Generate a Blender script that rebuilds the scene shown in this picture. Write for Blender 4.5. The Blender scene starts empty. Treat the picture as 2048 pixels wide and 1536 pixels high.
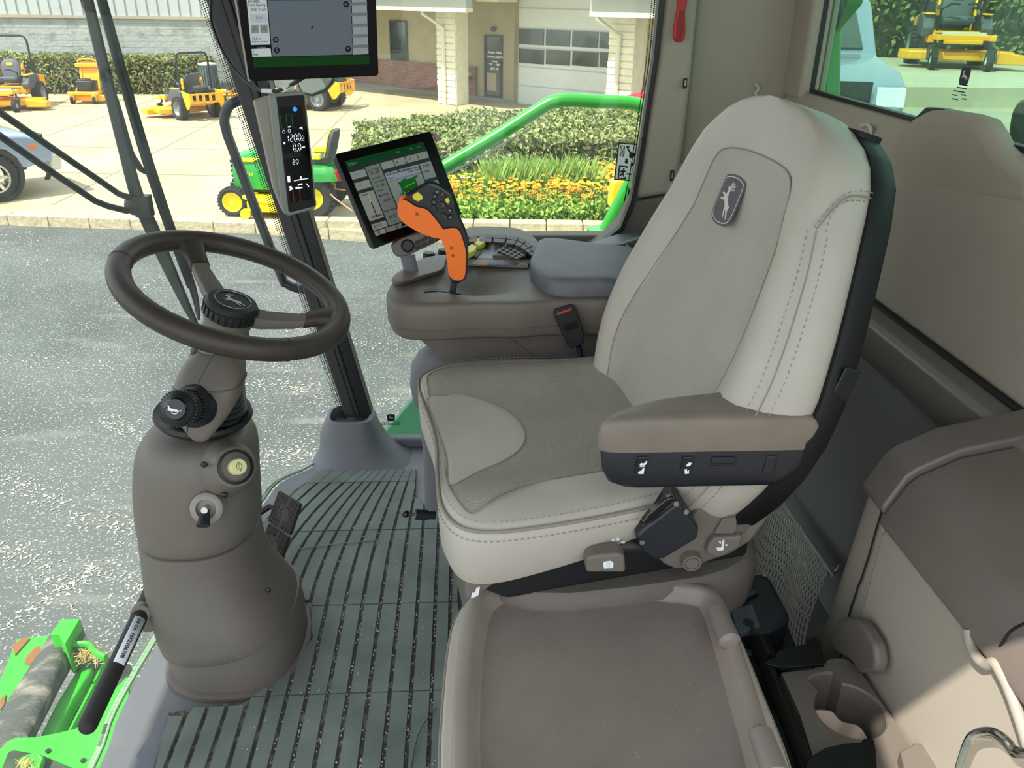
import bpy, math, random
from mathutils import Vector as V, Matrix, noise
random.seed(7)
S = bpy.context.scene; C = S.collection
# ---------------- camera ----------------
FPX = 1600.0
TH = math.radians(25.9); YAW = math.radians(-3.6); RO = math.radians(.83)
CAM = V((0, 0, 1.30))
Fd = V((-math.sin(YAW)*math.cos(TH), math.cos(YAW)*math.cos(TH), -math.sin(TH)))
_r = V((math.cos(YAW), math.sin(YAW), 0)); _u = _r.cross(Fd)
Rt = _r*math.cos(RO) + _u*math.sin(RO); Up = Rt.cross(Fd)
cd = bpy.data.cameras.new('camera'); cam = bpy.data.objects.new('camera', cd); C.objects.link(cam)
cam.matrix_world = Matrix(((Rt.x, Up.x, -Fd.x, CAM.x), (Rt.y, Up.y, -Fd.y, CAM.y), (Rt.z, Up.z, -Fd.z, CAM.z), (0, 0, 0, 1)))
cd.sensor_fit = 'HORIZONTAL'; cd.sensor_width = 36; cd.lens = 36*FPX/2048; cd.clip_start = .02; cd.clip_end = 500
S.camera = cam
# ---------------- light ----------------
S.view_settings.view_transform = 'Standard'; S.view_settings.look = 'None'; S.view_settings.gamma = 1
S.view_settings.use_curve_mapping = False
S.view_settings.exposure = 0.75
w = bpy.data.worlds.new('sky'); S.world = w; w.use_nodes = True
bg = w.node_tree.nodes['Background']
tc = w.node_tree.nodes.new('ShaderNodeTexCoord'); sx = w.node_tree.nodes.new('ShaderNodeSeparateXYZ')
cr = w.node_tree.nodes.new('ShaderNodeValToRGB')
w.node_tree.links.new(tc.outputs['Generated'], sx.inputs[0]); w.node_tree.links.new(sx.outputs['Z'], cr.inputs[0])
w.node_tree.links.new(cr.outputs[0], bg.inputs[0])
cr.color_ramp.elements[0].position = 0; cr.color_ramp.elements[0].color = (.90, .92, .92, 1)
cr.color_ramp.elements[1].position = .7; cr.color_ramp.elements[1].color = (.78, .85, .98, 1)
bg.inputs[1].default_value = 1.2
sd = bpy.data.lights.new('sun', 'SUN'); sun = bpy.data.objects.new('sun', sd); C.objects.link(sun)
SUN = V((-.42, -.30, .86)).normalized()
sun.rotation_euler = SUN.to_track_quat('Z', 'Y').to_euler(); sun.location = (0, 0, 9)
sd.energy = 4.4; sd.angle = math.radians(.6); sd.color = (1, .93, .82)
# ---------------- pixel rays to real planes ----------------
def ray(px, py): return Fd + Rt*((px-1024)/FPX) + Up*((768-py)/FPX)
def az(p, z): d = ray(*p); return CAM + d*((z-CAM.z)/d.z)
def ay(p, y): d = ray(*p); return CAM + d*(y/d.y)
def ax(p, x): d = ray(*p); return CAM + d*(x/d.x)
def apl(p, P, n): d = ray(*p); return CAM + d*((P-CAM).dot(n)/d.dot(n))
def azl(ps, z): return [az(p, z) for p in ps]
def ayl(ps, y): return [ay(p, y) for p in ps]
# ---------------- tagging ----------------
def new_empty(name, loc=(0, 0, 0), rz=0):
    o = bpy.data.objects.new(name, None); C.objects.link(o); o.location = loc; o.rotation_euler = (0, 0, rz)
    o.empty_display_size = .05; return o
def tag(o, label=None, cat=None, group=None, kind=None):
    if label: o['label'] = label
    if cat: o['category'] = cat
    if group: o['group'] = group
    if kind: o['kind'] = kind
    return o
def thing(name, label, cat, loc=(0, 0, 0), group=None): return tag(new_empty(name, loc), label, cat, group)
def origin(p):
    v = V((0, 0, 0))
    while p: v = v + p.location; p = p.parent
    return v
def copy_tree(o, parent=None):
    c = o.copy(); C.objects.link(c); c.parent = parent
    for ch in list(o.children): copy_tree(ch, c)
    return c
# ---------------- mesh collector ----------------
def spl(pts, k=6, closed=False):
    pts = [V(p) for p in pts]; n = len(pts); out = []
    rng = n if closed else n-1
    for i in range(rng):
        if closed: a, b, c, d = pts[i-1], pts[i], pts[(i+1) % n], pts[(i+2) % n]
        else: a, b, c, d = pts[max(i-1, 0)], pts[i], pts[i+1], pts[min(i+2, n-1)]
        for j in range(k):
            t = j/k
            out.append(.5*((2*b)+(c-a)*t+(2*a-5*b+4*c-d)*t*t+(3*b-a-3*c+d)*t**3))
    if not closed: out.append(pts[-1])
    return out
def frame(n, up=V((0, 0, 1))):
    n = n.normalized()
    if abs(n.dot(up)) > .97: up = V((0, 1, 0))
    a = up.cross(n).normalized(); return a, n.cross(a)
def ring(c, a, b, n=24, ph=0, sq=1.0):
    out = []
    for i in range(n):
        t = 2*math.pi*i/n+ph; x, y = math.cos(t), math.sin(t)
        if sq != 1: x = math.copysign(abs(x)**sq, x); y = math.copysign(abs(y)**sq, y)
        out.append(c + a*x + b*y)
    return out
class B:
    def __init__(s): s.v = []; s.f = []
    def add(s, vs, fs): k = len(s.v); s.v += [V(p) for p in vs]; s.f += [[i+k for i in f] for f in fs]; return s
    def loft(s, rings, cap0=True, cap1=True, closed=True):
        n = len(rings[0]); vs = [p for r in rings for p in r]; fs = []
        for i in range(len(rings)-1):
            for j in range(n if closed else n-1):
                k = (j+1) % n; fs.append([i*n+j, i*n+k, (i+1)*n+k, (i+1)*n+j])
        if cap0: fs.append(list(range(n))[::-1])
        if cap1: fs.append([(len(rings)-1)*n+j for j in range(n)])
        return s.add(vs, fs)
    def prism(s, poly, vec): poly = [V(p) for p in poly]; return s.loft([poly, [p+V(vec) for p in poly]])
    def box(s, c, sz, axs=None):
        c = V(c); a = axs or (V((1, 0, 0)), V((0, 1, 0)), V((0, 0, 1))); x, y, z = [a[i]*sz[i]/2 for i in range(3)]
        r = lambda q: [c-x-y+q, c+x-y+q, c+x+y+q, c-x+y+q]
        return s.loft([r(-z), r(z)])
    def tube(s, pts, r, n=10, closed=False, sm=0, ell=1.0, up=V((0, 0, 1))):
        pts = [V(p) for p in pts]
        if sm:
            if not isinstance(r, (int, float)):
                rr = [V((q, 0, 0)) for q in r]; r = [q.x for q in spl(rr, sm, closed)]
            pts = spl(pts, sm, closed)
        m = len(pts); rings = []; pa = None
        for i, p in enumerate(pts):
            if closed: d = pts[(i+1) % m]-pts[i-1]
            else: d = pts[min(i+1, m-1)]-pts[max(i-1, 0)]
            d = d.normalized() if d.length > 1e-9 else V((0, 0, 1))
            if pa is None: a, b = frame(d, up)
            else: b = d.cross(pa).normalized(); a = b.cross(d).normalized()
            pa = a; q = r if isinstance(r, (int, float)) else r[i]
            rings.append(ring(p, a*q, b*q*ell, n))
        if closed: rings.append(rings[0]); return s.loft(rings, False, False)
        return s.loft(rings)
    def lathe(s, o, axis, prof, n=32, cap0=True, cap1=True):
        axis = V(axis).normalized(); a, b = frame(axis)
        return s.loft([ring(V(o)+axis*h, a*max(r, 1e-5), b*max(r, 1e-5), n) for r, h in prof], cap0, cap1)
    def ball(s, c, r, n=12, axs=None):
        c = V(c); r = (r, r, r) if isinstance(r, (int, float)) else r
        a = axs or (V((1, 0, 0)), V((0, 1, 0)), V((0, 0, 1))); rings = []
        for i in range(n//2+1):
            t = math.pi*i/(n//2); q = max(math.sin(t), 1e-4)
            rings.append(ring(c-a[2]*r[2]*math.cos(t), a[0]*r[0]*q, a[1]*r[1]*q, n))
        return s.loft(rings)
    def grid(s, rows): return s.loft(rows, False, False, closed=False)
    def out(s, name, mat, parent=None, sm=40, bev=0, sub=0, solid=0, label=None, seg=2, kind=None):
        o0 = origin(parent) if parent else V((0, 0, 0))
        me = bpy.data.meshes.new(name); me.from_pydata([p-o0 for p in s.v], [], s.f); me.validate(); me.update()
        if mat: me.materials.append(mat)
        o = bpy.data.objects.new(name, me); C.objects.link(o)
        if parent: o.parent = parent
        import bmesh
        bm = bmesh.new(); bm.from_mesh(me); bmesh.ops.remove_doubles(bm, verts=bm.verts, dist=1e-6) if len(s.v) < 20000 else None
        bmesh.ops.recalc_face_normals(bm, faces=bm.faces) if not getattr(s, 'noflip', False) else None
        bm.to_mesh(me); bm.free()
        if sm:
            me.shade_smooth()
            if not (sub or bev): me.set_sharp_from_angle(angle=math.radians(sm))
        if solid:
            m = o.modifiers.new('thick', 'SOLIDIFY'); m.thickness = solid; m.offset = -1
        if bev:
            m = o.modifiers.new('bevel', 'BEVEL'); m.width = bev; m.segments = seg; m.limit_method = 'ANGLE'; m.angle_limit = math.radians(32); m.harden_normals = True
        if sub:
            m = o.modifiers.new('sub', 'SUBSURF'); m.levels = sub; m.render_levels = sub
        if label: o['label'] = label
        if kind: o['kind'] = kind
        return o
def txt(s, o, xd, yd, size, name, mat, parent, align='LEFT', bold=0, th=.0004):
    """text lying on a surface at o, reading along xd"""
    cu = bpy.data.curves.new(name or 'txt', 'FONT'); cu.body = s; cu.size = size; cu.extrude = th/2; cu.align_x = align; cu.offset = bold
    t = bpy.data.objects.new('t', cu); C.objects.link(t)
    bpy.context.view_layer.update()
    me = bpy.data.meshes.new_from_object(t.evaluated_get(bpy.context.evaluated_depsgraph_get()))
    bpy.data.objects.remove(t)
    xd = xd.normalized(); n = xd.cross(yd).normalized(); yd = n.cross(xd)
    b = B(); b.add([o+xd*v.co.x+yd*v.co.y+n*v.co.z for v in me.vertices], [list(p.vertices) for p in me.polygons])
    bpy.data.meshes.remove(me)
    if name is None: return b
    return b
def txto(s, o, xd, yd, size, name, mat, parent, **k): return txt(s, o, xd, yd, size, name, mat, parent, **k).out(name, mat, parent, sm=0)
# ---------------- materials ----------------
def lin(h):
    if isinstance(h, str):
        c = [int(h[i:i+2], 16)/255 for i in (0, 2, 4)]; return tuple(((x+.055)/1.055)**2.4 if x > .04045 else x/12.92 for x in c)+(1,)
    return tuple(h)+(1,)
def M(name, col, rough=.6, metal=0, bump=0, bs=300, var=0, vs=6, col2=None, coat=0, spec=.5, emit=0, detail=3, kind='noise', thr=None, sc=(1, 1, 1), sheen=0):
    m = bpy.data.materials.new(name); m.use_nodes = True; nt = m.node_tree; N = nt.nodes; L = nt.links
    p = N['Principled BSDF']; c = lin(col); p.inputs['Base Color'].default_value = c
    p.inputs['Roughness'].default_value = rough; p.inputs['Metallic'].default_value = metal
    p.inputs['Specular IOR Level'].default_value = spec
    if coat: p.inputs['Coat Weight'].default_value = coat; p.inputs['Coat Roughness'].default_value = .08
    if emit: p.inputs['Emission Color'].default_value = c; p.inputs['Emission Strength'].default_value = emit
    t = N.new('ShaderNodeTexCoord'); mp = N.new('ShaderNodeMapping'); L.new(t.outputs['Object'], mp.inputs[0]); mp.inputs['Scale'].default_value = sc
    if var or col2:
        n = N.new('ShaderNodeTexNoise'); n.inputs['Scale'].default_value = vs; n.inputs['Detail'].default_value = detail; L.new(mp.outputs[0], n.inputs['Vector'])
        r = N.new('ShaderNodeValToRGB'); L.new(n.outputs['Fac'], r.inputs[0]); e = r.color_ramp.elements
        lo, hi = thr or (.35, .65); e[0].position = lo; e[1].position = hi
        if col2: e[0].color = c; e[1].color = lin(col2)
        else:
            e[0].color = tuple(x*(1-var) for x in c[:3])+(1,); e[1].color = tuple(min(1, x*(1+var)) for x in c[:3])+(1,)
        L.new(r.outputs[0], p.inputs['Base Color'])
    if bump:
        if kind == 'vor': n = N.new('ShaderNodeTexVoronoi'); n.inputs['Scale'].default_value = bs; o = n.outputs['Distance']
        else: n = N.new('ShaderNodeTexNoise'); n.inputs['Scale'].default_value = bs; n.inputs['Detail'].default_value = 2; o = n.outputs['Fac']
        L.new(mp.outputs[0], n.inputs['Vector']); b = N.new('ShaderNodeBump'); b.inputs['Strength'].default_value = bump; b.inputs['Distance'].default_value = .001 if bs > 60 else .02
        L.new(o, b.inputs['Height']); L.new(b.outputs[0], p.inputs['Normal'])
    return m
def glassmat(name, tint, refl=.06, dirt=0, rough=0.0, dcol=(.75, .8, .75), ds=60):
    m = bpy.data.materials.new(name); m.use_nodes = True; nt = m.node_tree; N = nt.nodes; L = nt.links
    N.remove(N['Principled BSDF']); out = N['Material Output']
    tr = N.new('ShaderNodeBsdfTransparent'); tr.inputs[0].default_value = tuple(tint)+(1,)
    gl = N.new('ShaderNodeBsdfGlossy'); gl.inputs['Roughness'].default_value = rough; gl.inputs[0].default_value = (.9, 1, .95, 1)
    fr = N.new('ShaderNodeFresnel'); ge = N.new('ShaderNodeNewGeometry'); mm = N.new('ShaderNodeMath'); mm.operation = 'MULTIPLY_ADD'
    mm.inputs[1].default_value = 1/1.28-1.28; mm.inputs[2].default_value = 1.28; L.new(ge.outputs['Backfacing'], mm.inputs[0]); L.new(mm.outputs[0], fr.inputs[0])
    mx = N.new('ShaderNodeMixShader'); L.new(fr.outputs[0], mx.inputs[0]); L.new(tr.outputs[0], mx.inputs[1]); L.new(gl.outputs[0], mx.inputs[2])
    last = mx.outputs[0]
    if dirt:
        t = N.new('ShaderNodeTexCoord'); n = N.new('ShaderNodeTexNoise'); n.inputs['Scale'].default_value = ds; n.inputs['Detail'].default_value = 6
        L.new(t.outputs['Object'], n.inputs['Vector']); r = N.new('ShaderNodeValToRGB'); L.new(n.outputs['Fac'], r.inputs[0])
        e = r.color_ramp.elements; e[0].position = .3; e[0].color = (dirt*.6,)*3+(1,); e[1].position = .8; e[1].color = (min(1, dirt*1.6),)*3+(1,)
        df = N.new('ShaderNodeBsdfTranslucent'); df.inputs[0].default_value = tuple(dcol)+(1,)
        d2 = N.new('ShaderNodeBsdfDiffuse'); d2.inputs[0].default_value = tuple(dcol)+(1,)
        ad = N.new('ShaderNodeMixShader'); L.new(df.outputs[0], ad.inputs[1]); L.new(d2.outputs[0], ad.inputs[2])
        m2 = N.new('ShaderNodeMixShader'); L.new(r.outputs[0], m2.inputs[0]); L.new(last, m2.inputs[1]); L.new(ad.outputs[0], m2.inputs[2]); last = m2.outputs[0]
    L.new(last, out.inputs['Surface']); return m
leather = M('leather', 'b6b0a5', .5, bump=.35, bs=420, var=.04, vs=9)
leather_seam = M('leather_seam', '8f8a7e', .7)
fabric = M('seat_fabric', 'a19c91', .85, bump=.9, bs=520, kind='vor', var=.06, vs=7)
perf = M('perforated_leather', 'aca79d', .6, bump=.9, bs=430, kind='vor', var=.05, vs=5)
plas = M('brown_plastic', '6e675f', .5, bump=.25, bs=700, var=.03, vs=8)
plas_d = M('dark_brown_plastic', '635b54', .5, bump=.25, bs=700, var=.04, vs=10)
hilite_m = M('edge_hilite', 'a8a49b', .5, bump=.2, bs=700)
plas_g = M('grey_plastic', '707277', .55, bump=.2, bs=600)
head = M('headliner', 'aba192', .85, bump=.5, bs=500, var=.04, vs=4)
tray_m = M('tray_plastic', '998c83', .45, bump=.2, bs=700, var=.05, vs=12)
rubber = M('rubber_mat', '717a73', .7, bump=.3, bs=300, var=.18, vs=9)
groove = M('mat_groove', '4a4741', .85, col2='857f70', vs=60, thr=(.5, .68))
blk = M('black_plastic', '1b1e20', .45, bump=.15, bs=500)
blk_g = M('gloss_black', '0c0d0e', .2, coat=.3)
blk_b = M('blue_black_plastic', '20242b', .38, bump=.1, bs=500)
blk_m = M('black_metal', '131313', .35, metal=.3)
steel = M('steel', 'b5b5b0', .3, metal=.9)
chrome = M('chrome', 'd8dad2', .16, metal=1, bump=.1, bs=30)
wheelm = M('wheel_leather', '3a322c', .45, bump=.3, bs=450, var=.08, vs=14)
orange = M('orange_grip', 'ff7818', .45, bump=.08, bs=600)
yel_b = M('yellow_button', 'e8d64a', .4)
cream = M('cream_button', 'd9d6a0', .45)
white = M('white_mark', 'e8ecf2', .5)
whitel = M('white_lcd', 'dfe2f0', .5, emit=.55)
lab = M('white_label', 'd9dde0', .5)
redm = M('red_plastic', 'b3141c', .4)
jd = M('green_paint', '1e9a26', .35, coat=.3, var=.06, vs=5)
jdd = M('worn_green_paint', '35b52c', .5, var=.12, vs=9, bump=.1, bs=90)
yel = M('yellow_paint', 'f2d416', .4, coat=.2)
mow = M('mower_yellow', 'f7b00a', .4, coat=.2)
tyre = M('tyre_rubber', '2c2c2b', .85, bump=.4, bs=60)

def translucent_mat(name, col):
    m = bpy.data.materials.new(name); m.use_nodes = True; nt = m.node_tree; N = nt.nodes; L = nt.links
    N.remove(N['Principled BSDF']); a = N.new('ShaderNodeBsdfTranslucent'); b = N.new('ShaderNodeBsdfDiffuse'); a.inputs[0].default_value = b.inputs[0].default_value = lin(col)
    x = N.new('ShaderNodeMixShader'); x.inputs[0].default_value = .5; L.new(a.outputs[0], x.inputs[1]); L.new(b.outputs[0], x.inputs[2]); L.new(x.outputs[0], N['Material Output'].inputs[0]); return m
# ================= CAB SHELL =================
X1, Y1, Z1 = V((1, 0, 0)), V((0, 1, 0)), V((0, 0, 1))
def struct(b, name, mat, **k): return b.out(name, mat, None, kind='structure', **k)
cab_glass = glassmat('green_tint_glass', (.93, .97, .94), dirt=.03)
shield_glass = glassmat('windshield_glass', (.92, .97, .94), dirt=.065, ds=25)
rear_glass = glassmat('rear_tint_glass', (.62, .80, .70), dirt=.06, dcol=(.4, .62, .5), ds=12)
# floor slab, its front edge follows the windshield
fedge = [(-.70, .2), (-.715, .7), az((195, 1536), 0)[:2], az((240, 1420), 0)[:2], az((330, 1262), 0)[:2], (-.665, 1.62), az((520, 1015), 0)[:2], az((560, 965), 0)[:2], (-.47, 2.12), (-.40, 2.26)]
fedge = spl([V((p[0], p[1], 0)) for p in fedge], 4)
fl = fedge + [V((.9, 2.26, 0)), V((.9, .2, 0))]
struct(B().prism([p+V((0, 0, -.06)) for p in fl], (0, 0, .06)), 'floor', M('floor_plastic', '717378', .5, bump=.2, bs=600, col2='93897e', vs=3.5, thr=(.52, .72), detail=5), bev=.006)
# windshield: tall curved pane bulging forward
def wsx(y, z):
    pts = [p for p in fedge]
    x = pts[0].x
    for a, b in zip(pts, pts[1:]):
        if a.y <= y <= b.y and b.y > a.y: x = a.x+(b.x-a.x)*(y-a.y)/(b.y-a.y)
    zz = max(z, 0)/1.3
    return x-.012-.19*zz-.05*math.sin(min(zz, 1.35)/1.35*math.pi)*min(1, (2.2-y)*2.5 if y < 2.2 else 0)
rows = [[V((wsx(y, z), y, z)) for y in [.22+.09*i for i in range(23)]] for z in [-.05+.1*i for i in range(19)]]
g = B().grid(rows); g.noflip = True
struct(g, 'window_1', shield_glass)
def onshield(p, off=0):
    d = ray(*p); t = .5
    while t < 3.5:
        q = CAM+d*t
        if q.y > 2.2 or q.x < wsx(q.y, q.z)-off: return q
        t += .004
    return q
# pale toothed edge of the windshield seal along the floor
ed = B().tube([p+V((-.008, 0, .001)) for p in fedge[2:-3]], .0032, 8)
for i in range(len(fedge)-8):
    for j in range(14):
        p = fedge[i+2].lerp(fedge[i+3], j/14); ed.box(p+V((-.012, 0, .0)), (.015, .003, .002))
struct(ed, 'trim_2', M('seal_edge', '8fb08c', .6))
# right side glass
struct(B().prism([V((-.42, 2.262, 0)), V((-.66, 2.262, 1.78)), V((.62, 2.262, 1.78)), V((.62, 2.262, 0))], (0, .006, 0)), 'window_2', cab_glass, sm=0)
# front corner post
apost = thing('corner_post', 'dark grey slanting cab corner post rising from the floor boot behind the steering wheel', 'post', (-.36, 2.2, .05))
dirp = ay((390, -60), 2.2)-ay((690, 835), 2.2); dirp = dirp/dirp.z
def up_to(p, z): return p+dirp*(z-p.z)
a, b, c2, d = ay((640, 680), 2.2), ay((687, 680), 2.2), ay((722, 835), 2.2), ay((690, 835), 2.2)
e1, e2, e3 = ay((690, 835), 2.2), ay((722, 835), 2.2), ay((745, 835), 2.2)
pp = M('post_plastic', '3a3a39', .5, bump=.2, bs=500)
t1, t2, t3 = up_to(e1, 1.74), ay((442, -60), 2.2), ay((468, -60), 2.2)
t2 = t2+(t2-e2)*((1.74-t2.z)/(t2.z-e2.z)); t3 = t3+(t3-e3)*((1.74-t3.z)/(t3.z-e3.z))
B().prism([e1, e2, t2, t1], (0, .06, 0)).out('post_cover', pp, apost, bev=.008)
B().prism([e2, e3, t3, t2], (0, .05, 0)).out('rubber_seal', blk, apost, bev=.004, label='black rubber seal')
fb = B()
for k in range(300):
    z = .10+k*.0055
    for j in range(4):
        r = .0030-.0004*j; c = up_to(e1, z)+V((-.004-j*.0062, .03, .0027 if j % 2 else 0))
        fb.add([c+V((math.cos(a)*r, 0, math.sin(a)*r)) for a in [i*math.pi/3 for i in range(6)]], [list(range(6))])
struct(fb, 'trim_1', blk, sm=0)
q = [(e1+e2)/2+V((.008, -.001, 0)), (t1+t2)/2+V((.008, -.001, 0))]
B().tube(q, .0015, 6).out('seam_bead', blk, apost)
bt = B().loft([ring(V((x, y, z)), V((rx, 0, 0)), V((0, ry, 0)), 32, 0, s_) for x, y, z, rx, ry, s_ in
    [(-.325, 2.165, -.002, .155, .13, .85), (-.335, 2.18, .012, .132, .11, .85), (-.35, 2.19, .04, .106, .095, .8), (-.362, 2.2, .08, .092, .083, .7), (-.36, 2.205, .115, .078, .07, .62), (-.36, 2.205, .13, .071, .064, .6), (-.36, 2.205, .133, .06, .055, .6), (-.36, 2.205, .10, .055, .05, .6)]])
bt.out('post_boot', plas_g, apost, label='grey flared plastic boot')
# sill under the right glass and far floor upstand
struct(B().box((-.0, 2.235, .015), (.85, .04, .035)).box((.3, 2.235, .03), (.7, .05, .06)), 'trim_3', plas_g, bev=.01)
# rear right pillar
bl = [(1333, -40), (1316, 120), (1298, 235), (1284, 330), (1268, 402)]; br = [(1352, 388), (1368, 300), (1384, 160), (1402, -40)]
def pil(z0=None):
    ps = [ay(p, 2.13) for p in bl+br]; return ps
ps = pil(); top = [ps[0]+(ps[0]-ps[1])*1.9, ps[-1]+(ps[-1]-ps[-2])*1.9]; top[0].y = top[1].y = 2.13
struct(B().prism([top[0]]+ps+[top[1]], (0, .11, 0)), 'trim_4', M('post_trim_beige', 'a89e90', .6, bump=.4, bs=500), bev=.018)
lo = [(1268, 402), (1352, 388), (1420, 380), (1440, 470), (1300, 500), (1165, 512), (1180, 497), (1215, 480), (1245, 450), (1262, 420)]
struct(B().prism([ay(p, 2.14) for p in lo], (0, .1, 0)), 'trim_5', plas, bev=.012)
struct(B().prism([ay(p, 2.125) for p in [(1322, -40), (1307, 120), (1290, 235), (1276, 330), (1262, 402), (1241, 455), (1205, 485), (1178, 500), (1180, 506), (1212, 490), (1248, 461), (1270, 404), (1284, 331), (1297, 236), (1315, 120), (1334, -40)]], (0, .03, 0)), 'trim_6', blk)
fb = B()
edge = spl([ay(p, 2.245) for p in [(1322, -40), (1307, 120), (1290, 235), (1276, 330), (1262, 402)]], 40)
for k, p in enumerate(edge):
    for j in range(3):
        r = .0028-.0005*j; c = p+V((-.004-j*.0075, 0, (.003 if j % 2 else 0)))
        fb.add([c+V((math.cos(a)*r, 0, math.sin(a)*r)) for a in [i*math.pi/3 for i in range(6)]], [list(range(6))])
struct(fb, 'trim_7', blk, sm=0)
# right wall behind the pillar and rear wall
struct(B().box((.76, 2.24, 1.25), (.34, .05, 1.1)), 'wall_right', head, bev=.02)
struct(B().box((.45, 2.24, .36), (.90, .06, .66)), 'trim_8', plas, bev=.01)
rw = B().box((.885, 2.165, 1.42), (.07, .13, .7)).box((.885, .95, 1.73), (.07, 2.5, .1))
rw.loft([[V((x, y, z)) for x, z in [(.93, .735), (.845, .74), (.838, .85), (.835, .95), (.842, 1.05), (.865, 1.088), (.93, 1.092)]] for y in [-.05+.15*i for i in range(16)]])
struct(rw, 'wall_rear', head, bev=.012)
hump = [(1752, 330), (1778, 302), (1800, 262), (1815, 238), (1845, 221), (1875, 219), (1930, 228), (1955, 236), (1972, 262), (1985, 290), (2020, 322), (2060, 350), (2060, 420), (1780, 380)]
struct(B().prism([ax(p, .838) for p in hump], (.05, 0, 0)), 'trim_9', head, bev=.02, seg=3)
struct(B().prism([ax(p, .872) for p in [(1800, 262), (1850, 214), (1880, 216), (1950, 232), (1985, 252), (2003, 285), (2025, 300), (2060, 312), (2060, 350), (1780, 330)]], (.02, 0, 0)), 'trim_10', blk_b, bev=.004)
struct(B().prism([V((.898, 2.1, 1.06)), V((.898, 2.1, 1.7)), V((.898, 0, 1.7)), V((.898, 0, 1.06))], (.005, 0, 0)), 'window_3', rear_glass, sm=0)
# black seal round the rear glass opening
struct(B().box((.882, 1.05, 1.092), (.012, 2.15, .010)).box((.882, 2.103, 1.4), (.012, .010, .62)), 'trim_11', blk)
band = B().loft([[V((x, y, z)) for x, z in [(.93, .742), (.80, .738), (.788, .728), (.783, .70), (.795, .655), (.80, .650), (.93, .65)]] for y in [-.05+.15*i for i in range(16)]])
struct(band, 'trim_12', M('bulkhead_band', '757069', .38, bump=.1, bs=500), bev=.004)
struct(B().box((.842, 1.1, .741), (.02, 2.3, .006)), 'trim_13', blk)
low = B().loft([[V((x, y, z)) for x, z in [(.93, .652), (.812, .652), (.806, .644), (.812, .60), (.83, .3), (.84, .0), (.93, 0)]] for y in [-.05+.15*i for i in range(16)]])
struct(low, 'trim_14', M('bulkhead_lower', '7f807c', .55, bump=.1, bs=500), bev=.003)
# unseen roof, front overhang and left notch shaped to steer the sun, rear shell outside
rp = [V((-1.50, .0, 1.76)), V((-1.50, 2.42, 1.76)), V((1.05, 2.42, 1.76)), V((1.05, .02, 1.76)), V((.45, .15, 1.76)), V((.13, .25, 1.76)), V((-.14, .33, 1.76)), V((-.20, .0, 1.76))]
struct(B().prism(rp, (0, 0, .12)), 'ceiling', head, bev=.02)
# ribbed floor mat
matt = thing('floor_mat', 'grey green ribbed rubber mat covering the cab floor around the steering column', 'mat', (-.3, 1.5, .0))
mo = [az(p, .004) for p in [(318, 1536), (328, 1490), (352, 1412), (378, 1403), (430, 1402)]]
outl = [V((-.545, .25, .004)), V((-.545, 1.03, .004)), V((-.585, 1.045, .004)), V((-.60, 1.18, .004)), V((-.54, 1.19, .004)), V((-.45, 1.205, .004)), V((-.38, 1.28, .004)), V((-.35, 1.37, .004)), V((-.37, 1.47, .004)), V((-.42, 1.55, .004)),
        V((-.56, 1.62, .004)), V((-.565, 1.80, .004)), V((-.50, 1.97, .004)), V((-.44, 2.07, .004)), V((-.40, 2.085, .004)), V((-.30, 2.07, .004)), V((-.20, 2.075, .004)), V((-.155, 2.07, .004)), V((-.15, 1.93, .004)), V((-.10, 1.84, .004)), V((-.03, 1.80, .004)), V((-.02, 1.2, .004)), V((-.02, .25, .004))]
B().prism(outl, (0, 0, .005)).out('mat_base', groove, matt)
gx = [-.525, -.487, -.449, -.411, -.373, -.333, -.291, -.25, -.208, -.165, -.122, -.08, -.045]
def inside(p):
    c = False; j = len(outl)-1
    for i in range(len(outl)):
        a, b = outl[i], outl[j]
        if (a.y > p[1]) != (b.y > p[1]) and p[0] < (b.x-a.x)*(p[1]-a.y)/(b.y-a.y)+a.x: c = not c
        j = i
    return c
rb = B()
cross = [.28, .62, .94, 1.21, 1.475, 1.765, 2.00]
def bend(x, y): return x+(max(0, y-1.5)**2)*.5*max(0, min(1, (-x-.12)/.35))
xs = [-.66, -.60, -.563]+gx+[-.018]
for i in range(len(xs)-1):
    for k, (ya, yb) in enumerate(zip(cross, cross[1:]+[2.09])):
        n = max(2, int((yb-ya)/.02)); run = []
        lastrow = ya >= 2.0
        for j in range(n+1):
            y = ya+.0018+(yb-ya-.0036)*j/n; g_ = 0 if lastrow else .0035
            xl, xr = bend(xs[i]+g_, y), bend(xs[i+1]-g_, y)
            while xl < xr and not inside((xl, y)): xl += .003
            while xr > xl and not inside((xr, y)): xr -= .003
            if xr-xl > .006: run.append((xl, xr, y))
            elif run:
                if len(run) > 1: rb.loft([[V((a, y_, .008)), V((a+.001, y_, .0145)), V((b_-.001, y_, .0145)), V((b_, y_, .008))] for a, b_, y_ in run])
                run = []
        if len(run) > 1: rb.loft([[V((a, y_, .008)), V((a+.001, y_, .0145)), V((b_-.001, y_, .0145)), V((b_, y_, .008))] for a, b_, y_ in run])
rb.out('ribbed_surface', rubber, matt, sm=20)
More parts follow.
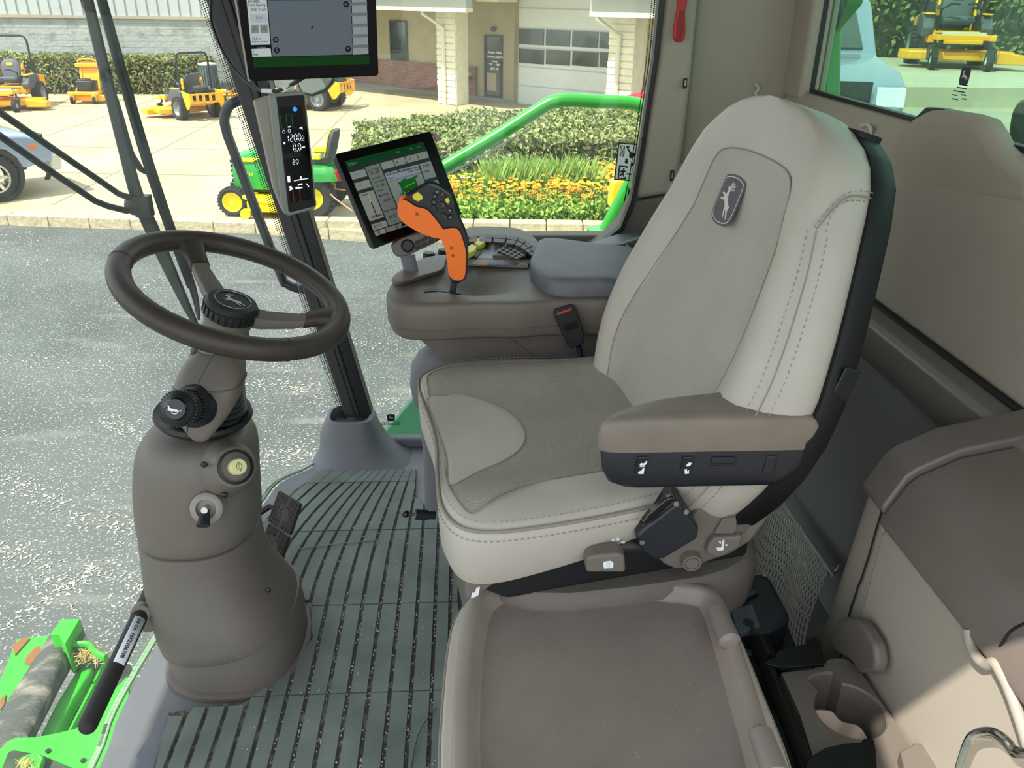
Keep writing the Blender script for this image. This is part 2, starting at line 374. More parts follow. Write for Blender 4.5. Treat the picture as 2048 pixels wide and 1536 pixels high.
# grain kernels and straw caught in the grooves
kb = B(); rnd = random.Random(3)
for i in range(420):
    x = rnd.choice(gx[4:])+rnd.uniform(-.003, .003); y = rnd.uniform(.95, 1.95) if rnd.random() < .35 else rnd.uniform(.95, 1.5)
    if rnd.random() < .12: x = rnd.uniform(-.5, -.05)
    if not inside((x, y)): continue
    a = rnd.gauss(math.pi/2, .5); l = rnd.uniform(.0018, .0042)
    z = .0115 if any(abs(x-g_) < .0035 for g_ in gx) else .0165
    kb.ball((bend(x, y), y, z), (l, .0013, .0011), 6, (V((math.cos(a), math.sin(a), 0)), V((-math.sin(a), math.cos(a), 0)), Z1))
ko = kb.out('grain_kernels', M('kernel', 'c9bfa6', .7)); tag(ko, 'scattered pale grain kernels and chaff lying in the grooves of the floor mat', 'grain', kind='stuff')
so = B().tube([az((595, 1098), .016), az((680, 1087), .018), az((755, 1080), .016)], .0012, 6, sm=5).out('straw', M('straw', '8f8c62', .8)); tag(so, 'thin dry straw lying across the mat ribs near the far edge', 'straw')
so = B().tube([az((822, 1536), .016), az((838, 1465), .02), az((872, 1415), .017)], .0009, 6, sm=5).out('straw', M('straw_dark', '3c4a33', .8)); tag(so, 'dark green blade of straw on the mat beside the folded trainer seat', 'straw')
# ================= OUTSIDE: GROUND AND BUILDINGS =================
GZ = -2.2; AZ = -2.36
def ground_mat(name, c1, c2, speck, streak, ss):
    m = bpy.data.materials.new(name); m.use_nodes = True; nt = m.node_tree; N = nt.nodes; L = nt.links; p = N['Principled BSDF']; p.inputs['Roughness'].default_value = .9
    t = N.new('ShaderNodeTexCoord'); o = t.outputs['Object']
    def noise_(sc, det, scale=(1, 1, 1), rot=0):
        mp = N.new('ShaderNodeMapping'); mp.inputs['Scale'].default_value = scale; mp.inputs['Rotation'].default_value = (0, 0, rot); L.new(o, mp.inputs[0])
        n = N.new('ShaderNodeTexNoise'); n.inputs['Scale'].default_value = sc; n.inputs['Detail'].default_value = det; L.new(mp.outputs[0], n.inputs['Vector']); return n.outputs['Fac']
    def ramp(src, a, b, ca, cb):
        r = N.new('ShaderNodeValToRGB'); L.new(src, r.inputs[0]); e = r.color_ramp.elements; e[0].position = a; e[1].position = b; e[0].color = lin(ca); e[1].color = lin(cb); return r.outputs[0]
    def mix(f, a, b):
        m_ = N.new('ShaderNodeMix'); m_.data_type = 'RGBA'; L.new(f, m_.inputs['Factor']); L.new(a, m_.inputs[6])
        if isinstance(b, str): m_.inputs[7].default_value = lin(b)
        else: L.new(b, m_.inputs[7])
        return m_.outputs[2]
    base = ramp(noise_(.7, 6), .35, .65, c1, c2)
    sp = ramp(noise_(55, 2), .60, .68, '000000', 'ffffff'); base = mix(sp, base, speck)
    st = ramp(noise_(1.0, 6, ss[0], ss[1]), .62, .76, '000000', 'cccccc'); base = mix(st, base, streak)
    L.new(base, p.inputs['Base Color'])
    b = N.new('ShaderNodeBump'); b.inputs['Strength'].default_value = .6; b.inputs['Distance'].default_value = .01; L.new(noise_(70, 3), b.inputs['Height']); L.new(b.outputs[0], p.inputs['Normal'])
    return m
asphalt = ground_mat('asphalt', '444947', '575c5a', 'a9aaa0', '7c7b72', ((.7, 3.2, 1), -.75))
concrete = ground_mat('concrete_lot', 'a79c7c', 'bbb090', 'aea385', '968b70', ((.5, 3, 1), 2.6))
def gnd(b, name, mat): return b.out(name, mat, None, kind='structure', sm=0)
gnd(B().prism([V((-45, -14, AZ-.2)), V((45, -14, AZ-.2)), V((45, 40, AZ-.2)), V((-45, 40, AZ-.2))], (0, 0, .2)), 'asphalt_ground', asphalt)
cl = [V((-30, 15.0, 0)), V((-12, 14.35, 0)), V((-7.8, 14.0, 0)), V((-3.5, 13.42, 0)), V((-1.6, 12.9, 0)), V((.2, 12.85, 0)), V((2.1, 12.65, 0)), V((9, 12.3, 0))]
gnd(B().prism([V((p.x, p.y+.05, AZ)) for p in cl]+[V((40, 12, AZ)), V((40, 60, AZ)), V((-40, 60, AZ))], (0, 0, GZ-AZ)), 'concrete_lot', concrete)
cj = B()
for i in range(7): cj.box((-11+3.6*i, 23+.3*i, GZ+.002), (.035, 17, .004))
for y in (17.5, 20.6, 24, 28): cj.box((-6, y, GZ+.0025), (24, .035, .004), (V((.996, -.08, 0)), V((.08, .996, 0)), Z1))
gnd(cj, 'concrete_joints', M('joint_dark', '8b8069', .9))
# kerbs laid block by block
kerb_m = M('kerb_stone', 'bdb192', .9, bump=.8, bs=14, var=.1, vs=8)
kt = thing('kerb', 'long cream concrete kerb of rough blocks between asphalt and the pale lot', 'kerb', (-8, 14, AZ))
kb = B()
for a, b in zip(cl, cl[1:]):
    n = max(1, int((b-a).length/.62)); d = (b-a).normalized(); nn = V((-d.y, d.x, 0))
    for i in range(n):
        c = a.lerp(b, (i+.5)/n); l = (b-a).length/n
        kb.box(c+nn*.12+V((0, 0, AZ+.085)), (l-.012, .26, .19), (d, nn, Z1))
kb.out('kerb_blocks', kerb_m, kt, bev=.012)
kb = B()
for i in range(9):
    c = V((-2.55+i*.6, 13.25-.035*i, GZ+.07)); kb.box(c, (.585, .28, .15), (V((.998, -.058, 0)), V((.058, .998, 0)), Z1))
kb.out('inner_kerb_blocks', kerb_m, kt, bev=.012, label='low inner course of cream kerb blocks')
# flower bed soil
gnd(B().prism([V((-.45, 13.2, GZ)), V((9, 12.7, GZ)), V((9, 22, GZ)), V((-.5, 20, GZ)), V((-2.4, 17.6, GZ))], (0, 0, .03)), 'bed_soil', M('soil', '4a3a28', .95, bump=.8, bs=20))
# ---- left workshop wall: ribbed metal over rough block ----
lw = thing('workshop_building', 'grey white workshop wall of rough block under ribbed metal siding behind the long hedge', 'building', (-14, 34.2, GZ))
blockm = M('split_block', '8b8f88', .95, bump=1, bs=9, col2='a4aaa4', vs=2.2, thr=(.3, .5), detail=8)
b = B().box((-17.3, 34.6, -.88), (23.4, .5, 2.5))
for j in range(12): b.box((-17.3, 34.345, -2.1+j*.215), (23.4, .012, .205))
b.out('block_wall', blockm, lw, bev=.01)
b = B()
b.box((-17.3, 34.55, 2.4), (23.4, .4, 4.1))
for i in range(57): b.box((-28.4+i*.4, 34.33, 2.4), (.07, .05, 4.1))
b.out('metal_siding', M('siding', 'aeb6b4', .5), lw, bev=.008)
B().box((-17.3, 34.30, .36), (23.4, .10, .10)).out('flashing', M('flashing', 'a59a86', .6), lw)
# ---- office building ----
fA = V((-3.59, 35.42, GZ)); fn = V((.676, .737, 0)).normalized(); fd = V((fn.y, -fn.x, 0))
def fac(p, off=0): q = apl(p, fA-fn*off, fn); return q
def fz(s, z, off=0): return V((fA.x, fA.y, z))+fd*s-fn*off
bd = thing('office_building', 'tan office building with brick base, stone pillars and wide white garage door', 'building', (1.5, 31, GZ))
stucco = M('stucco', 'b5a988', .9, bump=.5, bs=30, var=.05, vs=2)
def brickmat():
    m = bpy.data.materials.new('brick'); m.use_nodes = True; nt = m.node_tree; N = nt.nodes; L = nt.links; p = N['Principled BSDF']; p.inputs['Roughness'].default_value = .9
    t = N.new('ShaderNodeTexCoord'); mp = N.new('ShaderNodeMapping'); mp.inputs['Rotation'].default_value = (0, 0, .742); L.new(t.outputs['Object'], mp.inputs[0])
    sx_ = N.new('ShaderNodeSeparateXYZ'); L.new(mp.outputs[0], sx_.inputs[0]); cb = N.new('ShaderNodeCombineXYZ'); L.new(sx_.outputs['X'], cb.inputs['X']); L.new(sx_.outputs['Z'], cb.inputs['Y'])
    br = N.new('ShaderNodeTexBrick'); L.new(cb.outputs[0], br.inputs['Vector']); br.inputs['Color1'].default_value = lin('9a6553'); br.inputs['Color2'].default_value = lin('845141'); br.inputs['Mortar'].default_value = lin('a08d7b')
    br.inputs['Scale'].default_value = 1; br.inputs['Brick Width'].default_value = .24; br.inputs['Row Height'].default_value = .08; br.inputs['Mortar Size'].default_value = .008
    L.new(br.outputs['Color'], p.inputs['Base Color']); return m
brick = brickmat()
def fbox(s0, s1, z0, z1, off, th): # block standing on the facade plane
    c = fz((s0+s1)/2, (z0+z1)/2, off+th/2); return c, (s1-s0, th, z1-z0), (fd, -fn, Z1)
sG0 = (fac((1034, 150))-fA).dot(fd); sG1 = sG0+4.3
b = B(); b.box(*fbox(-2.3, sG0-.02, GZ, 3.2, -.4, .4)); b.box(*fbox(sG1, sG1+1.6, GZ, 3.2, -.4, .4)); b.box(*fbox(sG0-.02, sG1, 1.28, 3.2, -.4, .4))
b.out('wall', stucco, bd)
B().box(*fbox(-2.3, 5.6, GZ+.12, GZ+1.02, 0, .1)).box(*fbox(-2.3, 5.6, GZ+1.02, GZ+1.12, 0, .13)).out('brick_base', brick, bd)
B().box(*fbox(7.05, sG0-.55, GZ+.12, GZ+1.08, 0, .1)).out('brick_base', brick, bd)
B().box(*fbox(sG1+.3, sG1+1.6, GZ+.12, GZ+1.08, 0, .1)).out('brick_base', brick, bd)
B().box(*fbox(-2.3, sG0, GZ, GZ+.12, 0, .16)).out('plinth', M('plinth', '8f948e', .8), bd)
B().box(*fbox(sG0-.52, sG0-.02, GZ, 3.0, 0, .16)).out('door_jamb', M('jamb', 'a3957a', .8), bd, bev=.01)
frame_m = M('dark_frame', '3b4447', .5); pane_m = M('dark_pane', '3c4440', .12, var=.3, vs=1.2, spec=.9)
def rect_on(p0, p1, p2, p3, off, th): q = [fac(p, off) for p in (p0, p1, p2, p3)]; return B().prism(q, -fn*th)
def fs(p, off=0): q = fac(p, off); return (q-fA).dot(fd), q.z
def window(s0, s1, z0, z1, name='window', mul=True):
    f = B().box(*fbox(s0, s1, z0, z0+.06, 0, .06)).box(*fbox(s0, s1, z1-.06, z1, 0, .06)).box(*fbox(s0, s0+.07, z0, z1, 0, .06)).box(*fbox(s1-.07, s1, z0, z1, 0, .06))
    if mul: f.box(*fbox(s0, s1, z0+(z1-z0)*.34, z0+(z1-z0)*.34+.06, 0, .06))
    w_ = f.out(name, frame_m, bd); B().box(*fbox(s0+.03, s1-.03, z0+.03, z1-.03, 0, .02)).out('pane', pane_m, w_); return w_
s0, z1_ = fs((779, 40)); s1, z0_ = fs((818, 136)); window(s0, s1, z0_, z1_)
s0, z1_ = fs((915, 44)); s1, z0_ = fs((928, 146)); window(s0-.5, s1, z0_, z1_)
s0, z1_ = fs((970, 69)); s1, z0_ = fs((1010, 203))
dr = window(s0, s1, GZ+.1, z1_, 'entrance_door', False)
B().box(*fbox(s0+.12, s0+.55, GZ+.35, GZ+.95, .02, .01)).out('poster', M('paper', 'b9ab8c', .8), dr)
tw = B()
for k, (z, l) in enumerate([(-.52, .50), (-.66, .72), (-.78, .4), (-.86, .75), (-.93, .75), (-1.04, .5)]):
    t_ = ['Management', 'Operations Centre', 'Hours', 'Mon-Fri     8-5', 'Sat          8-12', 'OPEN'][k]
tq = thing
for s_, z_, sz in [('Monday - Friday', .0, .10), ('7:30 AM to 5:00 PM', -.15, .095), ('Saturday', -.29, .08), ('8:00      12:00', -.40, .09), ('(847) 683', -.55, .1)]:
    b = txt(s_, fz((s0+s1)/2, GZ+1.62+z_, .03), fd, Z1, sz, 'lettering', white, dr, align='CENTER', bold=.004, th=.004); tw.v, tw.f = (tw.add(b.v, b.f)).v, tw.f
tw.out('lettering', white, dr, sm=0, kind='stuff')
b = B().ball(fz((s0+s1)/2, GZ+2.42, .1), (.12, .1, .09), 10, (fd, -fn, Z1)); b.out('wall_lamp', M('lamp_dark', '4f5048', .4), bd)
b = B().box(fz(s0-.75, GZ+.86, .2), (.45, .2, .1), (fd, -fn, Z1)).lathe(fz(s0-.75, GZ+.8, .25), (0, 0, -1), [(.15, 0), (.1, .2), (.05, .22)], 12); b.out('hose_bracket', M('bracket_pale', 'c9c5b0', .6), bd)
# garage door set back in its opening
gd = M('garage_white', 'd9dedd', .45)
B().box(*fbox(sG0, sG1, GZ, 1.28, -.12, .06)).out('garage_door', gd, bd)
gdo = bd.children[-1]
b = B()
for z in (GZ+.62, GZ+1.24, GZ+1.86, GZ+2.48, GZ+3.1): b.box(*fbox(sG0+.05, sG1, z, z+.02, -.05, .02))
b.out('panel_joints', M('joint_grey', 'b5bdbd', .6), gdo)
for r in (0, 1):
    for k in range(4):
        px = [(1037, 1086), (1091, 1138), (1144, 1194), (1199, 1242)][k]
        sa, zt = fs((px[0], 57+.045*(px[0]-1037)+40*r)); sb, zb = fs((px[1], 91+.05*(px[0]-1037)+38*r))
        B().box(*fbox(sa, sb, zb, zt, -.055, .03)).out('door_pane', pane_m, gdo)
# porch beams, roofs, pillars with downpipes
PO = 2.85
beam = M('beam_grey', 'a9aca0', .7); trimm = M('cream_trim', 'e6dfbe', .6)
def porch(s0, s1, side):
    B().box(*fbox(s0, s1, .92, 1.42, PO, .3)).out('beam', beam, bd)
    B().box(*fbox(s0, s1, .80, .92, PO-.02, .34)).out('beam_trim', trimm, bd)
    B().box(*fbox(s0, s1, 1.42, 1.60, 0, PO+.6)).out('porch_roof', beam, bd)
sB1 = (fac((932, 18), PO+.3)-fA).dot(fd); sB2 = (fac((1180, 22), PO+.3)-fA).dot(fd); porch(-2.3, sB1, 0); porch(sB2, sB2+5, 1)
B().box(*fbox(sB1, sG0-.5, 1.10, 2.2, .6, 1.0)).out('stepped_soffit', trimm, bd)
B().box(*fbox(sG0-.6, sB2, 1.9, 2.1, 0, 3.3)).out('porch_roof', beam, bd)
stone = M('white_stone', 'e9e3cb', .95, bump=1.2, bs=9, var=.06, vs=4)
for pc in ((-.82, 30.15), (4.4, 25.45)):
    base = V((pc[0], pc[1], GZ)); s_ = (base-fA).dot(fd); o_ = -(base-fA).dot(fn)
    b = B().box(*fbox(s_-.08, s_+.82, GZ, .8, o_-.62, .62))
    for k in range(15):
        z = GZ+.1+k*.2; b.box(fz(s_+.37+random.uniform(-.01, .01), z, o_+.012), (.86+random.uniform(0, .05), .06, .17), (fd, -fn, Z1))
    b.out('pillar', stone, bd, bev=.012)
    B().tube([fz(s_-.12, 1.4, o_+.62), fz(s_-.12, .72, o_+.62), fz(s_+.32, .28, o_+.10), fz(s_+.32, GZ, o_+.10)], .07, 8).out('downpipe', M('pipe_cream', 'dcdcc6', .5), bd)
# ---- hedges: a leafy shell of small leaves over a dark core ----
leafm = {}
def leafmat(n, a, b):
    if n not in leafm: leafm[n] = M(n, a, .65, col2=b, vs=7, thr=(.4, .62))
    return leafm[n]
import numpy as np
def leaves(name, parent, samp, count, size, mat, seed=1, label=None):
    r = np.random.default_rng(seed); vs = np.zeros((count*4, 3)); 
    P = np.array([samp(r) for _ in range(count)]); 
    a = r.normal(size=(count, 3)); a /= np.linalg.norm(a, axis=1)[:, None]; b = np.cross(a, r.normal(size=(count, 3))); b /= np.linalg.norm(b, axis=1)[:, None]
    s = size*r.uniform(.6, 1.3, (count, 1)); vs[0::4] = P-a*s; vs[1::4] = P-b*s*.5; vs[2::4] = P+a*s; vs[3::4] = P+b*s*.5
    o0 = np.array(origin(parent)) if parent else 0
    me = bpy.data.meshes.new(name); me.from_pydata((vs-o0).tolist(), [], np.arange(count*4).reshape(-1, 4).tolist()); me.materials.append(mat)
    o = bpy.data.objects.new(name, me); C.objects.link(o); o.parent = parent
    if label: o['label'] = label
    return o
def poly_in(poly, x, y):
    c = False; j = len(poly)-1
    for i in range(len(poly)):
        if (poly[i][1] > y) != (poly[j][1] > y) and x < (poly[j][0]-poly[i][0])*(y-poly[i][1])/(poly[j][1]-poly[i][1])+poly[i][0]: c = not c
        j = i
    return c
def hedge(label, poly, z0, z1, n, size, mats, seed):
    cx = sum(p[0] for p in poly)/len(poly); cy = sum(p[1] for p in poly)/len(poly)
    h = thing('hedge', label, 'hedge', (cx, cy, z0)); ins = [V((cx+(p[0]-cx)*.94, cy+(p[1]-cy)*.9, z0)) for p in poly]
    B().prism(ins, (0, 0, (z1-z0)*.9)).out('branches', M('hedge_core', '2b3320', .9, col2='3d3a26', vs=5), h)
    xs_ = [p[0] for p in poly]; ys_ = [p[1] for p in poly]
    per = [(poly[i], poly[(i+1) % len(poly)]) for i in range(len(poly))]; ln = [math.dist(*e) for e in per]; tot = sum(ln); cum = np.cumsum(ln)/tot
    def samp(r):
        if r.random() < .55:
            while 1:
                x, y = r.uniform(min(xs_), max(xs_)), r.uniform(min(ys_), max(ys_))
                if poly_in(poly, x, y): break
            return (x, y, z1+.11*noise.noise(V((x*1.3, y*1.3, 0)))+r.normal()*.03)
        i = int(np.searchsorted(cum, r.random())); (a, b) = per[min(i, len(per)-1)]; t = r.random(); z = z0+(z1-z0)*r.random()**.8
        k = .1*noise.noise(V((a[0]+t*3, z*2, 5)))+r.normal()*.04
        x = a[0]+(b[0]-a[0])*t; y = a[1]+(b[1]-a[1])*t; d = math.hypot(x-cx, y-cy)
        ins_ = .12*max(0, (z-z1+.35)/.35)
        return (x+(x-cx)/d*(k-ins_), y+(y-cy)/d*(k-ins_), z)
    leaves('foliage', h, samp, n, size, mats, seed); return h
hm = leafmat('hedge_leaf', '64753a', 'a6ab6c'); hm2 = leafmat('hedge_leaf_dark', '5b6c38', '9fa060')
hedge('large clipped green hedge behind the orange flower bed', [(-2.3, 17.3), (-1.5, 14.6), (.2, 14.9), (2.9, 15.5), (7, 15.8), (7, 22), (4.6, 21.4), (2, 20.2), (.8, 19.4), (-.9, 18.5)], GZ, -1.12, 34000, .055, hm, 2)
hedge('long clipped hedge along the grey workshop wall', [(-19, 32.1), (-11, 32.4), (-9.7, 33.0), (-9.6, 34.0), (-19, 34.1)], GZ, -.98, 15000, .075, hm2, 3)
hedge('short hedge run seen under the upper monitor', [(-8.6, 32.7), (-6.2, 33.0), (-6.2, 34.0), (-8.6, 34.0)], GZ, -1.0, 3000, .075, hm2, 4)
b = B()
for i in range(20):
    x = -19+i*.5; b.tube([(x, 32.0, GZ), (x+.1, 32.0, GZ+.3), (x+.3*((-1)**i), 32.15, GZ+.7)], .025, 5)
b.out('stem', M('hedge_stem', '6b5d44', .9), [o for o in C.objects if o.name == 'hedge.001'][0])
# ---- flower bed ----
bedz = GZ+.03
bedpoly = [(-.35, 13.35), (8, 12.95), (8, 15.4), (2.9, 15.3), (.4, 14.7), (-.6, 14.3)]
fo = tag(leaves('bed_foliage', None, lambda r: (lambda x, y: (x, y, bedz+r.uniform(.0, 1)*(.28+.17*(y-13.2))))(r.uniform(-.45, 7), r.uniform(13.25, 15.2)), 26000, .06, leafmat('bed_leaf', '6f9a30', 'a3c04f'), 6), 'dense bright green flower bed foliage behind the pale kerb', 'plants', kind='stuff')
gr = B(); r = random.Random(5)
for i in range(1500):
    x = r.uniform(.45, 2.3); y = 14.52+r.uniform(-.2, .25)+.08*x; h = r.uniform(.55, .95); a = r.uniform(-.35, .35); q = r.uniform(-.3, .15)
    gr.add([V((x-.008, y, bedz)), V((x+.008, y, bedz)), V((x+a*.4+.006, y+q*.4, bedz+h*.6)), V((x+a, y+q, bedz+h))], [[0, 1, 2, 3]])
gr.noflip = True
gr.out('ornamental_grass', leafmat('grass_blade', '7fa548', 'a9c86a'), None, sm=0, kind='stuff'); tag([o for o in C.objects if o.name == 'ornamental_grass'][0], 'tuft of tall fine green grass between hedge and orange flowers', 'grass')
petal = M('orange_petal', 'ffae1c', .6); eye = M('flower_eye', '7a4a10', .8); wpet = M('white_petal', 'e8e2d8', .7)
def flower(mat, r0):
    f = new_empty('flower')
    b = B()
    for i in range(8):
        a = i*math.pi/4; d = V((math.cos(a), math.sin(a), 0)); e = V((-d.y, d.x, 0))
        b.add([d*.2*r0, d*.6*r0+e*.26*r0+Z1*.006, d*r0+Z1*(-.004), d*.6*r0-e*.26*r0+Z1*.006], [[0, 1, 2, 3]])
    b.noflip = True; b.out('petals', mat, f, sm=0); B().ball((0, 0, .006), (r0*.28, r0*.28, r0*.2), 6).out('flower_centre', eye, f)
    B().tube([(0, 0, 0), (.01, 0, -.25)], .004, 4).out('stem', leafm['grass_blade'], f); return f
fp = flower(petal, .047); first = True; cnt = 0; pts = []
while len(pts) < 1500:
    x, y = r.uniform(-.4, 5.2), r.uniform(13.3, 15.25)
    if poly_in(bedpoly, x, y):
        dens = .3+.7*max(0, min(1, (y-13.5)/.7))
        if .45 < x < 2.2 and y > 14.9: dens *= .25
        if noise.noise(V((x*1.5, y*1.5, 3))) < -.25: dens *= .3
        if r.random() < dens: pts.append((x, y, bedz+.34+max(0, y-13.4)*.13+r.uniform(.0, .14)))
pts.sort(key=lambda p: p[1])
for i, p in enumerate(pts[:290]):
    f = fp if first else copy_tree(fp); first = False
    f.location = p; f.rotation_euler = (r.uniform(-.5, .1), r.uniform(-.3, .3), r.uniform(0, 3))
    tag(f, 'small orange daisy flower standing in the bed behind the kerb', 'flower', 'orange flowers in the bed')
sb = B()
for p in pts[290:]:
    c = V(p); t_ = V((r.uniform(-.3, .3), r.uniform(-.5, .1), 1)).normalized(); a_, b_ = frame(t_, V((0, 1, 0)))
    for i in range(6):
        a = i*math.pi/3; d = a_*math.cos(a)+b_*math.sin(a); e = d.cross(t_)
        sb.add([c, c+d*.03+e*.014, c+d*.047, c+d*.03-e*.014], [[0, 1, 2, 3]])
sb.noflip = True
tag(sb.out('flower_carpet', petal, None, sm=0, kind='stuff'), 'carpet of orange daisies at the back of the bed before the hedge', 'flowers')
fw = flower(wpet, .04); first = True
for i in range(34):
    f = fw if first else copy_tree(fw); first = False
    t_ = r.random(); f.location = (-.55+1.1*t_+r.uniform(-.25, .25), 14.2+r.uniform(-.2, .55), bedz+.25+r.uniform(0, .35)); f.rotation_euler = (-.4, 0, r.uniform(0, 3))
    tag(f, 'small white flower at the shaded left end of the bed beside the hedge', 'flower', 'white flowers by the hedge')
# ================= OUTSIDE: VEHICLES =================
def wheel(parent, c, r, w_, axis, rimm, name='wheel', spokes=0, rr=.62):
    a = V(axis).normalized(); c = V(c)
    t_ = B(); n = 30; prof = [(r*rr, -w_*.42), (r*.86, -w_*.5), (r*.97, -w_*.42), (r, -w_*.2), (r, w_*.2), (r*.97, w_*.42), (r*.86, w_*.5), (r*rr, w_*.42), (r*rr, -w_*.42)]
    t_.lathe(c, a, prof, n, False, False); e1_, e2_ = frame(a)
    for i in range(26):
        q = 2*math.pi*i/26; d = e1_*math.cos(q)+e2_*math.sin(q)
        for s_ in (-1, 1): t_.box(c+d*r*1.0+a*w_*.23*s_, (r*.07, w_*.42, r*.11), (d, a, d.cross(a)))
    o = t_.out(name, tyre, parent)
    b = B()
    if spokes:
        b.lathe(c, a, [(r*rr*1.02, -w_*.45), (r*rr*1.02, w_*.45), (r*rr*.9, w_*.44), (r*rr*.88, w_*.1), (r*rr*.88, -w_*.45), (r*rr*1.02, -w_*.45)], 30, False, False)
        b.lathe(c+a*w_*.15, a, [(.01, 0), (r*.16, 0), (r*.16, w_*.2), (.01, w_*.22)], 20)
        for i in range(spokes):
            q = 2*math.pi*i/spokes; d = e1_*math.cos(q)+e2_*math.sin(q); b.box(c+d*r*rr*.5+a*w_*.27, (r*rr*.95, r*.13, w_*.12), (d, a.cross(d), a))
    else:
        b.lathe(c, a, [(.005, w_*.25), (r*.2, w_*.28), (r*.22, w_*.15), (r*rr*.75, w_*.12), (r*rr*.95, w_*.42), (r*rr*1.02, w_*.44), (r*rr*1.02, -w_*.44), (r*rr*.9, -w_*.42), (r*rr*.7, -w_*.1), (.005, -w_*.12)], 24)
    b.out('rim', rimm, o); return o
dkm = M('engine_dark', '2a2c2d', .5, var=.3, vs=20); seatm = M('mower_seat', '4d5258', .6); greym = M('grey_metal', '8c9194', .4, metal=.5)
whm = M('worn_white', 'c9cbc6', .5)
def zero_turn():
    t = thing('riding_mower', 'x', 'mower')
    d = B(); d.prism([V((x, y, .14)) for x, y in [(-.93, -.55), (-.80, -.82), (-.3, -.95), (.3, -.95), (.78, -.85), (.95, -.6), (.95, -.2), (.6, 0), (-.6, 0), (-.9, -.2)]], (0, 0, .15))
    d.out('cutting_deck', mow, t, bev=.03, seg=3)
    B().prism([V((x, -.95, z)) for x, z in [(.62, .10), (1.16, .10), (1.16, .24), (.62, .31)]], (0, .38, 0)).out('discharge_chute', mow, t, bev=.02)
    f = B(); f.box((0, -.45, .45), (.62, 1.2, .07)).box((-.42, -.98, .52), (.10, .5, .09)).box((.42, -.98, .52), (.10, .5, .09)).box((0, -1.0, .52), (1.0, .09, .09)).box((0, .2, .5), (.9, .9, .2))
    f.out('frame', mow, t, bev=.015)
    B().box((0, -.62, .50), (.72, .62, .03), (X1, V((0, .98, .17)), V((0, -.17, .98)))).box((0, -.93, .46), (.72, .06, .13)).out('foot_plate', seatm, t, bev=.01)
    B().box((0, -.965, .56), (.70, .02, .09)).out('badge_plate', whm, t, bev=.008)
    for s_ in (-1, 1):
        B().prism([V((s_*.38, y, z)) for y, z in [(-.25, .50), (.55, .50), (.62, .82), (.40, .9), (-.05, .84), (-.28, .66)]], (s_*.2, 0, 0)).out('fender', seatm, t, bev=.04, seg=3)
        B().box((s_*.48, .12, .88), (.15, .5, .03)).out('fender_panel', mow, t, bev=.02)
        w_ = wheel(t, (s_*.56, .42, .33), .33, .26, (s_, 0, 0), greym)
        cw = wheel(t, (s_*.44, -1.18, .17), .17, .11, (s_, 0, 0), whm, 'caster_wheel', rr=.4)
        B().tube([(s_*.44, -.98, .56), (s_*.44, -.99, .4), (s_*.53, -1.05, .33), (s_*.53, -1.18, .17)], .028, 7).out('caster_fork', dkm, t)
        B().tube([(s_*.32, -.2, .6), (s_*.33, -.25, .95), (s_*.2, -.35, 1.05), (s_*.06, -.36, 1.04)], .02, 7).out('steering_lever', blk, t)
        B().tube([(s_*.30, .3, .98), (s_*.34, 0, 1.0)], .035, 8).out('armrest', seatm, t)
    st = B(); st.loft([ring(V((0, y, z)), V((rx, 0, 0)), V((0, 0, rz)), 20, 0, .7) for y, z, rx, rz in [(-.25, .78, .22, .03), (-.22, .78, .27, .07), (0, .76, .27, .075), (.2, .76, .25, .06), (.24, .76, .2, .02)]])
    so_ = st.out('seat', seatm, t)
    bk = B(); bk.loft([ring(V((0, y, z)), V((rx, 0, 0)), V((0, ry, 0)), 20, 0, .75) for z, y, rx, ry in [(.78, .2, .2, .03), (.82, .2, .26, .07), (1.0, .25, .28, .07), (1.18, .31, .25, .06), (1.28, .34, .17, .04), (1.30, .345, .08, .01)]])
    sb_ = bk.out('seat_back', seatm, t); B().box((0, .235, 1.15), (.17, .03, .09), (X1, V((0, .95, -.3)), V((0, .3, .95)))).out('seat_badge', mow, sb_, bev=.01)
    B().prism([V((-.33, y, z)) for y, z in [(.1, .85), (.28, 1.18), (.36, 1.16), (.36, .85)]], (.04, 0, 0)).prism([V((.29, y, z)) for y, z in [(.1, .85), (.28, 1.18), (.36, 1.16), (.36, .85)]], (.04, 0, 0)).out('seat_bracket', mow, t, bev=.01)
    B().tube([(-.50, .52, .6), (-.50, .52, 1.75), (-.46, .52, 1.86), (-.36, .52, 1.9), (.36, .52, 1.9), (.46, .52, 1.86), (.50, .52, 1.75), (.50, .52, .6)], .032, 8).out('roll_bar', blk, t)
    e = B(); e.box((0, .78, .72), (.5, .42, .28)).lathe((0, .8, .86), (0, 0, 1), [(.24, 0), (.24, .09), (.18, .13), (.05, .14)], 20).tube([(-.25, .9, .7), (-.3, 1.05, .6), (.3, 1.05, .6)], .045, 8)
    e.box((.28, .7, .75), (.12, .3, .2)); e.out('engine', dkm, t, bev=.02)
    g_ = B()
    g_.box((0, 1.10, .77), (1.1, .03, .05)).box((0, 1.10, .54), (.9, .03, .06))
    for x in (-.5, -.32, -.12, .1, .3, .5): g_.box((x, 1.10, .65), (.09, .03, .26))
    for s_ in (-1, 1): g_.prism([V((s_*.53, y, z)) for y, z in [(1.1, .5), (1.1, .80), (.62, .86), (.72, .60), (.85, .32), (.95, .34)]], (s_*.03, 0, 0))
    g_.out('rear_guard', mow, t, bev=.01)
    return t
zt = zero_turn(); zt.location = az((33, 214), GZ); zt.rotation_euler = (0, 0, math.radians(6)); zt.scale = (1.12,)*3
zt['label'] = 'yellow ride-on mower facing the cab, leftmost, in front of the long hedge'; zt['group'] = 'yellow ride-on mowers'
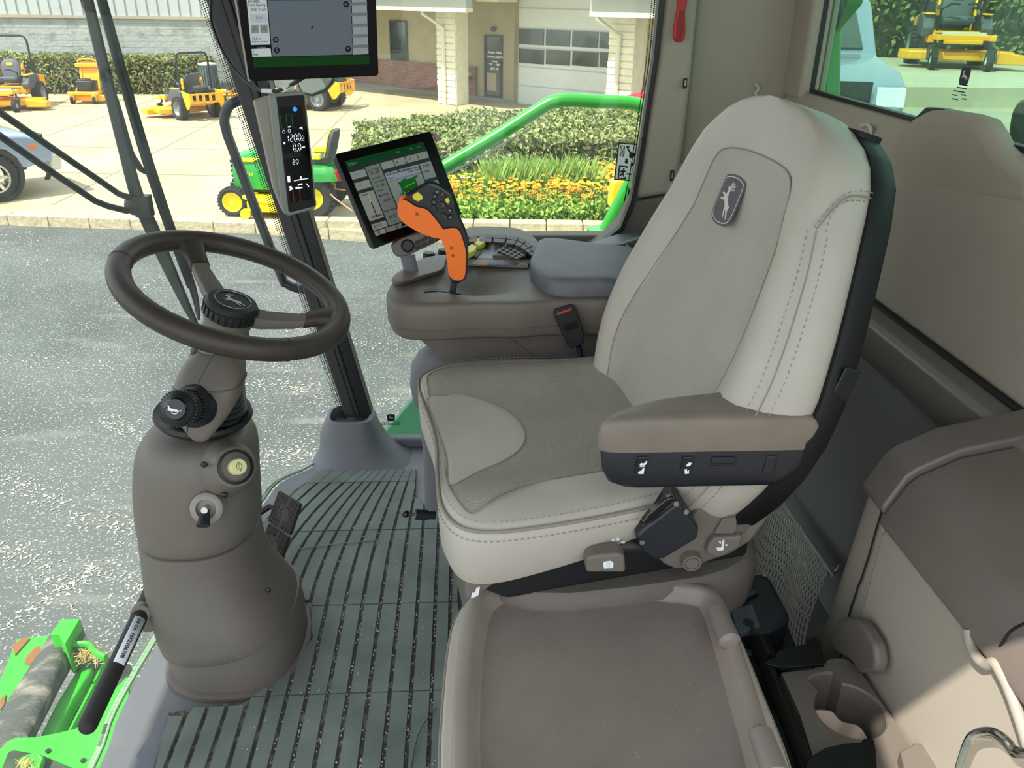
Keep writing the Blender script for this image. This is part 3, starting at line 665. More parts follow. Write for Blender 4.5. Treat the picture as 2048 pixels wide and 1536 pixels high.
m2 = copy_tree(zt); m2.location = (-8.35, 26.35, GZ); m2.rotation_euler = (0, 0, math.radians(-136)); m2.scale = (.98,)*3; m2['label'] = 'yellow ride-on mower seen from behind on the pale concrete left of the cab post'
m3 = copy_tree(zt); m3.location = (-5.0, 28.7, GZ); m3.rotation_euler = (0, 0, math.radians(-106)); m3.scale = (1.12,)*3; m3['label'] = 'yellow ride-on mower whose rear shows between the upper monitor and stone pillar'
m4 = copy_tree(zt); m4.location = (-7.75, 30.5, GZ); m4.rotation_euler = (0, 0, math.radians(-60)); m4.scale = (.7,)*3; m4['label'] = 'small yellow mower far back beside the dark bin, half hidden by the cab post'
# walk-behind mower
t = thing('walk_behind_mower', 'yellow walk-behind mower with tall upright handle standing before the hedge', 'mower', az((178, 205), GZ))
o_ = V(t.location)
def L_(x, y, z): return o_+V((x*.85+.05, y*.85, z*.80))
B().prism([L_(x, y, .12) for x, y in [(-.42, -.45), (.42, -.45), (.75, -.35), (.75, .05), (.45, .2), (-.5, .2), (-.5, -.3)]], (0, 0, .16)).out('cutting_deck', mow, t, bev=.02)
B().box(L_(0, -.5, .42), (1.0, .14, .1)).box(L_(-.42, -.3, .4), (.08, .5, .08)).box(L_(.42, -.3, .4), (.08, .5, .08)).box(L_(0, 0, .4), (.7, .6, .1)).out('frame', mow, t, bev=.012)
for s_ in (-1, 1):
    wheel(t, L_(s_*.43, -.55, .16), .13, .09, (s_, 0, 0), whm, 'caster_wheel', rr=.4)
    wheel(t, L_(s_*.45, .5, .23), .19, .12, (s_, 0, 0), greym)
    B().box(L_(s_*.43, -.55, .3), (.14, .1, .22)).out('caster_fork', mow, t, bev=.01)
b = B(); b.box(L_(0, -.05, .68), (.5, .42, .35)).lathe(L_(0, -.05, .85), (0, 0, 1), [(.2, 0), (.2, .08), (.1, .11)], 16); b.out('engine', dkm, t, bev=.03)
b = B()
for s_ in (-1, 1): b.box(L_(s_*.33, .42, .95), (.07, .05, 1.0), (X1, V((0, .97, -.22)), V((0, .22, .97))))
b.box(L_(0, .5, 1.15), (.6, .04, .5), (X1, V((0, .97, -.22)), V((0, .22, .97)))); b.out('upright', mow, t, bev=.01)
B().box(L_(-.02, .5, 1.46), (.8, .2, .12)).out('control_console', mow, t, bev=.02)
B().tube([L_(-.36, .5, 1.5), L_(-.32, .45, 1.68), L_(.28, .45, 1.68), L_(.33, .5, 1.5)], .03, 7, sm=3).box(L_(0, .47, 1.58), (.5, .03, .03)).out('handle', mow, t)
B().tube([L_(-.35, .1, .8), L_(-.55, .0, .35), L_(-1.0, -.1, .05), L_(-1.4, -.1, .02)], .022, 6, sm=4).out('hose', M('tan_hose', 'c8b88a', .6), t)
# waste bin by the hedge
t = thing('waste_bin', 'dark ribbed outdoor waste bin with pale lid by hedge end', 'bin', V((-9.15, 31.4, GZ))); o_ = V(t.location)
b = B().lathe(o_, (0, 0, 1), [(.26, 0), (.30, 1.12)], 20)
for i in range(20):
    a_ = i*math.pi/10; b.box(o_+V((math.cos(a_)*.295, math.sin(a_)*.295, .56)), (.03, .05, 1.1), (V((math.cos(a_), math.sin(a_), 0)), V((-math.sin(a_), math.cos(a_), 0)), Z1))
b.out('body', M('bin_dark', '4b5a60', .7), t); B().lathe(o_+V((0, 0, 1.12)), (0, 0, 1), [(.32, 0), (.32, .05), (.1, .09)], 20).out('lid', whm, t)
# pickup truck
silver = M('silver_blue_paint', '8fa0b2', .25, metal=.35, coat=.6)
def pickup(name_label, loc, rz, scale=1):
    t = thing('pickup_truck', name_label, 'truck', (0, 0, 0)); W = .98
    prof = [(0.02, .62), (.03, .80), (-.06, 1.02), (-.35, 1.13), (-1.5, 1.24), (-2.25, 1.82), (-2.6, 1.9), (-3.6, 1.88), (-3.85, 1.3), (-5.5, 1.3), (-5.55, .55), (-4.75, .50), (-4.6, .82), (-4.25, .95), (-3.9, .82), (-3.75, .45), (-1.5, .45), (-1.42, .75), (-1.28, .90), (-1.0, .96), (-.72, .90), (-.58, .75), (-.50, .55)]
    b = B(); b.loft([[V((x*(1-.0*k)+(-.04*(k != 0)), -W+.06*k, z-(.0 if z < 1 else .03*(1-k)))) for x, z in prof] for k in (0,)]+[[V((x, W*s_, z)) for x, z in prof] for s_ in (-.9, .9)]+[[V((x-.04, W, z)) for x, z in prof]])
    b.out('body', silver, t, bev=.035, seg=3)
    for s_ in (-1, 1):
        for xw in (-1.0, -4.25):
            wheel(t, (xw, s_*.80, .42), .42, .29, (0, s_, 0), chrome, spokes=6)
            B().lathe((xw, s_*.60, .47), (0, s_, 0), [(.50, 0), (.50, .36), (.42, .36), (.42, 0)], 26, False, False).out('wheel_arch', blk, t)
        B().prism([V((x, s_*.97, z)) for x, z in [(.03, .80), (-.02, 1.0), (-.42, 1.03), (-.45, .96), (-.30, .80)]], (0, -s_*.3, 0)).out('headlight', M('lamp_glass', 'dfe4ea', .1, coat=1), t, bev=.015)
        B().box((-.28, s_*.975, .9), (.14, .02, .08)).out('turn_signal', M('amber', 'd9702a', .3), t, bev=.01)
        B().prism([V((x, s_*.93, z)) for x, z in [(-1.75, 1.28), (-2.3, 1.75), (-3.5, 1.78), (-3.65, 1.32)]], (0, s_*.05, 0)).out('side_window', pane_m, t, bev=.01)
    bp = B(); bp.box((.06, 0, .60), (.2, 1.94, .30)).out('bumper', M('bumper_silver', 'c8c6bb', .3, metal=.3), t, bev=.05, seg=3)
    B().box((.09, 0, .76), (.2, 1.9, .03)).out('bumper_trim', chrome, t, bev=.01)
    for s_ in (-1, 1):
        B().lathe((.13, s_*.80, .60), (1, 0, 0), [(.08, -.05), (.08, .05), (.06, .055), (.01, .04)], 16).out('fog_lamp', blk_g, t)
        B().prism([V((.02, s_*.7, .45)), V((.08, s_*.7, .45)), V((-.02, s_*.7, .24)), V((-.10, s_*.7, .24))], (0, -s_*.1, 0)).out('tow_hook', blk, t, bev=.01)
    B().box((.035, 0, .93), (.03, 1.2, .26)).out('grille', blk_g, t, bev=.01)
    B().prism([V((-1.58, -.8, 1.29)), V((-1.58, .8, 1.29)), V((-2.22, .72, 1.84)), V((-2.22, -.72, 1.84))], (.03, 0, .03)).out('windscreen', pane_m, t)
    t.location = loc; t.rotation_euler = (0, 0, rz); t.scale = (scale,)*3; return t
a_ = math.radians(43); g_ = az((2, 405), GZ); pickup('silver blue pickup truck cut off by the left edge of the view', (g_.x+1.0*math.cos(a_)-.95*math.sin(a_), g_.y+1.0*math.sin(a_)+.95*math.cos(a_), GZ), a_)
# garden tractor
t = thing('garden_tractor', 'green and yellow garden tractor with mowing deck parked near the kerb', 'tractor', (0, 0, 0))
gp = M('tractor_green', '2f9a3f', .35, coat=.3); yp = M('tractor_yellow', 'f0dc1e', .4)
b = B(); b.loft([[V((x, y, z)) for y, z in [(-.24, z0), (-.26, (z0+z1)/2), (-.2, z1-.04), (-.1, z1), (.1, z1), (.2, z1-.04), (.26, (z0+z1)/2), (.24, z0)]] for x, z0, z1 in [(-.30, .44, .82), (-.24, .40, .92), (0, .38, 1.0), (.55, .38, 1.04)]])
b.out('hood', gp, t, bev=.01)
B().box((-.10, 0, .845), (.36, .525, .055)).box((.25, 0, .86), (.5, .525, .03)).out('hood_stripe', yp, t, bev=.01)
b = B()
for k in range(5): b.box((-.31, 0, .52+k*.075), (.05, .44, .05))
b.out('grille', dkm, t, bev=.01)
txto('X738', V((-.14, -.262, .60)), X1, Z1, .075, 'model_mark', yp, t)
for s_ in (-1, 1):
    wheel(t, (-.28, s_*.42, .23), .23, .17, (0, s_, 0), yp, 'front_wheel', rr=.66)
    wheel(t, (1.0, s_*.44, .33), .33, .27, (0, s_, 0), yp, 'rear_wheel', rr=.5)
    B().loft([ring(V((1.0, s_*.44, z)), V((rx, 0, 0)), V((0, .17, 0)), 20, 0, .7) for z, rx in [(.60, .42), (.70, .40), (.78, .33), (.80, .2)]]).out('fender', gp, t)
B().lathe((1.42, -.44, .68), (.6, -.8, 0), [(.09, -.04), (.09, .03), (.02, .04)], 16).out('tail_lamp', redm, t)
B().box((.35, 0, .4), (1.5, .35, .16)).box((-.28, 0, .28), (.1, .7, .08)).out('chassis', dkm, t, bev=.02)
B().prism([V((x, -.62, .10)) for x in (-.02, .75)]+[V((x, .5, .10)) for x in (.75, -.02)], (0, 0, .2)).out('mower_deck', yp, t, bev=.05, seg=3)
B().tube([(-.12, -.45, .32), (.1, -.6, .30), (.5, -.62, .27)], .04, 7).lathe((-.05, -.6, .08), (0, 1, 0), [(.08, -.03), (.08, .03)], 14).out('deck_arm', yp, t)
B().box((.62, 0, .82), (.18, .4, .5)).box((.72, 0, .52), (.5, .8, .05)).out('dashboard', gp, t, bev=.03)
B().tube([V((.74, 0, 1.08))+V((math.cos(a_)*.05, math.sin(a_)*.17, math.cos(a_)*.16)) for a_ in [i*math.pi/8 for i in range(16)]], .016, 7, True).out('steering_wheel', blk, t)
st = B(); st.loft([ring(V((1.0, 0, z)), V((.22, 0, 0)), V((0, .25, 0)), 18, 0, .7) for z in (.80, .86, .90)]); st.out('seat', M('tractor_seat', '3f4345', .6), t, bev=.02)
st = B(); st.loft([ring(V((x, 0, z)), V((.055, 0, 0)), V((0, ry, 0)), 18, 0, .75) for x, z, ry in [(1.20, .88, .22), (1.24, 1.0, .25), (1.29, 1.2, .24), (1.31, 1.3, .17)]]); so_ = st.out('seat_back', leafm.get('x') or M('tractor_seat_back', '3f4345', .6), t, bev=.015)
st = B(); st.loft([ring(V((x-.055, 0, z)), V((.02, 0, 0)), V((0, ry, 0)), 18, 0, .75) for x, z, ry in [(1.20, .90, .19), (1.24, 1.0, .23), (1.29, 1.22, .22), (1.315, 1.31, .12)]]); st.out('seat_back_panel', yp, so_)
B().box((1.0, -.30, .93), (.26, .08, .1)).box((1.0, .30, .93), (.26, .08, .1)).out('armrest', yp, t, bev=.03)
t.location = (-3.62, 14.45, GZ); t.rotation_euler = (0, 0, math.radians(-5)); t.scale = (1.1, 1.1, 1.08)
c_ = B().tube([ay((702, 382), 13.9), ay((665, 377), 13.95), ay((650, 375), 14), ay((668, 395), 13.6), ay((705, 422), 13.3)], .012, 6, sm=4).out('hose', M('salmon_hose', 'e08a70', .5), None)
tag(c_, 'salmon coloured hose loop hanging behind the green garden tractor', 'hose')
# red folding item behind the hedge, right
c_ = B().prism([ay(p, 22.6) for p in [(1255, 197), (1300, 186), (1325, 190), (1325, 212), (1262, 210)]], (0, .6, 0)).out('red_cover', M('red_tarp', 'd8324a', .6), None, bev=.03); tag(c_, 'red tarp-like cover showing above the hedge behind the green handrail', 'cover')
# --- behind the rear glass: made-up pads, truck, mower, hedge stand in for its reflection ---
PZ = -.45
gnd(B().prism([V((3.0, 6.2, AZ)), V((40, 6.2, AZ)), V((40, 45, AZ)), V((17, 45, AZ))], (0, 0, PZ-AZ)), 'made_up_pad', M('pad_concrete', 'a39e8a', .85, var=.08, vs=1.2, sc=(.3, 3, 1)))
P2Z = -.10
gnd(B().prism([V((6.2, 15, PZ)), V((40, 15, PZ)), V((40, 45, PZ)), V((17.5, 45, PZ))], (0, 0, P2Z-PZ)), 'made_up_upper_pad', M('pad_concrete_upper', 'b3ad96', .85, var=.08, vs=1.2, sc=(.3, 3, 1)))
c_ = az((1915, 135), P2Z); m5 = copy_tree(zt); m5.location = V((c_.x, c_.y+.5, P2Z)); m5.rotation_euler = (0, 0, math.radians(-20)); m5.scale = (1.3,)*3; m5['label'] = 'added yellow ride-on mower standing in for a reflection in the tinted rear window'
c_ = ay((1800, 215), 8.2); pk = pickup('added blue grey pickup truck standing in for a reflection in the tinted rear window', (c_.x-.75, 8.6, PZ), math.radians(-102), .95)
hedge('added dark hedge behind the truck, standing in for a reflection in the tinted rear window', [(9.5, 23.5), (22, 20.5), (34, 20.5), (34, 22), (22, 22.5), (9.5, 26)], P2Z, 2.3, 18000, .10, hm2, 9)
t = thing('grain_tank', 'dark green combine body panel right outside the rear window', 'machine panel', (1.0, 2.15, .2))
B().prism([ax(p, 1.0) for p in [(1585, -30), (1700, -30), (1690, 10), (1650, 60), (1648, 195), (1652, 215), (1585, 190)]], (.05, 0, 0)).out('corner_panel', jd, t, bev=.01)
B().prism([ax(p, .99) for p in [(1655, -30), (1692, -30), (1690, 20), (1678, 60), (1660, 68), (1652, 55)]], (-.03, 0, 0)).out('lamp', blk, t, bev=.008, label='black lamp housing')
c_ = B().prism([ax(p, 1.0) for p in [(2055, 190), (2030, 198), (2015, 215), (2009, 260), (2008, 330), (2060, 340)]], (.04, 0, 0)).out('outside_mirror', blk_b, None, bev=.02, seg=3); tag(c_, 'black rounded mirror housing outside the rear window at the right edge', 'mirror')
# ================= OUTSIDE: MACHINE PARTS ROUND THE CAB =================
t = thing('handrail', 'bright green tubular handrail outside the right cab window', 'handrail', ay((1195, 480), 3.0))
rp_ = [ay((870, 345), 2.96), ay((985, 277), 2.98), ay((1085, 214), 3.0), ay((1110, 203), 3.0), ay((1140, 200), 3.0), ay((1200, 203), 3.0), ay((1262, 206), 3.0), ay((1288, 216), 3.0), ay((1299, 240), 3.0), ay((1295, 275), 3.0), ay((1275, 335), 3.0), ay((1198, 482), 3.0), ay((1178, 520), 3.0)]
B().tube(rp_, .0235, 14, sm=5).out('rail', jd, t)
B().prism([ay(p, 2.95) for p in [(1182, 466), (1210, 462), (1232, 475), (1225, 490), (1178, 492)]], (0, .10, 0)).out('foot_bracket', jd, t, bev=.006)
B().tube([ay((872, 362), 2.99), ay((990, 297), 3.0), ay((1060, 258), 3.0)], .004, 6).out('wire', whm, t)
p_ = B().prism([V((.25, 2.35, .36)), V((.25, 3.3, .36)), V((1.3, 3.3, .36)), V((1.3, 2.35, .36))], (0, 0, .03)).out('service_platform', jd, None, bev=.006); tag(p_, 'green steel service platform outside the right window below the handrail', 'platform')
ym = M('beacon_yellow', 'f6cf12', .35, coat=.4)
b = B().prism([ay(p, 3.2) for p in [(1226, 366), (1240, 360), (1272, 364), (1262, 440), (1235, 432), (1220, 415)]], (0, .08, 0)); b.prism([ay(p, 3.2) for p in [(1228, 440), (1262, 444), (1258, 452), (1236, 462), (1226, 455)]], (0, .08, 0))
tag(b.out('yellow_cover', ym, None, bev=.015, seg=3), 'yellow plastic cover outside behind the lower end of green handrail', 'cover')
for x_, y_ in ((.45, 2.5), (1.2, 3.2)): pass
b = B().box((.5, 2.5, -.98), (.08, .08, 2.72)).box((1.15, 3.15, -.98), (.08, .08, 2.72)); b.out('platform_leg', jdd, p_)
t = thing('green_panel', 'green triangular machine panel visible outside below the right cab glass', 'machine panel', (-.15, 2.6, -.2))
B().prism([ay(p, 2.65) for p in [(835, 788), (768, 868), (760, 900), (930, 900), (930, 780)]], (0, .03, 0)).out('panel', M('mint_green', '2f8f62', .4), t, bev=.004)
t = thing('grab_rod', 'black bent steel rod outside the glass beside the corner post', 'rod', (-.6, 2.45, .5))
B().tube([ay(p, 2.45) for p in [(500, 196), (478, 200), (458, 212), (449, 235), (453, 262), (470, 310), (560, 545), (575, 568), (600, 578), (640, 582)]]+[V((-.40, 2.28, .44))], .0145, 12, sm=5).out('rod', blk_b, t)
t = thing('side_mirror', 'grey faced outside mirror seen below the upper monitor', 'mirror', ay((630, 170), 3.0))
B().prism([ay(p, 3.0) for p in [(600, 120), (668, 118), (664, 160), (650, 178), (625, 188), (608, 184), (600, 170)]], (0, -.02, 0)).out('mirror_glass', M('mirror_grey', '8d938d', .25), t, bev=.004)
B().prism([ay(p, 3.02) for p in [(594, 115), (675, 113), (670, 164), (652, 184), (625, 194), (604, 190), (594, 172)]], (0, .03, 0)).out('mirror_housing', blk, t, bev=.01)
B().tube([ay((640, 140), 3.03), ay((600, 80), 2.7), V((-.50, 2.27, 1.35))], .012, 8).out('mirror_arm', blk, t)
B().prism([ay(p, 3.0) for p in [(548, 150), (590, 150), (588, 178), (570, 182), (553, 172)]], (0, -.02, 0)).out('mirror_glass', M('mirror_grey_small', '8d938d', .25), t, bev=.004)
# wipers on the windshield
def W(p, o=.03): return onshield(p, o)
wp = thing('wiper', 'long black windshield wiper arm and blade leaning across the glass', 'wiper', W((385, 630)))
arm = [(168, -30), (180, 20), (215, 165), (250, 305), (275, 395), (300, 450), (335, 530), (372, 610), (392, 650)]
B().tube([W(p, .05) for p in arm], [.013, .013, .014, .015, .017, .019, .017, .012, .008], 8, sm=4, ell=.6).out('wiper_arm', blk, wp)
B().tube([W(p, .035) for p in [(195, -30), (245, 150), (292, 310), (340, 452), (385, 575), (398, 640)]], [.012, .013, .013, .012, .01, .004], 8, sm=5, ell=.7).out('blade_holder', blk_b, wp)
B().tube([W(p, .02) for p in [(190, -30), (238, 150), (284, 310), (332, 452), (378, 575)]], .005, 8, sm=5).out('rubber_blade', blk, wp)
B().tube([W(p, .07) for p in [(160, -10), (190, 75), (214, 145), (236, 240), (262, 300), (290, 345)]], .004, 6, sm=4).out('washer_hose', blk_b, wp)
B().tube([W(p, .05) for p in [(205, 150), (232, 200), (268, 320), (292, 345)]], .006, 6, sm=4).out('link', blk, wp)
lk = thing('wiper_linkage', 'pair of thin black rods meeting at the wiper pivot on the left', 'rods', W((270, 410)))
B().tube([W(p, .06) for p in [(-30, 205), (0, 225), (120, 307), (238, 388), (262, 396)]], .0075, 8).out('rod', blk, lk)
B().tube([W(p, .06) for p in [(-30, 252), (0, 272), (90, 335), (190, 402), (215, 412), (255, 422)]], .0075, 8).out('rod', blk, lk)
q_ = W((270, 410), .06)
B().ball(q_, (.026, .02, .026), 12).box(q_+V((.02, 0, -.002)), (.035, .03, .05)).tube([q_+V((-.01, 0, -.01)), q_+V((.028, .0, .012))], .015, 10).out('pivot', blk, lk)
# feeder house below the windshield
fh = thing('feeder_house', 'bright green steel feeder house with black rubber apron below the windshield', 'machine', (-1.15, 1.6, -.5))
def fz_(ps, z, th, name, mat, **k): return B().prism([az(p, z) for p in ps], (0, 0, -th)).out(name, mat, fh, **k)
rusty = M('green_rust', '2fae2a', .5, col2='3fbb38', vs=9); rust = M('rust', '8a5a33', .9)
fz_([(-60, 1500), (0, 1360), (33, 1277), (110, 1268), (150, 1266), (60, 1420), (-60, 1600)], -.46, .03, 'side_plate', rusty, bev=.004)
for q in ([(25, 1290), (45, 1276), (60, 1276), (30, 1310)], [(55, 1310), (75, 1290), (85, 1300), (60, 1330), (48, 1325)], [(0, 1398), (12, 1388), (8, 1410), (0, 1420)]): fz_(q, -.455, .003, 'rust_patch', rust)
apron = M('rubber_apron', '4a4d4a', .8, col2='8d897a', vs=9, thr=(.5, .72), bump=.5, bs=60, detail=8, sc=(1, 3, 1))
rows = []
for (l, c1, c3, r_) in [((100, 1268), (108, 1265), (118, 1268), (134, 1295)), ((68, 1320), (100, 1305), (130, 1312), (150, 1316)), ((0, 1425), (45, 1408), (85, 1415), (112, 1392)), ((-70, 1540), (-20, 1520), (30, 1522), (68, 1480))]:
    rows.append([az(l, -.44), az(c1, -.41), az(c3, -.42), az(r_, -.50)])
rows = [spl(r_, 4) for r_ in rows]; cols = list(zip(*rows)); cols = [spl(c_, 4) for c_ in cols]
g = B().grid([list(c_) for c_ in cols]); g.out('rubber_apron', apron, fh, solid=.02)
fz_([(122, 1238), (160, 1237), (130, 1288), (118, 1268), (100, 1268)], -.36, .12, 'upright_block', jdd, bev=.003)
fz_([(160, 1237), (178, 1290), (150, 1296), (132, 1293)], -.40, .10, 'block_side', M('dull_dark_green', '3d5a34', .8), bev=.002)  # block side in a darker, duller green than the top
B().tube([az(p, -.40) for p in [(131, 1300), (140, 1292), (175, 1289), (188, 1302), (196, 1308), (212, 1316)]], .008, 8, sm=4, ell=1.6).out('flange', jdd, fh)
fz_([(178, 1320), (190, 1318), (180, 1345), (145, 1400), (108, 1473), (78, 1474), (110, 1410), (150, 1345)], -.48, .05, 'channel', jdd, bev=.02, seg=3)
fz_([(198, 1315), (206, 1318), (160, 1400), (120, 1470), (110, 1472), (150, 1395)], -.52, .01, 'channel_floor', M('dull_green', '4c5d3c', .8))  # channel floor in a duller green than the channel itself
fz_([(206, 1322), (211, 1322), (190, 1362), (186, 1362)], -.50, .02, 'rail', jdd); fz_([(184, 1368), (189, 1368), (140, 1462), (134, 1464)], -.50, .02, 'rail', jdd)
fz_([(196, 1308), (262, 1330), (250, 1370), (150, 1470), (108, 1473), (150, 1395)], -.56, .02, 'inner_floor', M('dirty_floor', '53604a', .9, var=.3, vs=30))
fz_([(-40, 1536), (0, 1498), (14, 1482), (30, 1474), (75, 1473), (150, 1457), (215, 1392), (255, 1350), (262, 1420), (235, 1480), (205, 1560), (-40, 1620)], -.34, .03, 'front_plate', jdd, bev=.004)
fz_([(-8, 1560), (15, 1502), (28, 1498), (85, 1508), (108, 1518), (160, 1540), (160, 1580)], -.325, .02, 'cover', M('mossy_cover', '3a4a34', .85, var=.3, vs=25), bev=.006)
fz_([(38, 1515), (70, 1502), (88, 1512), (70, 1560), (40, 1550)], -.30, .02, 'tab', jdd, bev=.004)
for p in [(96, 1502), (166, 1521)]: B().lathe(az(p, -.337), (0, 0, 1), [(.006, 0), (.006, .002)], 12).out('bolt_hole', blk, fh)
sb = B(); r = random.Random(8)
for i in range(240):
    c_ = az((r.gauss(172, 14), r.gauss(1307, 9)), -.44+r.uniform(0, .04)) if i < 170 else az((r.gauss(52, 9), r.gauss(1528, 6)), -.295)
    a_ = V((r.gauss(0, 1), r.gauss(0, 1), r.gauss(0, .35))).normalized(); l = r.uniform(.006, .022) if i < 170 else .006
    sb.tube([c_-a_*l, c_+a_*l], .0008, 3)
tag(sb.out('chaff', M('chaff', 'cdb377', .8), None, kind='stuff'), 'dry straw and chaff caught on the green feeder house', 'straw')

# husks and straw litter strewn in lines on the asphalt
lt = B(); r = random.Random(12)
for ln_, n_, sp_ in [([(-20, 948), (120, 1008), (290, 1064)], 300, .08), ([(-20, 1092), (60, 1118), (140, 1185)], 150, .07), ([(190, 1128), (262, 1166), (310, 1205)], 120, .09), ([(0, 1262), (110, 1190), (190, 1135)], 110, .03), ([(210, 842), (300, 880)], 120, .06), ([(495, 762), (620, 782)], 130, .07), ([(540, 705), (620, 790), (700, 850)], 90, .05), ([(690, 850), (760, 810), (850, 772)], 60, .04), ([(10, 718), (240, 738)], 90, .09), ([(0, 470), (90, 520)], 120, .2), ([(520, 920), (640, 900)], 120, .08), ([(240, 610), (330, 560)], 70, .1), ([(560, 640), (760, 700)], 120, .12)]:
    q_ = spl([az(p, AZ) for p in ln_], 12)
    for i in range(n_):
        k = r.random()*(len(q_)-1); p = q_[int(k)].lerp(q_[min(int(k)+1, len(q_)-1)], k-int(k)); a = r.uniform(0, 6.3); l = r.uniform(.006, .022); d = V((math.cos(a)*l, math.sin(a)*l, 0)); e = V((-d.y, d.x, 0))*.45
        c = V((p.x+r.gauss(0, sp_), p.y+r.gauss(0, sp_), AZ+.004)); lt.add([c-d, c-e, c+d, c+e+V((0, 0, .004))], [[0, 1, 2, 3]])
for i in range(900):
    p = az((r.uniform(-20, 980), r.uniform(500, 1300)), AZ); a = r.uniform(0, 6.3); l = r.uniform(.003, .009); d = V((math.cos(a)*l, math.sin(a)*l, 0)); e = V((-d.y, d.x, 0))*.7; c = V((p.x, p.y, AZ+.003)); lt.add([c-d, c-e, c+d, c+e], [[0, 1, 2, 3]])
lt.noflip = True
tag(lt.out('asphalt_litter', M('litter', 'bdb6a2', .9), None, sm=0, kind='stuff'), 'pale husk and straw litter strewn over the dark asphalt below', 'litter')
# ================= STEERING COLUMN =================
def erow(xl, xr, y, Y=1.36, ry=1.0, dz=0, n=40, sq=.85, tilt=0):
    a, b = ay((xl, y), Y), ay((xr, y), Y); c = (a+b)/2; r = (b-a).length/2
    c = V((c.x, Y, (a.z+b.z)/2+dz)); return ring(c, V((r, 0, tilt*r)), V((0, r*ry, 0)), n, 0, sq)
sc = thing('steering_column', 'brown grey plastic steering column standing on the floor with black bellows', 'steering column', (-.5, 1.37, 0))
# foot collar
b = B(); cz = V((-.503, 1.372, 0))
def el(z, rx, ry, dx=0, dy=0, sq=.8, tilt=0): return ring(V((cz.x+dx, cz.y+dy, z)), V((rx, 0, tilt*rx)), V((0, ry, 0)), 44, 0, sq)
b.loft([el(.0, .137, .150), el(.012, .139, .152), el(.075, .140, .150, -.002, 0, .8, .04), el(.115, .139, .148, -.006, 0, .8, .12), el(.120, .131, .14, -.006, 0, .8, .12), el(.105, .12, .13, -.006, 0, .8, .12)])
b.out('foot_collar', plas, sc)
B().loft([el(.0, .152, .165), el(.010, .150, .163), el(.016, .141, .154)]).out('floor_bezel', plas_d, sc)
B().loft([el(.06, .124, .134, .0), el(.135, .112, .122, -.008)]).out('inner_skirt', plas_d, sc)
# lower shroud, waisted on the driver's side
b = B(); b.loft([erow(xl, xr, y, 1.36, 1.08, tilt=-t) for y, xl, xr, t in [(1234, 336, 584, -.16), (1226, 328, 594, -.16), (1208, 320, 591, -.13), (1172, 307, 566, -.06), (1140, 300, 545, -.03), (1104, 294, 527, 0), (1072, 290, 519, 0), (1048, 287, 517, 0), (1046, 292, 512, 0)]]); b.out('lower_shroud', plas, sc)
# upper shroud
b = B(); b.loft([erow(xl, xr, y, 1.355, 1.08) for y, xl, xr in [(1052, 292, 514), (1044, 285, 521), (1000, 279, 518), (955, 275, 515), (905, 277, 514), (878, 282, 509), (860, 294, 497), (850, 312, 482)]]); us = b.out('upper_shroud', plas, sc, sub=1)
B().lathe(V((-.492, 1.35, .582)), V((.10, -.02, 1)), [(.083, 0), (.088, .008), (.086, .016), (.074, .012), (.07, -.01)], 36).out('bellows_rim', blk, sc)
# bellows
b = B(); prof = []
for i in range(13):
    z = i*.0105; r0 = .070-.006*math.sin(z*20)-.15*z; prof += [(r0, z), (r0-.006, z+.005)]
b.lathe(V((-.482, 1.36, .585)), V((.26, -.0, 1)), prof, 36); b.out('bellows', M('bellows_black', '16181b', .4), sc)
# head housing below the wheel: faceted cover in two halves
ax_ = V((.353, -.064, .934)).normalized(); wc = V((-.406, 1.367, .824))
hx, hy = frame(ax_, V((0, 1, 0)))  # hx ~ x-ish
hx = V((ax_.z, 0, -ax_.x)).normalized(); hy = ax_.cross(hx)
def hr(d, rx, ry, ox=0, oy=0, sq=.6, n=32): return ring(wc-ax_*d+hx*ox+hy*oy, hx*rx, hy*ry, n, 0, sq)
b = B(); b.loft([erow(xl, xr, y, Y_, ry, sq=sq) for y, xl, xr, Y_, ry, sq in [(884, 392, 412, 1.262, .5, .9), (874, 382, 422, 1.262, .6, .8), (846, 364, 446, 1.275, .7, .7), (815, 350, 470, 1.29, .75, .62), (785, 346, 483, 1.30, .8, .6), (764, 352, 487, 1.305, .82, .55), (758, 354, 487, 1.305, .82, .55), (735, 362, 488, 1.32, .82, .55), (715, 376, 487, 1.335, .85, .55), (702, 392, 478, 1.345, .85, .6), (697, 402, 468, 1.35, .85, .6)]])
hd = b.out('head_cover', plas, sc, sub=1)
b = B(); b.loft([erow(352, 489, 762, 1.305, .83, sq=.55), erow(353, 489, 759, 1.305, .83, sq=.55)]); b.out('cover_seam', plas_d, hd)
b = B(); b.tube([ay(p, y_) for p, y_ in [((428, 708), 1.275), ((412, 735), 1.262), ((398, 762), 1.248), ((394, 785), 1.245)]], .0009, 5).tube([ay(p, y_) for p, y_ in [((377, 845), 1.228), ((373, 874), 1.238)]], .0009, 5); b.out('split_line', blk, hd)
B().lathe(wc-ax_*.115, ax_, [(.050, 0), (.046, .02), (.038, .05)], 28).out('shaft_collar', plas, sc)
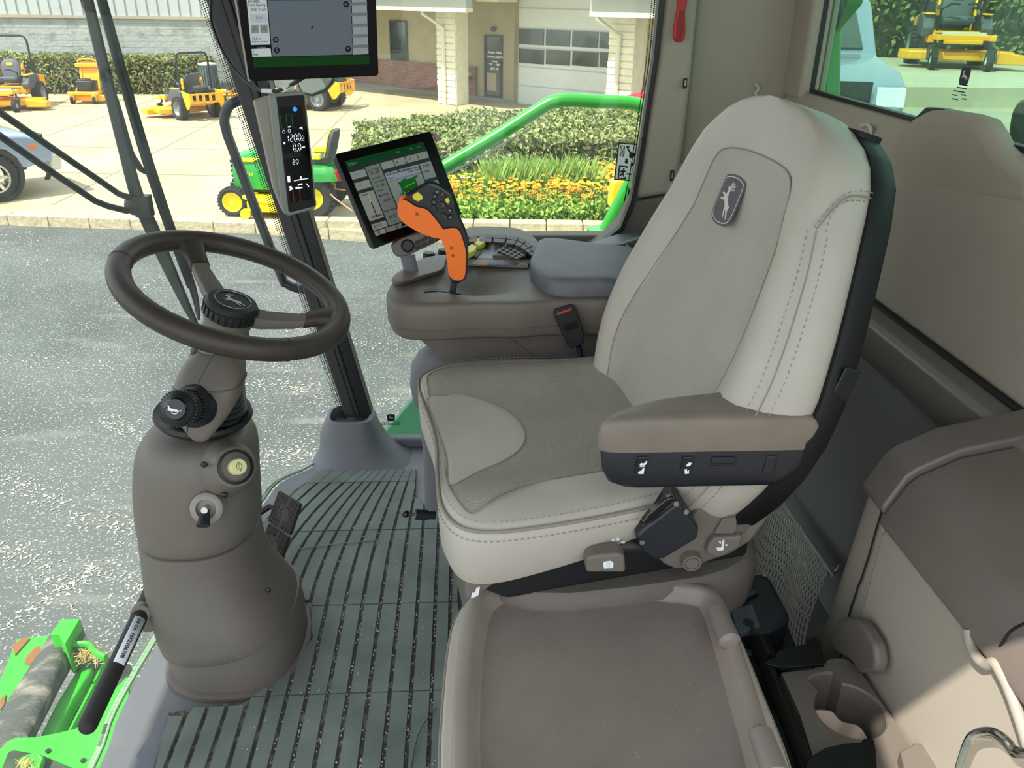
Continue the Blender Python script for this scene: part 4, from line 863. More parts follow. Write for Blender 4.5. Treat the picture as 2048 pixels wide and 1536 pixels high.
# multi-function knob with horn mark
kc = ay((352, 818), 1.165); kb0 = ay((388, 812), 1.25); kd = (kc-kb0).normalized()
b = B().lathe(kb0-kd*.02, kd, [(.037, 0), (.038, .018), (.032, .028), (.026, .05)], 30); b.out('stalk_cup', blk_b, sc)
b = B(); L0 = (kc-kb0).length
b.lathe(kb0+kd*.02, kd, [(.020, 0), (.022, .02), (.0285, .03), (.0285, L0-.045), (.026, L0-.035)], 30)
kr = B(); e1_, e2_ = frame(kd)
for k_ in range(34):
    q = 2*math.pi*k_/34; d = e1_*math.cos(q)+e2_*math.sin(q)
    for h_, l_ in ((L0*.42, .02), (L0-.02, .02)): kr.box(kb0+kd*h_+d*.029, (.003, .0025, l_), (d, d.cross(kd), kd))
kn = b.out('rotary_knob', blk, sc); kr.out('knurling', blk, kn)
b = B().lathe(kc-kd*.035, kd, [(.030, 0), (.031, .012), (.0295, .024), (.0235, .030), (.019, .034), (.018, .035)], 30); cap_ = b.out('knob_cap', blk, kn)
B().lathe(kc-kd*.002, kd, [(.0185, 0), (.0185, .004), (.016, .0065), (.001, .0075)], 28).out('horn_button', blk_g, kn)
hs = kc+kd*.0068; rx_ = V((1, 0, 0)); rx_ = (rx_-kd*rx_.dot(kd)).normalized(); ry_ = kd.cross(rx_); ry_ = ry_ if ry_.z > 0 else -ry_
def P2(x, y, s=1): return hs+(rx_*x+ry_*y)*s
hb = B()
hb.prism([P2(*p) for p in [(-.011, .007), (-.008, .006), (-.007, .002), (.004, -.001), (.008, -.003), (.010, -.001), (.0105, -.0035), (.0045, -.0045), (-.004, -.0035), (-.0085, -.002), (-.011, -.001), (-.0095, .003)]], kd*.0006)
hb.tube([P2(*p) for p in [(-.004, -.003), (-.004, -.006), (.001, -.0072), (.005, -.0055), (.0045, -.003)]], .0008, 6, sm=3)
hb.out('horn_mark', white, kn)
# turn-button in a deep black cup
bc = ay((472, 934), 1.235); bdn = (V((.40, -.55, .36))).normalized()
ho = B().lathe(bc-bdn*.075, bdn, [(.055, 0), (.050, .03), (.038, .06), (.036, .068), (.033, .07)], 32); ho.out('switch_pod', plas, sc)
B().lathe(bc-bdn*.02, bdn, [(.031, 0), (.031, .022), (.028, .024), (.026, .005)], 32, True, False).out('switch_cup', blk, sc)
b = B().lathe(bc-bdn*.014, bdn, [(.0145, 0), (.0145, .03), (.013, .034), (.001, .0345)], 28); yb = b.out('push_button', cream, sc)
uu = V((0, 0, 1))-bdn*bdn.z; uu.normalize(); vv = uu.cross(bdn)
b = B()
for s_ in (-1, 1): b.tube([bc+bdn*.0207+vv*x+uu*y for x, y in [(0, .008), (s_*.0045, .002), (s_*.003, -.004), (0, -.006)]], .0006, 5, sm=3)
b.tube([bc+bdn*.0207+uu*y for y in (.006, -.009)], .0005, 5); b.out('wiper_mark', M('mark_olive', '6f7138', .6), yb)
# ignition key
kk = ay((412, 1018), 1.222); kn_ = V((.05, -.93, .35)).normalized()
B().lathe(kk-kn_*.02, kn_, [(.030, 0), (.029, .018), (.024, .022), (.018, .022), (.017, .012)], 30).out('key_barrel', M('barrel_grey', '8b8580', .4), sc)
ky = B(); kt_ = ay((406, 1052), 1.19)
ky.tube([kk, kk.lerp(kt_, .35), kt_], [.006, .009, .0125], 12, ell=.55); ky.out('key', blk_b, sc); B().tube([kk-kn_*.004, kk+kn_*.012], .006, 10).out('key_blade', steel, sc)
for p, Y_ in [((278, 949), 1.31), ((408, 929), 1.232), ((448, 990), 1.228), ((536, 1180), 1.262)]:
    q = ay(p, Y_); B().ball(q, (.0065, .004, .006), 12).out('screw_hole', blk, sc)
# ================= STEERING WHEEL =================
sw = thing('steering_wheel', 'brown leather wrapped steering wheel with stitched inner seam and two spokes', 'steering wheel', tuple(wc))
e1_ = V((0, 1, 0)); e1_ = (e1_-ax_*e1_.dot(ax_)).normalized(); e2_ = ax_.cross(e1_)
R_ = .1875; N_ = 96
rimc = [wc+e1_*math.cos(2*math.pi*i/N_)*R_+e2_*math.sin(2*math.pi*i/N_)*R_ for i in range(N_)]
B().tube(rimc, .0195, 18, True, up=ax_).out('rim', wheelm, sw)
def rang(px, py): # angle on the rim nearest to a pixel
    q = apl((px, py), wc, ax_)-wc; return math.atan2(q.dot(e2_), q.dot(e1_))
for p in [(228, 520), (232, 535)][:1]+[(572, 532), (585, 712), (392, 498)][:2]:
    t_ = rang(*p); d = e1_*math.cos(t_)+e2_*math.sin(t_); c_ = wc+d*R_; tg = ax_.cross(d)
    B().tube([c_+(d*math.cos(q)+ax_*math.sin(q))*.0195 for q in [i*math.pi/9 for i in range(18)]], .0010, 6, True).out('leather_joint', wheelm, sw)
st = B()
for i in range(300):
    t_ = 2*math.pi*i/300; d = e1_*math.cos(t_)+e2_*math.sin(t_); tg = ax_.cross(d)
    for s_ in (-1, 1):
        c_ = wc+d*(R_-.019)+ax_*(.0022*s_+.003); st.box(c_+tg*(.0006*s_), (.0012, .0036, .0011), (d, (ax_*.8+tg*.6*s_).normalized(), (tg*.8-ax_*.6*s_).normalized()))
st.out('stitching', M('stitch_thread', '5d544b', .8), sw)
hubp = wc-ax_*.045
def spoke(px, py, ang=None):
    t_ = rang(px, py) if ang is None else ang; d = e1_*math.cos(t_)+e2_*math.sin(t_); tg = ax_.cross(d)
    pts = [hubp+d*.02, hubp+d*.06+ax_*.002, wc+d*.115-ax_*.030, wc+d*.15-ax_*.012, wc+d*.178-ax_*.002]
    b = B(); rr = []
    for p, w_, h_ in zip(pts, (.026, .020, .0165, .0165, .018), (.014, .013, .011, .011, .012)): rr.append(ring(p, tg*w_, (ax_*.9+d*.2).normalized()*h_, 20, 0, .45))
    b.loft(rr[:4]); b.out('spoke', plas, sw, label='brown plastic spoke')
    b = B(); rr = []
    for r_, h_, w_, th_ in ((.128, -.0235, .0185, .0135), (.150, -.012, .019, .0145), (.165, -.005, .024, .015), (.178, -.001, .036, .0155), (.186, 0, .048, .015)): rr.append(ring(wc+d*r_+ax_*h_, tg*w_, ax_*th_, 20, 0, .75))
    b.loft(rr); b.out('spoke_sleeve', wheelm, sw)
spoke(385, 490); spoke(672, 632)
t3 = (rang(385, 490)+rang(672, 632))/2+math.pi
B().lathe(wc-ax_*.088, ax_, [(.036, 0), (.040, .02), (.043, .03), (.043, .042), (.040, .044)], 36).out('hub', plas, sw)
cc = wc-ax_*.046
b = B().lathe(cc, ax_, [(.044, -.004), (.0465, 0), (.0465, .018), (.045, .022), (.042, .0265), (.031, .029), (.0305, .0275), (.001, .0275)], 48); hc = b.out('hub_cap', M('cap_black', '191a1c', .5, bump=.5, bs=900), sw)
b = B()
for i in range(26):
    q = 2*math.pi*i/26; d = e1_*math.cos(q)+e2_*math.sin(q); b.box(cc+ax_*.008+d*.047, (.0035, .0075, .018), (d, ax_.cross(d), ax_))
b.out('grip_rib', blk, hc, bev=.0008, kind='stuff')
B().tube([cc+ax_*.0288+(e1_*math.cos(q)+e2_*math.sin(q))*.031 for q in [i*math.pi/24 for i in range(48)]], .0006, 6, True).out('badge_ring', steel, hc)
DEER = [(-.62, .30), (-.50, .40), (-.44, .44), (-.30, .36), (-.22, .20), (-.08, .12), (.15, .08), (.36, .06), (.50, .14), (.56, .10), (.50, .02), (.62, -.10), (.95, -.26), (.92, -.31), (.58, -.20), (.40, -.18), (.42, -.26), (.68, -.44), (.64, -.48), (.32, -.32), (.20, -.20), (-.05, -.16), (-.22, -.20), (-.38, -.38), (-.50, -.42), (-.52, -.36), (-.42, -.30), (-.34, -.18), (-.50, -.14), (-.62, -.24), (-.68, -.20), (-.56, -.06), (-.40, -.04), (-.38, .08), (-.44, .22), (-.60, .24)]
ANT = [[(-.44, .42), (-.36, .58), (-.40, .76)], [(-.37, .54), (-.24, .64), (-.22, .78)], [(-.33, .47), (-.16, .52), (-.08, .64)], [(-.48, .42), (-.50, .56), (-.56, .66)]]
def deer(o, xd, yd, n, s, mat, parent, name='deer_emblem', th=.0006):
    f = lambda x, y: o+xd*(x*s)+yd*(y*s)
    b = B().prism([f(*p) for p in DEER], n*th)
    for a in ANT: b.tube([f(*p)+n*th*.5 for p in a], .035*s, 5)
    return b.out(name, mat, parent, sm=0)
dx_ = V((1, 0, 0)); dx_ = (dx_-ax_*dx_.dot(ax_)).normalized(); dy_ = ax_.cross(dx_)
deer(cc+ax_*.0277, dx_, dy_, ax_, .026, steel, hc)
# ================= PEDALS, GRAB BAR, BALL MOUNT =================
pm = M('pedal_rubber', '4c4742', .75, bump=.3, bs=300)
def pedal(c4, label, lift):
    pd = thing('brake_pedal', label, 'pedal', tuple(az(c4[2], .03)), 'brake pedals')
    q = [az(c4[0], .13+lift), az(c4[1], .11+lift), az(c4[2], .045+lift), az(c4[3], .06+lift)]
    n = (q[1]-q[0]).cross(q[3]-q[0]).normalized(); n = n if n.z > 0 else -n
    B().prism([p-n*.014 for p in q], n*.014).out('pad', pm, pd, bev=.005)
    b = B()
    for i in range(11):
        for j in range(14):
            u, v = (i+.7)/11.4, (j+.7)/14.4
            if .42 < u < .58 or (.3 < u < .72 and .28 < v < .72): continue
            p = q[0].lerp(q[1], u).lerp(q[3].lerp(q[2], u), v); b.box(p+n*.0012, (.0036, .0036, .003), ((q[1]-q[0]).normalized(), n.cross((q[1]-q[0]).normalized()), n))
    b.out('grip_studs', pm, pd, kind='stuff')
    c = (q[0]+q[1]+q[2]+q[3])/4; B().lathe(c, n, [(.016, 0), (.016, .003), (.012, .003), (.011, .001)], 24).out('pad_ring', pm, pd)
    B().tube([c-n*.012, c-n*.03+V((-.05, 0, .02)), V((-.62, c.y, .03))], .008, 8).out('pedal_arm', blk_m, pd)
pedal([(556, 980), (602, 1008), (580, 1072), (534, 1042)], 'far brown ribbed brake pedal right of the steering column', 0)
pedal([(537, 1044), (578, 1074), (556, 1143), (512, 1110)], 'near ribbed brake pedal half hidden behind the steering column shroud', 0)
gb = thing('grab_bar', 'black foam covered grab bar slanting left of the steering column with white number label', 'bar', (-.6, 1.05, .25))
g0, g1, g2 = ay((176, 1450), 1.05), ay((283, 1225), 1.27), ay((310, 1165), 1.42)
B().tube([g0, g1, g2], .0162, 20).ball(g0, .0162, 16).out('bar', M('foam_black', '2b2828', .7, bump=.2, bs=400), gb)
br_ = B().prism([ay(p, 1.27) for p in [(275, 1238), (298, 1231), (336, 1233), (340, 1250), (320, 1252), (306, 1264), (288, 1266), (278, 1256)]], (0, .012, 0)); br_.lathe(g1, (g2-g1).normalized(), [(.0198, -.012), (.0198, .012)], 20)
br_.out('bracket', plas, gb, bev=.003)
dgb = (g0-g1).normalized(); nrm = (CAM-g1); nrm = (nrm-dgb*nrm.dot(dgb)).normalized(); side = dgb.cross(nrm)
g3 = g1+dgb*.018; lb = B(); L_len = .098
lb.loft([[g3+dgb*u*L_len+(nrm*math.cos(a_)+side*math.sin(a_))*.0165 for a_ in [-.2+.18*i-.0 for i in range(-4, 5)]] for u in (0, 1)], False, False, False)
lb.noflip = True; lo_ = lb.out('label', lab, gb, solid=.0003)
nn_ = (nrm*math.cos(-.2)+side*math.sin(-.2)); sd_ = dgb.cross(nn_)
txto('HXE106398', g3+dgb*.036+nn_*.0169+sd_*(.004 if sd_.x < 0 else -.004), dgb, nn_.cross(dgb), .0105, 'label_text', blk, lo_, bold=.0002)
txto('UK CA', g3+dgb*.004+nn_*.0169+sd_*(.004 if sd_.x < 0 else -.004), dgb, nn_.cross(dgb), .0085, 'label_text', blk, lo_, bold=.0002)
bm_ = thing('ball_mount', 'black ball mount on a short stem beside the seat above the mat', 'mount', tuple(ay((845, 1030), 1.3)))
p0, p1, p2 = ay((812, 1028), 1.3), ay((828, 1029), 1.3), ay((870, 1031), 1.31)
B().ball(p0, .0075, 16).tube([p0, p1], .0025, 8).out('ball', blk_g, bm_); B().tube([p1, p1+(p2-p1)*.05], .0095, 16).out('washer', steel, bm_); B().tube([p1+(p2-p1)*.06, p1+(p2-p1)*.62], .0105, 16).tube([p1+(p2-p1)*.62, p2], .0085, 16).out('stem', blk_b, bm_)
# ================= OPERATOR SEAT =================
AL = math.radians(8); RH = math.radians(17)
SO = V((.31, 1.24, .60)); sd_ = V((-math.cos(AL), -math.sin(AL), 0)); se = V((-math.sin(AL), math.cos(AL), 0))
bu = -sd_*math.sin(RH)+Z1*math.cos(RH); bn = sd_*math.cos(RH)+Z1*math.sin(RH)
def CP(f, s, z=0): return SO+sd_*(f-.012)+se*s+Z1*(z+.012)
def BP(s, v, h=0): return SO+se*(s*(1.0 if s > 0 else 1.13))+bu*(v*.985)+bn*(h if h > -.03 else -.03+(h+.03)*.66)
seat = thing('operator_seat', 'beige leather operator seat with high backrest and deer badge in the cab centre', 'seat', (.2, 1.24, 0))
out2 = [(-.10, -.20), (.02, -.235), (.14, -.258), (.26, -.270), (.335, -.268), (.375, -.245), (.392, -.19), (.388, -.10), (.380, -.02), (.380, .06), (.386, .15), (.388, .22), (.375, .268), (.33, .302), (.25, .312), (.14, .300), (.02, .272), (-.10, .22)]
out3 = [V((x, y, 0)) for x, y in out2]; oc = spl(out3, 6, True); cen = V((.16, .01, 0))
def zt_(f, s):
    k = 1.0
    return .010+.016*math.exp(-((abs(s-.01)-.205)/.055)**2)-.006*math.exp(-(s/.14)**2)-.012*max(0, (f-.30)/.1)**2+.010*math.exp(-((f+.05)/.1)**2)
def ringc(sc_, zf): return [CP(cen.x+(p.x-cen.x)*sc_, cen.y+(p.y-cen.y)*sc_, zf(cen.x+(p.x-cen.x)*sc_, cen.y+(p.y-cen.y)*sc_)) for p in oc]
b = B()
b.loft([ringc(.90, lambda f, s: -.055-.062*max(0, f/.4)), ringc(.965, lambda f, s: -.05-.060*max(0, f/.4)), ringc(1.0, lambda f, s: -.035-.045*max(0, f/.4)), ringc(1.012, lambda f, s: -.02), ringc(1.0, lambda f, s: -.002), ringc(.985, lambda f, s: .003+.2*zt_(f, s)), ringc(.95, lambda f, s: zt_(f, s)*.8+.002), ringc(.88, zt_), ringc(.7, zt_), ringc(.45, zt_), ringc(.2, zt_), ringc(.02, zt_)])
cush = b.out('seat_cushion', leather, seat)
B().tube([CP(cen.x+(p.x-cen.x)*1.003, cen.y+(p.y-cen.y)*1.003, .003) for p in oc], .0028, 8, True).out('piping', leather_seam, cush)
def dashes(pts, name, parent, mat=leather_seam, r=.0008, on=.006, off=.003):
    b = B(); L = 0; cur = []
    for a, c in zip(pts, pts[1:]):
        n = max(1, int((c-a).length/.0015))
        for i in range(n):
            p = a.lerp(c, i/n); L += (c-a).length/n
            if L % (on+off) < on: cur.append(p)
            elif cur:
                if len(cur) > 1: b.tube([cur[0], cur[-1]], r, 4)
                cur = []
    return b.out(name, mat, parent, kind='stuff')
dashes(ringc(1.013, lambda f, s: -.012), 'stitching', cush); dashes(ringc(.972, lambda f, s: .0075+.5*zt_(f, s)), 'stitching', cush)
def patch(poly, zf, off, fP, name, mat, parent, lv=10, lip=.0015, k=5):
    pp_ = spl([V((x, y, 0)) for x, y in poly], k, True); c = sum(pp_, V((0, 0, 0)))/len(pp_); rings = []
    for i in range(lv+1):
        t = 1-i/lv; t = max(t, .02); q = [c+(p-c)*t for p in pp_]
        rings.append([fP(p.x, p.y, zf(p.x, p.y)+(off if i else off-lip)) for p in q])
    b = B(); b.loft(rings, False, True); return b.out(name, mat, parent), [fP(p.x, p.y, zf(p.x, p.y)+off*.6) for p in pp_]
CPz = lambda f, s, z: CP(f, s, z)
fab, edge = patch([(-.09, -.145), (.05, -.16), (.16, -.172), (.25, -.188), (.31, -.212), (.35, -.238), (.366, -.22), (.376, -.17), (.374, -.09), (.366, 0), (.368, .10), (.374, .17), (.365, .235), (.31, .272), (.2, .272), (.05, .24), (-.09, .195)], zt_, .0020, CPz, 'fabric_panel', fabric, cush, 14)
B().tube(edge, .0010, 5, True).out('panel_seam', leather_seam, cush)
lp, edge = patch([(.374, -.155), (.33, -.125), (.27, -.085), (.235, -.04), (.225, .01), (.235, .065), (.265, .11), (.31, .145), (.345, .15), (.377, .15), (.372, .05), (.367, -.05)], zt_, .0042, CPz, 'thigh_panel', leather, cush, 10)
B().tube(edge, .0012, 5, True).out('panel_seam', leather_seam, cush)
# backrest
def wv(v):
    T = [(-.06, .19), (0, .232), (.06, .262), (.12, .280), (.18, .288), (.24, .285), (.30, .272), (.36, .255), (.42, .236), (.48, .216), (.52, .200), (.55, .178), (.575, .142), (.592, .09), (.60, .03)]
    for (a, x), (c, y) in zip(T, T[1:]):
        if a <= v <= c: return x+(y-x)*(v-a)/(c-a)
    return T[0][1] if v < -.06 else T[-1][1]
def hf(s, v):
    w_ = wv(v); k = abs(s)/max(w_, .01)
    bol = .036*math.exp(-((k-.80)/.16)**2)*max(0, 1-(max(0, v-.24)/.30)**1.6)
    lum = .012*math.exp(-((v-.12)/.12)**2); headp = .022*max(0, min(1, (v-.40)/.12))*(1-.5*k*k)
    return bol+lum+headp-.010*max(0, (v-.5)/.1)
def bring(v):
    w_ = wv(v); pts = []; th = .105 if v < .5 else .105-.35*(v-.5)
    for i in range(25):
        k = -1+2*i/24; pts.append((k*w_*.955, hf(k*w_*.955, v)-(.012 if abs(k) == 1 else 0)))
    pts += [(w_*.99, -.022), (w_, -.045), (w_*.985, -.08), (w_*.94, -th)]
    for i in range(7): k = 1-2*i/6; pts.append((k*w_*.88, -th-.006))
    pts += [(-w_*.94, -th), (-w_*.985, -.08), (-w_, -.045), (-w_*.99, -.022)]
    return [BP(s, v, h) for s, h in pts]
vs_ = [-.06, -.04, 0, .04, .08, .12, .16, .20, .24, .28, .32, .36, .40, .44, .48, .52, .545, .565, .582, .593, .599]
b = B(); b.loft([bring(v) for v in vs_]); bkr = b.out('backrest', leather, seat, sm=60)
BPh = lambda s, v, h: BP(s, v, h)
ppoly = [(-.11, .508), (-.02, .514), (.06, .505), (.095, .485), (.115, .44), (.140, .36), (.165, .28), (.182, .20), (.184, .12), (.165, .04), (.13, -.02), (0, -.03), (-.12, -.02), (-.15, .04), (-.170, .12), (-.176, .20), (-.172, .28), (-.162, .36), (-.150, .44), (-.142, .485)]
pn, edge = patch(ppoly, hf, .0018, BPh, 'perforated_panel', perf, bkr, 14, k=4)
B().tube(edge, .0011, 5, True).out('panel_seam', leather_seam, bkr)
for sg in (-1, 1):
    for o_ in (0, .012):
        ln = [BP(sg*(wv(v)*.965+o_*.55), v, hf(wv(v)*.955, v)-.001-o_*1.1) for v in [-.03+.02*i for i in range(25)]]
        (dashes(ln, 'stitching', bkr) if o_ else (B().tube([p+bn*.0003 for p in ln], .0012, 5).out('side_seam', leather_seam, bkr)))
    ln = [BP(sg*(wv(v)*.955-.009), v, hf(wv(v)*.955-.009, v)+.0010) for v in [-.03+.02*i for i in range(25)]]; dashes(ln, 'stitching', bkr)
    ln = [BP(sg*(wv(.51+.004*i)*(.90)+.0), .51+.004*i, hf(.1, .51)-.0*i) for i in range(3)]
for o_ in (0, .012, -.010):
    oz = o_*.6; ln = spl([BP(-(wv(.452)*.965+(-o_)*.5), .452, hf(wv(.452)*.955, .452)-.0005-max(0, -o_)*1.1), BP(-wv(.478)*.985+o_*.35, .480+oz*.6, -.002), BP(-wv(.495)*1.002, .500+oz, -.016), BP(-wv(.505)*1.006, .508+oz, -.045), BP(-wv(.505)*.99, .509+oz, -.085)], 6)
    (dashes(ln, 'stitching', bkr) if o_ else B().tube(ln, .0012, 5).out('top_seam', leather_seam, bkr))
# badge patch
lc = BP(-.002, .432, hf(0, .45)+.0048); bg = M('badge_grey', '5b5a60', .8); brim = M('badge_rim', 'cfc9c0', .6)
def badge(sx_, sy_): return [lc+se*(-x*sx_)+bu*(y*sy_) for x, y in [(-.62, -.9), (0, -1), (.62, -.9), (.86, -.62), (.9, .0), (.86, .72), (.66, .9), (0, .98), (-.66, .9), (-.86, .72), (-.9, 0), (-.86, -.62)]]
pb = B().prism(spl(badge(.040, .041), 4, True), bn*.0018).out('badge', bg, bkr); B().prism(spl(badge(.0365, .0375), 4, True), bn*.0022).out('badge_rim', brim, pb); B().prism(spl(badge(.035, .036), 4, True), bn*.0025).out('badge_field', bg, pb)
dd_ = (-se*.78+bu*(-.62)).normalized(); uu_ = (bu*.78-se*.62).normalized()
deer(lc+bn*.0026-bu*.001, dd_, uu_, bn, .034, brim, pb)
# black shell of the backrest
b = B()
def sring(v, k0=1.0):
    w_ = wv(v)*k0+.004; return [BP(s, v, h) for s, h in [(-w_, -.070), (-w_-.004, -.085), (-w_-.002, -.125), (-w_+.02, -.145), (-w_*.4, -.155), (w_*.4, -.155), (w_-.02, -.145), (w_+.002, -.125), (w_+.004, -.085), (w_, -.070), (w_*.5, -.075), (-w_*.5, -.075)]]
b.loft([sring(v) for v in [-.10, -.04, 0, .06, .12, .18, .24, .30, .36, .42, .48, .53, .56, .58]]+[[p-bu*.004 for p in sring(.592, 1.4)]]); shl = b.out('back_shell', M('shell_black', '121415', .5, spec=.3), seat, sm=50)
B().box(BP(-wv(.27)-.0085, .27, -.105), (.004, .055, .026), (se, bu, bn)).out('shell_cap', blk, shl, bev=.002)
# lower body of the seat
b = B(); b.loft([[CP(f, s, z) for f, s in [(-.12, -.20), (.30, -.23), (.335, -.2), (.34, .2), (.30, .24), (-.12, .2)]] for z in (-.16, -.07)]); b.out('seat_pan', blk, seat, bev=.01)
b = B(); b.loft([ring(CP(.09, .0, z), sd_*rx, se*ry, 28, 0, .55) for z, rx, ry in [(-.34, .245, .235), (-.30, .26, .25), (-.20, .265, .255), (-.165, .26, .25), (-.155, .25, .24)]]); b.out('suspension_cover', plas, seat)
b = B(); pr = []
for i in range(6): pr += [(1.0, -.345-.045*i), (1.07, -.36-.045*i), (1.0, -.385-.045*i)]
b.loft([ring(CP(.09, 0, z+.02), sd_*.215*k_, se*.205*k_, 28, 0, .6) for k_, z in pr[:16]][::-1]); b.out('suspension_bellows', M('bellows_grey', '83868f', .6), seat)
b = B(); b.loft([ring(CP(.06, 0, z), sd_*rx, se*ry, 24, 0, .5) for z, rx, ry in [(-.60, .27, .22), (-.575, .26, .21)]]); b.out('seat_base', plas_g, seat)
# near side frame trim with recline handle
Ys = .985
def sp(ps, y=Ys, th=.035): return B().prism([ay(p, y) for p in ps], (0, th, 0))
sp([(1385, 968), (1562, 968), (1556, 1000), (1536, 1045), (1505, 1085), (1462, 1112), (1415, 1128), (1395, 1140), (1352, 1142), (1328, 1132), (1306, 1110), (1340, 1092), (1362, 1060), (1390, 1020)]).out('side_trim', plas, seat, bev=.010, seg=3)
st_ = [o for o in C.objects if o.name == 'side_trim'][0]
sp([(1455, 1025), (1508, 1018), (1520, 1022), (1490, 1068), (1436, 1080), (1440, 1050)], Ys-.003, .02).out('handle_recess', plas_d, st_, bev=.004)
sp([(1446, 1038), (1474, 1035), (1474, 1060), (1468, 1068), (1428, 1068)], Ys-.006, .012).out('recess_insert', plas, st_, bev=.002)
sp([(1428, 1076), (1470, 1074), (1486, 1070), (1482, 1095), (1448, 1114), (1432, 1117), (1412, 1108), (1418, 1090)], Ys-.014, .02).out('recline_lever', plas, seat, bev=.005)
def mark(polys, y, parent, name='symbol', mat=white, th=.0012):
    b = B()
    for p_ in polys: b.prism([ay(q, y) for q in p_], (0, th, 0))
    return b.out(name, mat, parent, sm=0)
rl = [o for o in C.objects if o.name == 'recline_lever'][0]
mark([[(1445, 1081), (1449, 1080), (1447, 1100), (1436, 1102), (1432, 1096), (1443, 1095)], [(1451, 1088), (1456, 1090), (1451, 1093)], [(1437, 1084), (1442, 1083), (1442, 1088)]], Ys-.0155, rl)
c_ = ay((1384, 1126), Ys-.012); B().lathe(c_+V((0, .03, 0)), (0, -1, 0), [(.0155, 0), (.0155, .028), (.0145, .032), (.0001, .032)], 32).out('pivot_cap', plas, st_)
b = B()
for i in range(10):
    a0 = i*math.pi/5; b.tube([c_+V((math.cos(a0+q)*.0105, -.0022, math.sin(a0+q)*.0105)) for q in (0, .15, .3, .45)], .0007, 4)
b.out('cap_slots', blk, st_)
txto('GRAMMER', ay((1482, 1000), Ys-.0005), X1, Z1, .011, 'embossed_text', plas_d, st_, th=.001)
# belt reel (left) : black rounded box
def boxy(p0, p1, y, w_, th, name, mat, parent, bev=.008):
    a, b_ = ay(p0, y), ay(p1, y); d = (b_-a).normalized(); n = V((0, -1, 0)); s_ = d.cross(n)
    return B().prism([a-s_*w_, b_-s_*w_, b_+s_*w_, a+s_*w_], (0, th, 0)).out(name, mat, parent, bev=bev, seg=3)
rt = B().prism([ay(p, .955) for p in [(1272, 1075), (1283, 1062), (1352, 1008), (1366, 1010), (1398, 1058), (1396, 1078), (1330, 1118), (1310, 1122), (1286, 1104)]], (0, .055, 0)).out('belt_reel', blk_b, seat, bev=.012, seg=4)
B().prism([ay(p, .962) for p in [(1282, 1052), (1352, 1000), (1372, 1012), (1300, 1066), (1276, 1072)]], (0, .06, 0)).out('reel_housing', blk, rt, bev=.004)
B().prism([ay(p, .95) for p in [(1284, 1046), (1296, 1030), (1330, 1000), (1346, 993), (1350, 1000), (1318, 1032), (1290, 1050)]], (0, .012, 0)).out('belt_guide', blk_g, rt, bev=.003)
for p in [(1372, 1023), (1284, 1084), (1352, 1007)]: B().lathe(ay(p, .954), (0, -1, 0), [(.004, 0), (.004, .002)], 12).out('screw', steel, rt)
# wiring under the cushion
b = B(); r = random.Random(2)
b.tube([ay((1020, 1140), 1.0), ay((1120, 1112), .99), ay((1225, 1092), .985), ay((1290, 1088), .985)], [.012, .014, .016, .014], 10, sm=4); b.out('wiring_loom', blk, seat)
b = B()
for p in [(1226, 1080), (1236, 1078), (1246, 1084), (1240, 1096), (1068, 1140)]: b.ball(ay(p, .965), (.004, .003, .002), 6)
b.tube([ay((1232, 1090), .965), ay((1236, 1100), .965), ay((1246, 1105), .965)], .0015, 5); b.out('loom_tape', white, seat)
lv = B().prism([ay(p, .93) for p in [(1172, 1120), (1184, 1112), (1238, 1107), (1250, 1112), (1252, 1146), (1172, 1146)]], (0, .03, 0)).out('swivel_lever', plas, seat, bev=.005)
mark([[(1206, 1126), (1212, 1123), (1222, 1122), (1227, 1126), (1226, 1136), (1208, 1137)]], .928, lv); mark([[(1212, 1124), (1221, 1124), (1220, 1135), (1213, 1136)]], .9275, lv, mat=lab)
lv2 = B().prism([ay(p, .955) for p in [(928, 1162), (1000, 1142), (1002, 1160), (960, 1190), (930, 1202)]], (0, .03, 0)).out('height_lever', plas, seat, bev=.005)
mark([[(942, 1196), (944, 1186), (950, 1185), (953, 1176), (960, 1174), (957, 1190), (950, 1194)]], .953, lv2)
# ---- armrest ----
def apts(z, ps): return [az(p, z) for p in ps]
plan = apts(.783, [(1200, 842), (1235, 824), (1310, 806), (1390, 796), (1460, 790), (1560, 791), (1618, 794), (1642, 806), (1652, 828), (1648, 845), (1600, 848), (1400, 851), (1290, 853), (1240, 853), (1208, 850)])
plan = spl(plan, 3, True); pc_ = sum(plan, V((0, 0, 0)))/len(plan)
def ar(z, k, kx=1, dx=0):
    return [V((pc_.x+(p.x-pc_.x)*k*kx+dx, pc_.y+(p.y-pc_.y)*k, z)) for p in plan]
b = B(); b.loft([ar(.742, .99), ar(.746, 1.0), ar(.765, 1.005), ar(.779, .985), ar(.787, .94), ar(.792, .84), ar(.7945, .6), ar(.795, .2)]); pad = b.out('armrest_pad', M('armrest_vinyl', '7d7368', .5, bump=.3, bs=500, var=.06, vs=20), seat)
def ab(z, k, f0, f1):  # box under the pad, ends drawn in
    x0, x1 = min(p.x for p in plan), max(p.x for p in plan); return [V((x0+f0+(p.x-x0)/(x1-x0)*(x1-x0-f0-f1), pc_.y+(p.y-pc_.y)*k, z)) for p in plan]
b = B(); b.loft([ab(.678, .62, .05, .07), ab(.681, .80, .035, .055), ab(.690, .92, .018, .045), ab(.710, .975, .008, .025), ab(.740, .985, .004, .004), ab(.744, .97, .006, .006)]); sbx = b.out('switch_box', blk_b, seat)
ynear = min(p.y for p in plan)
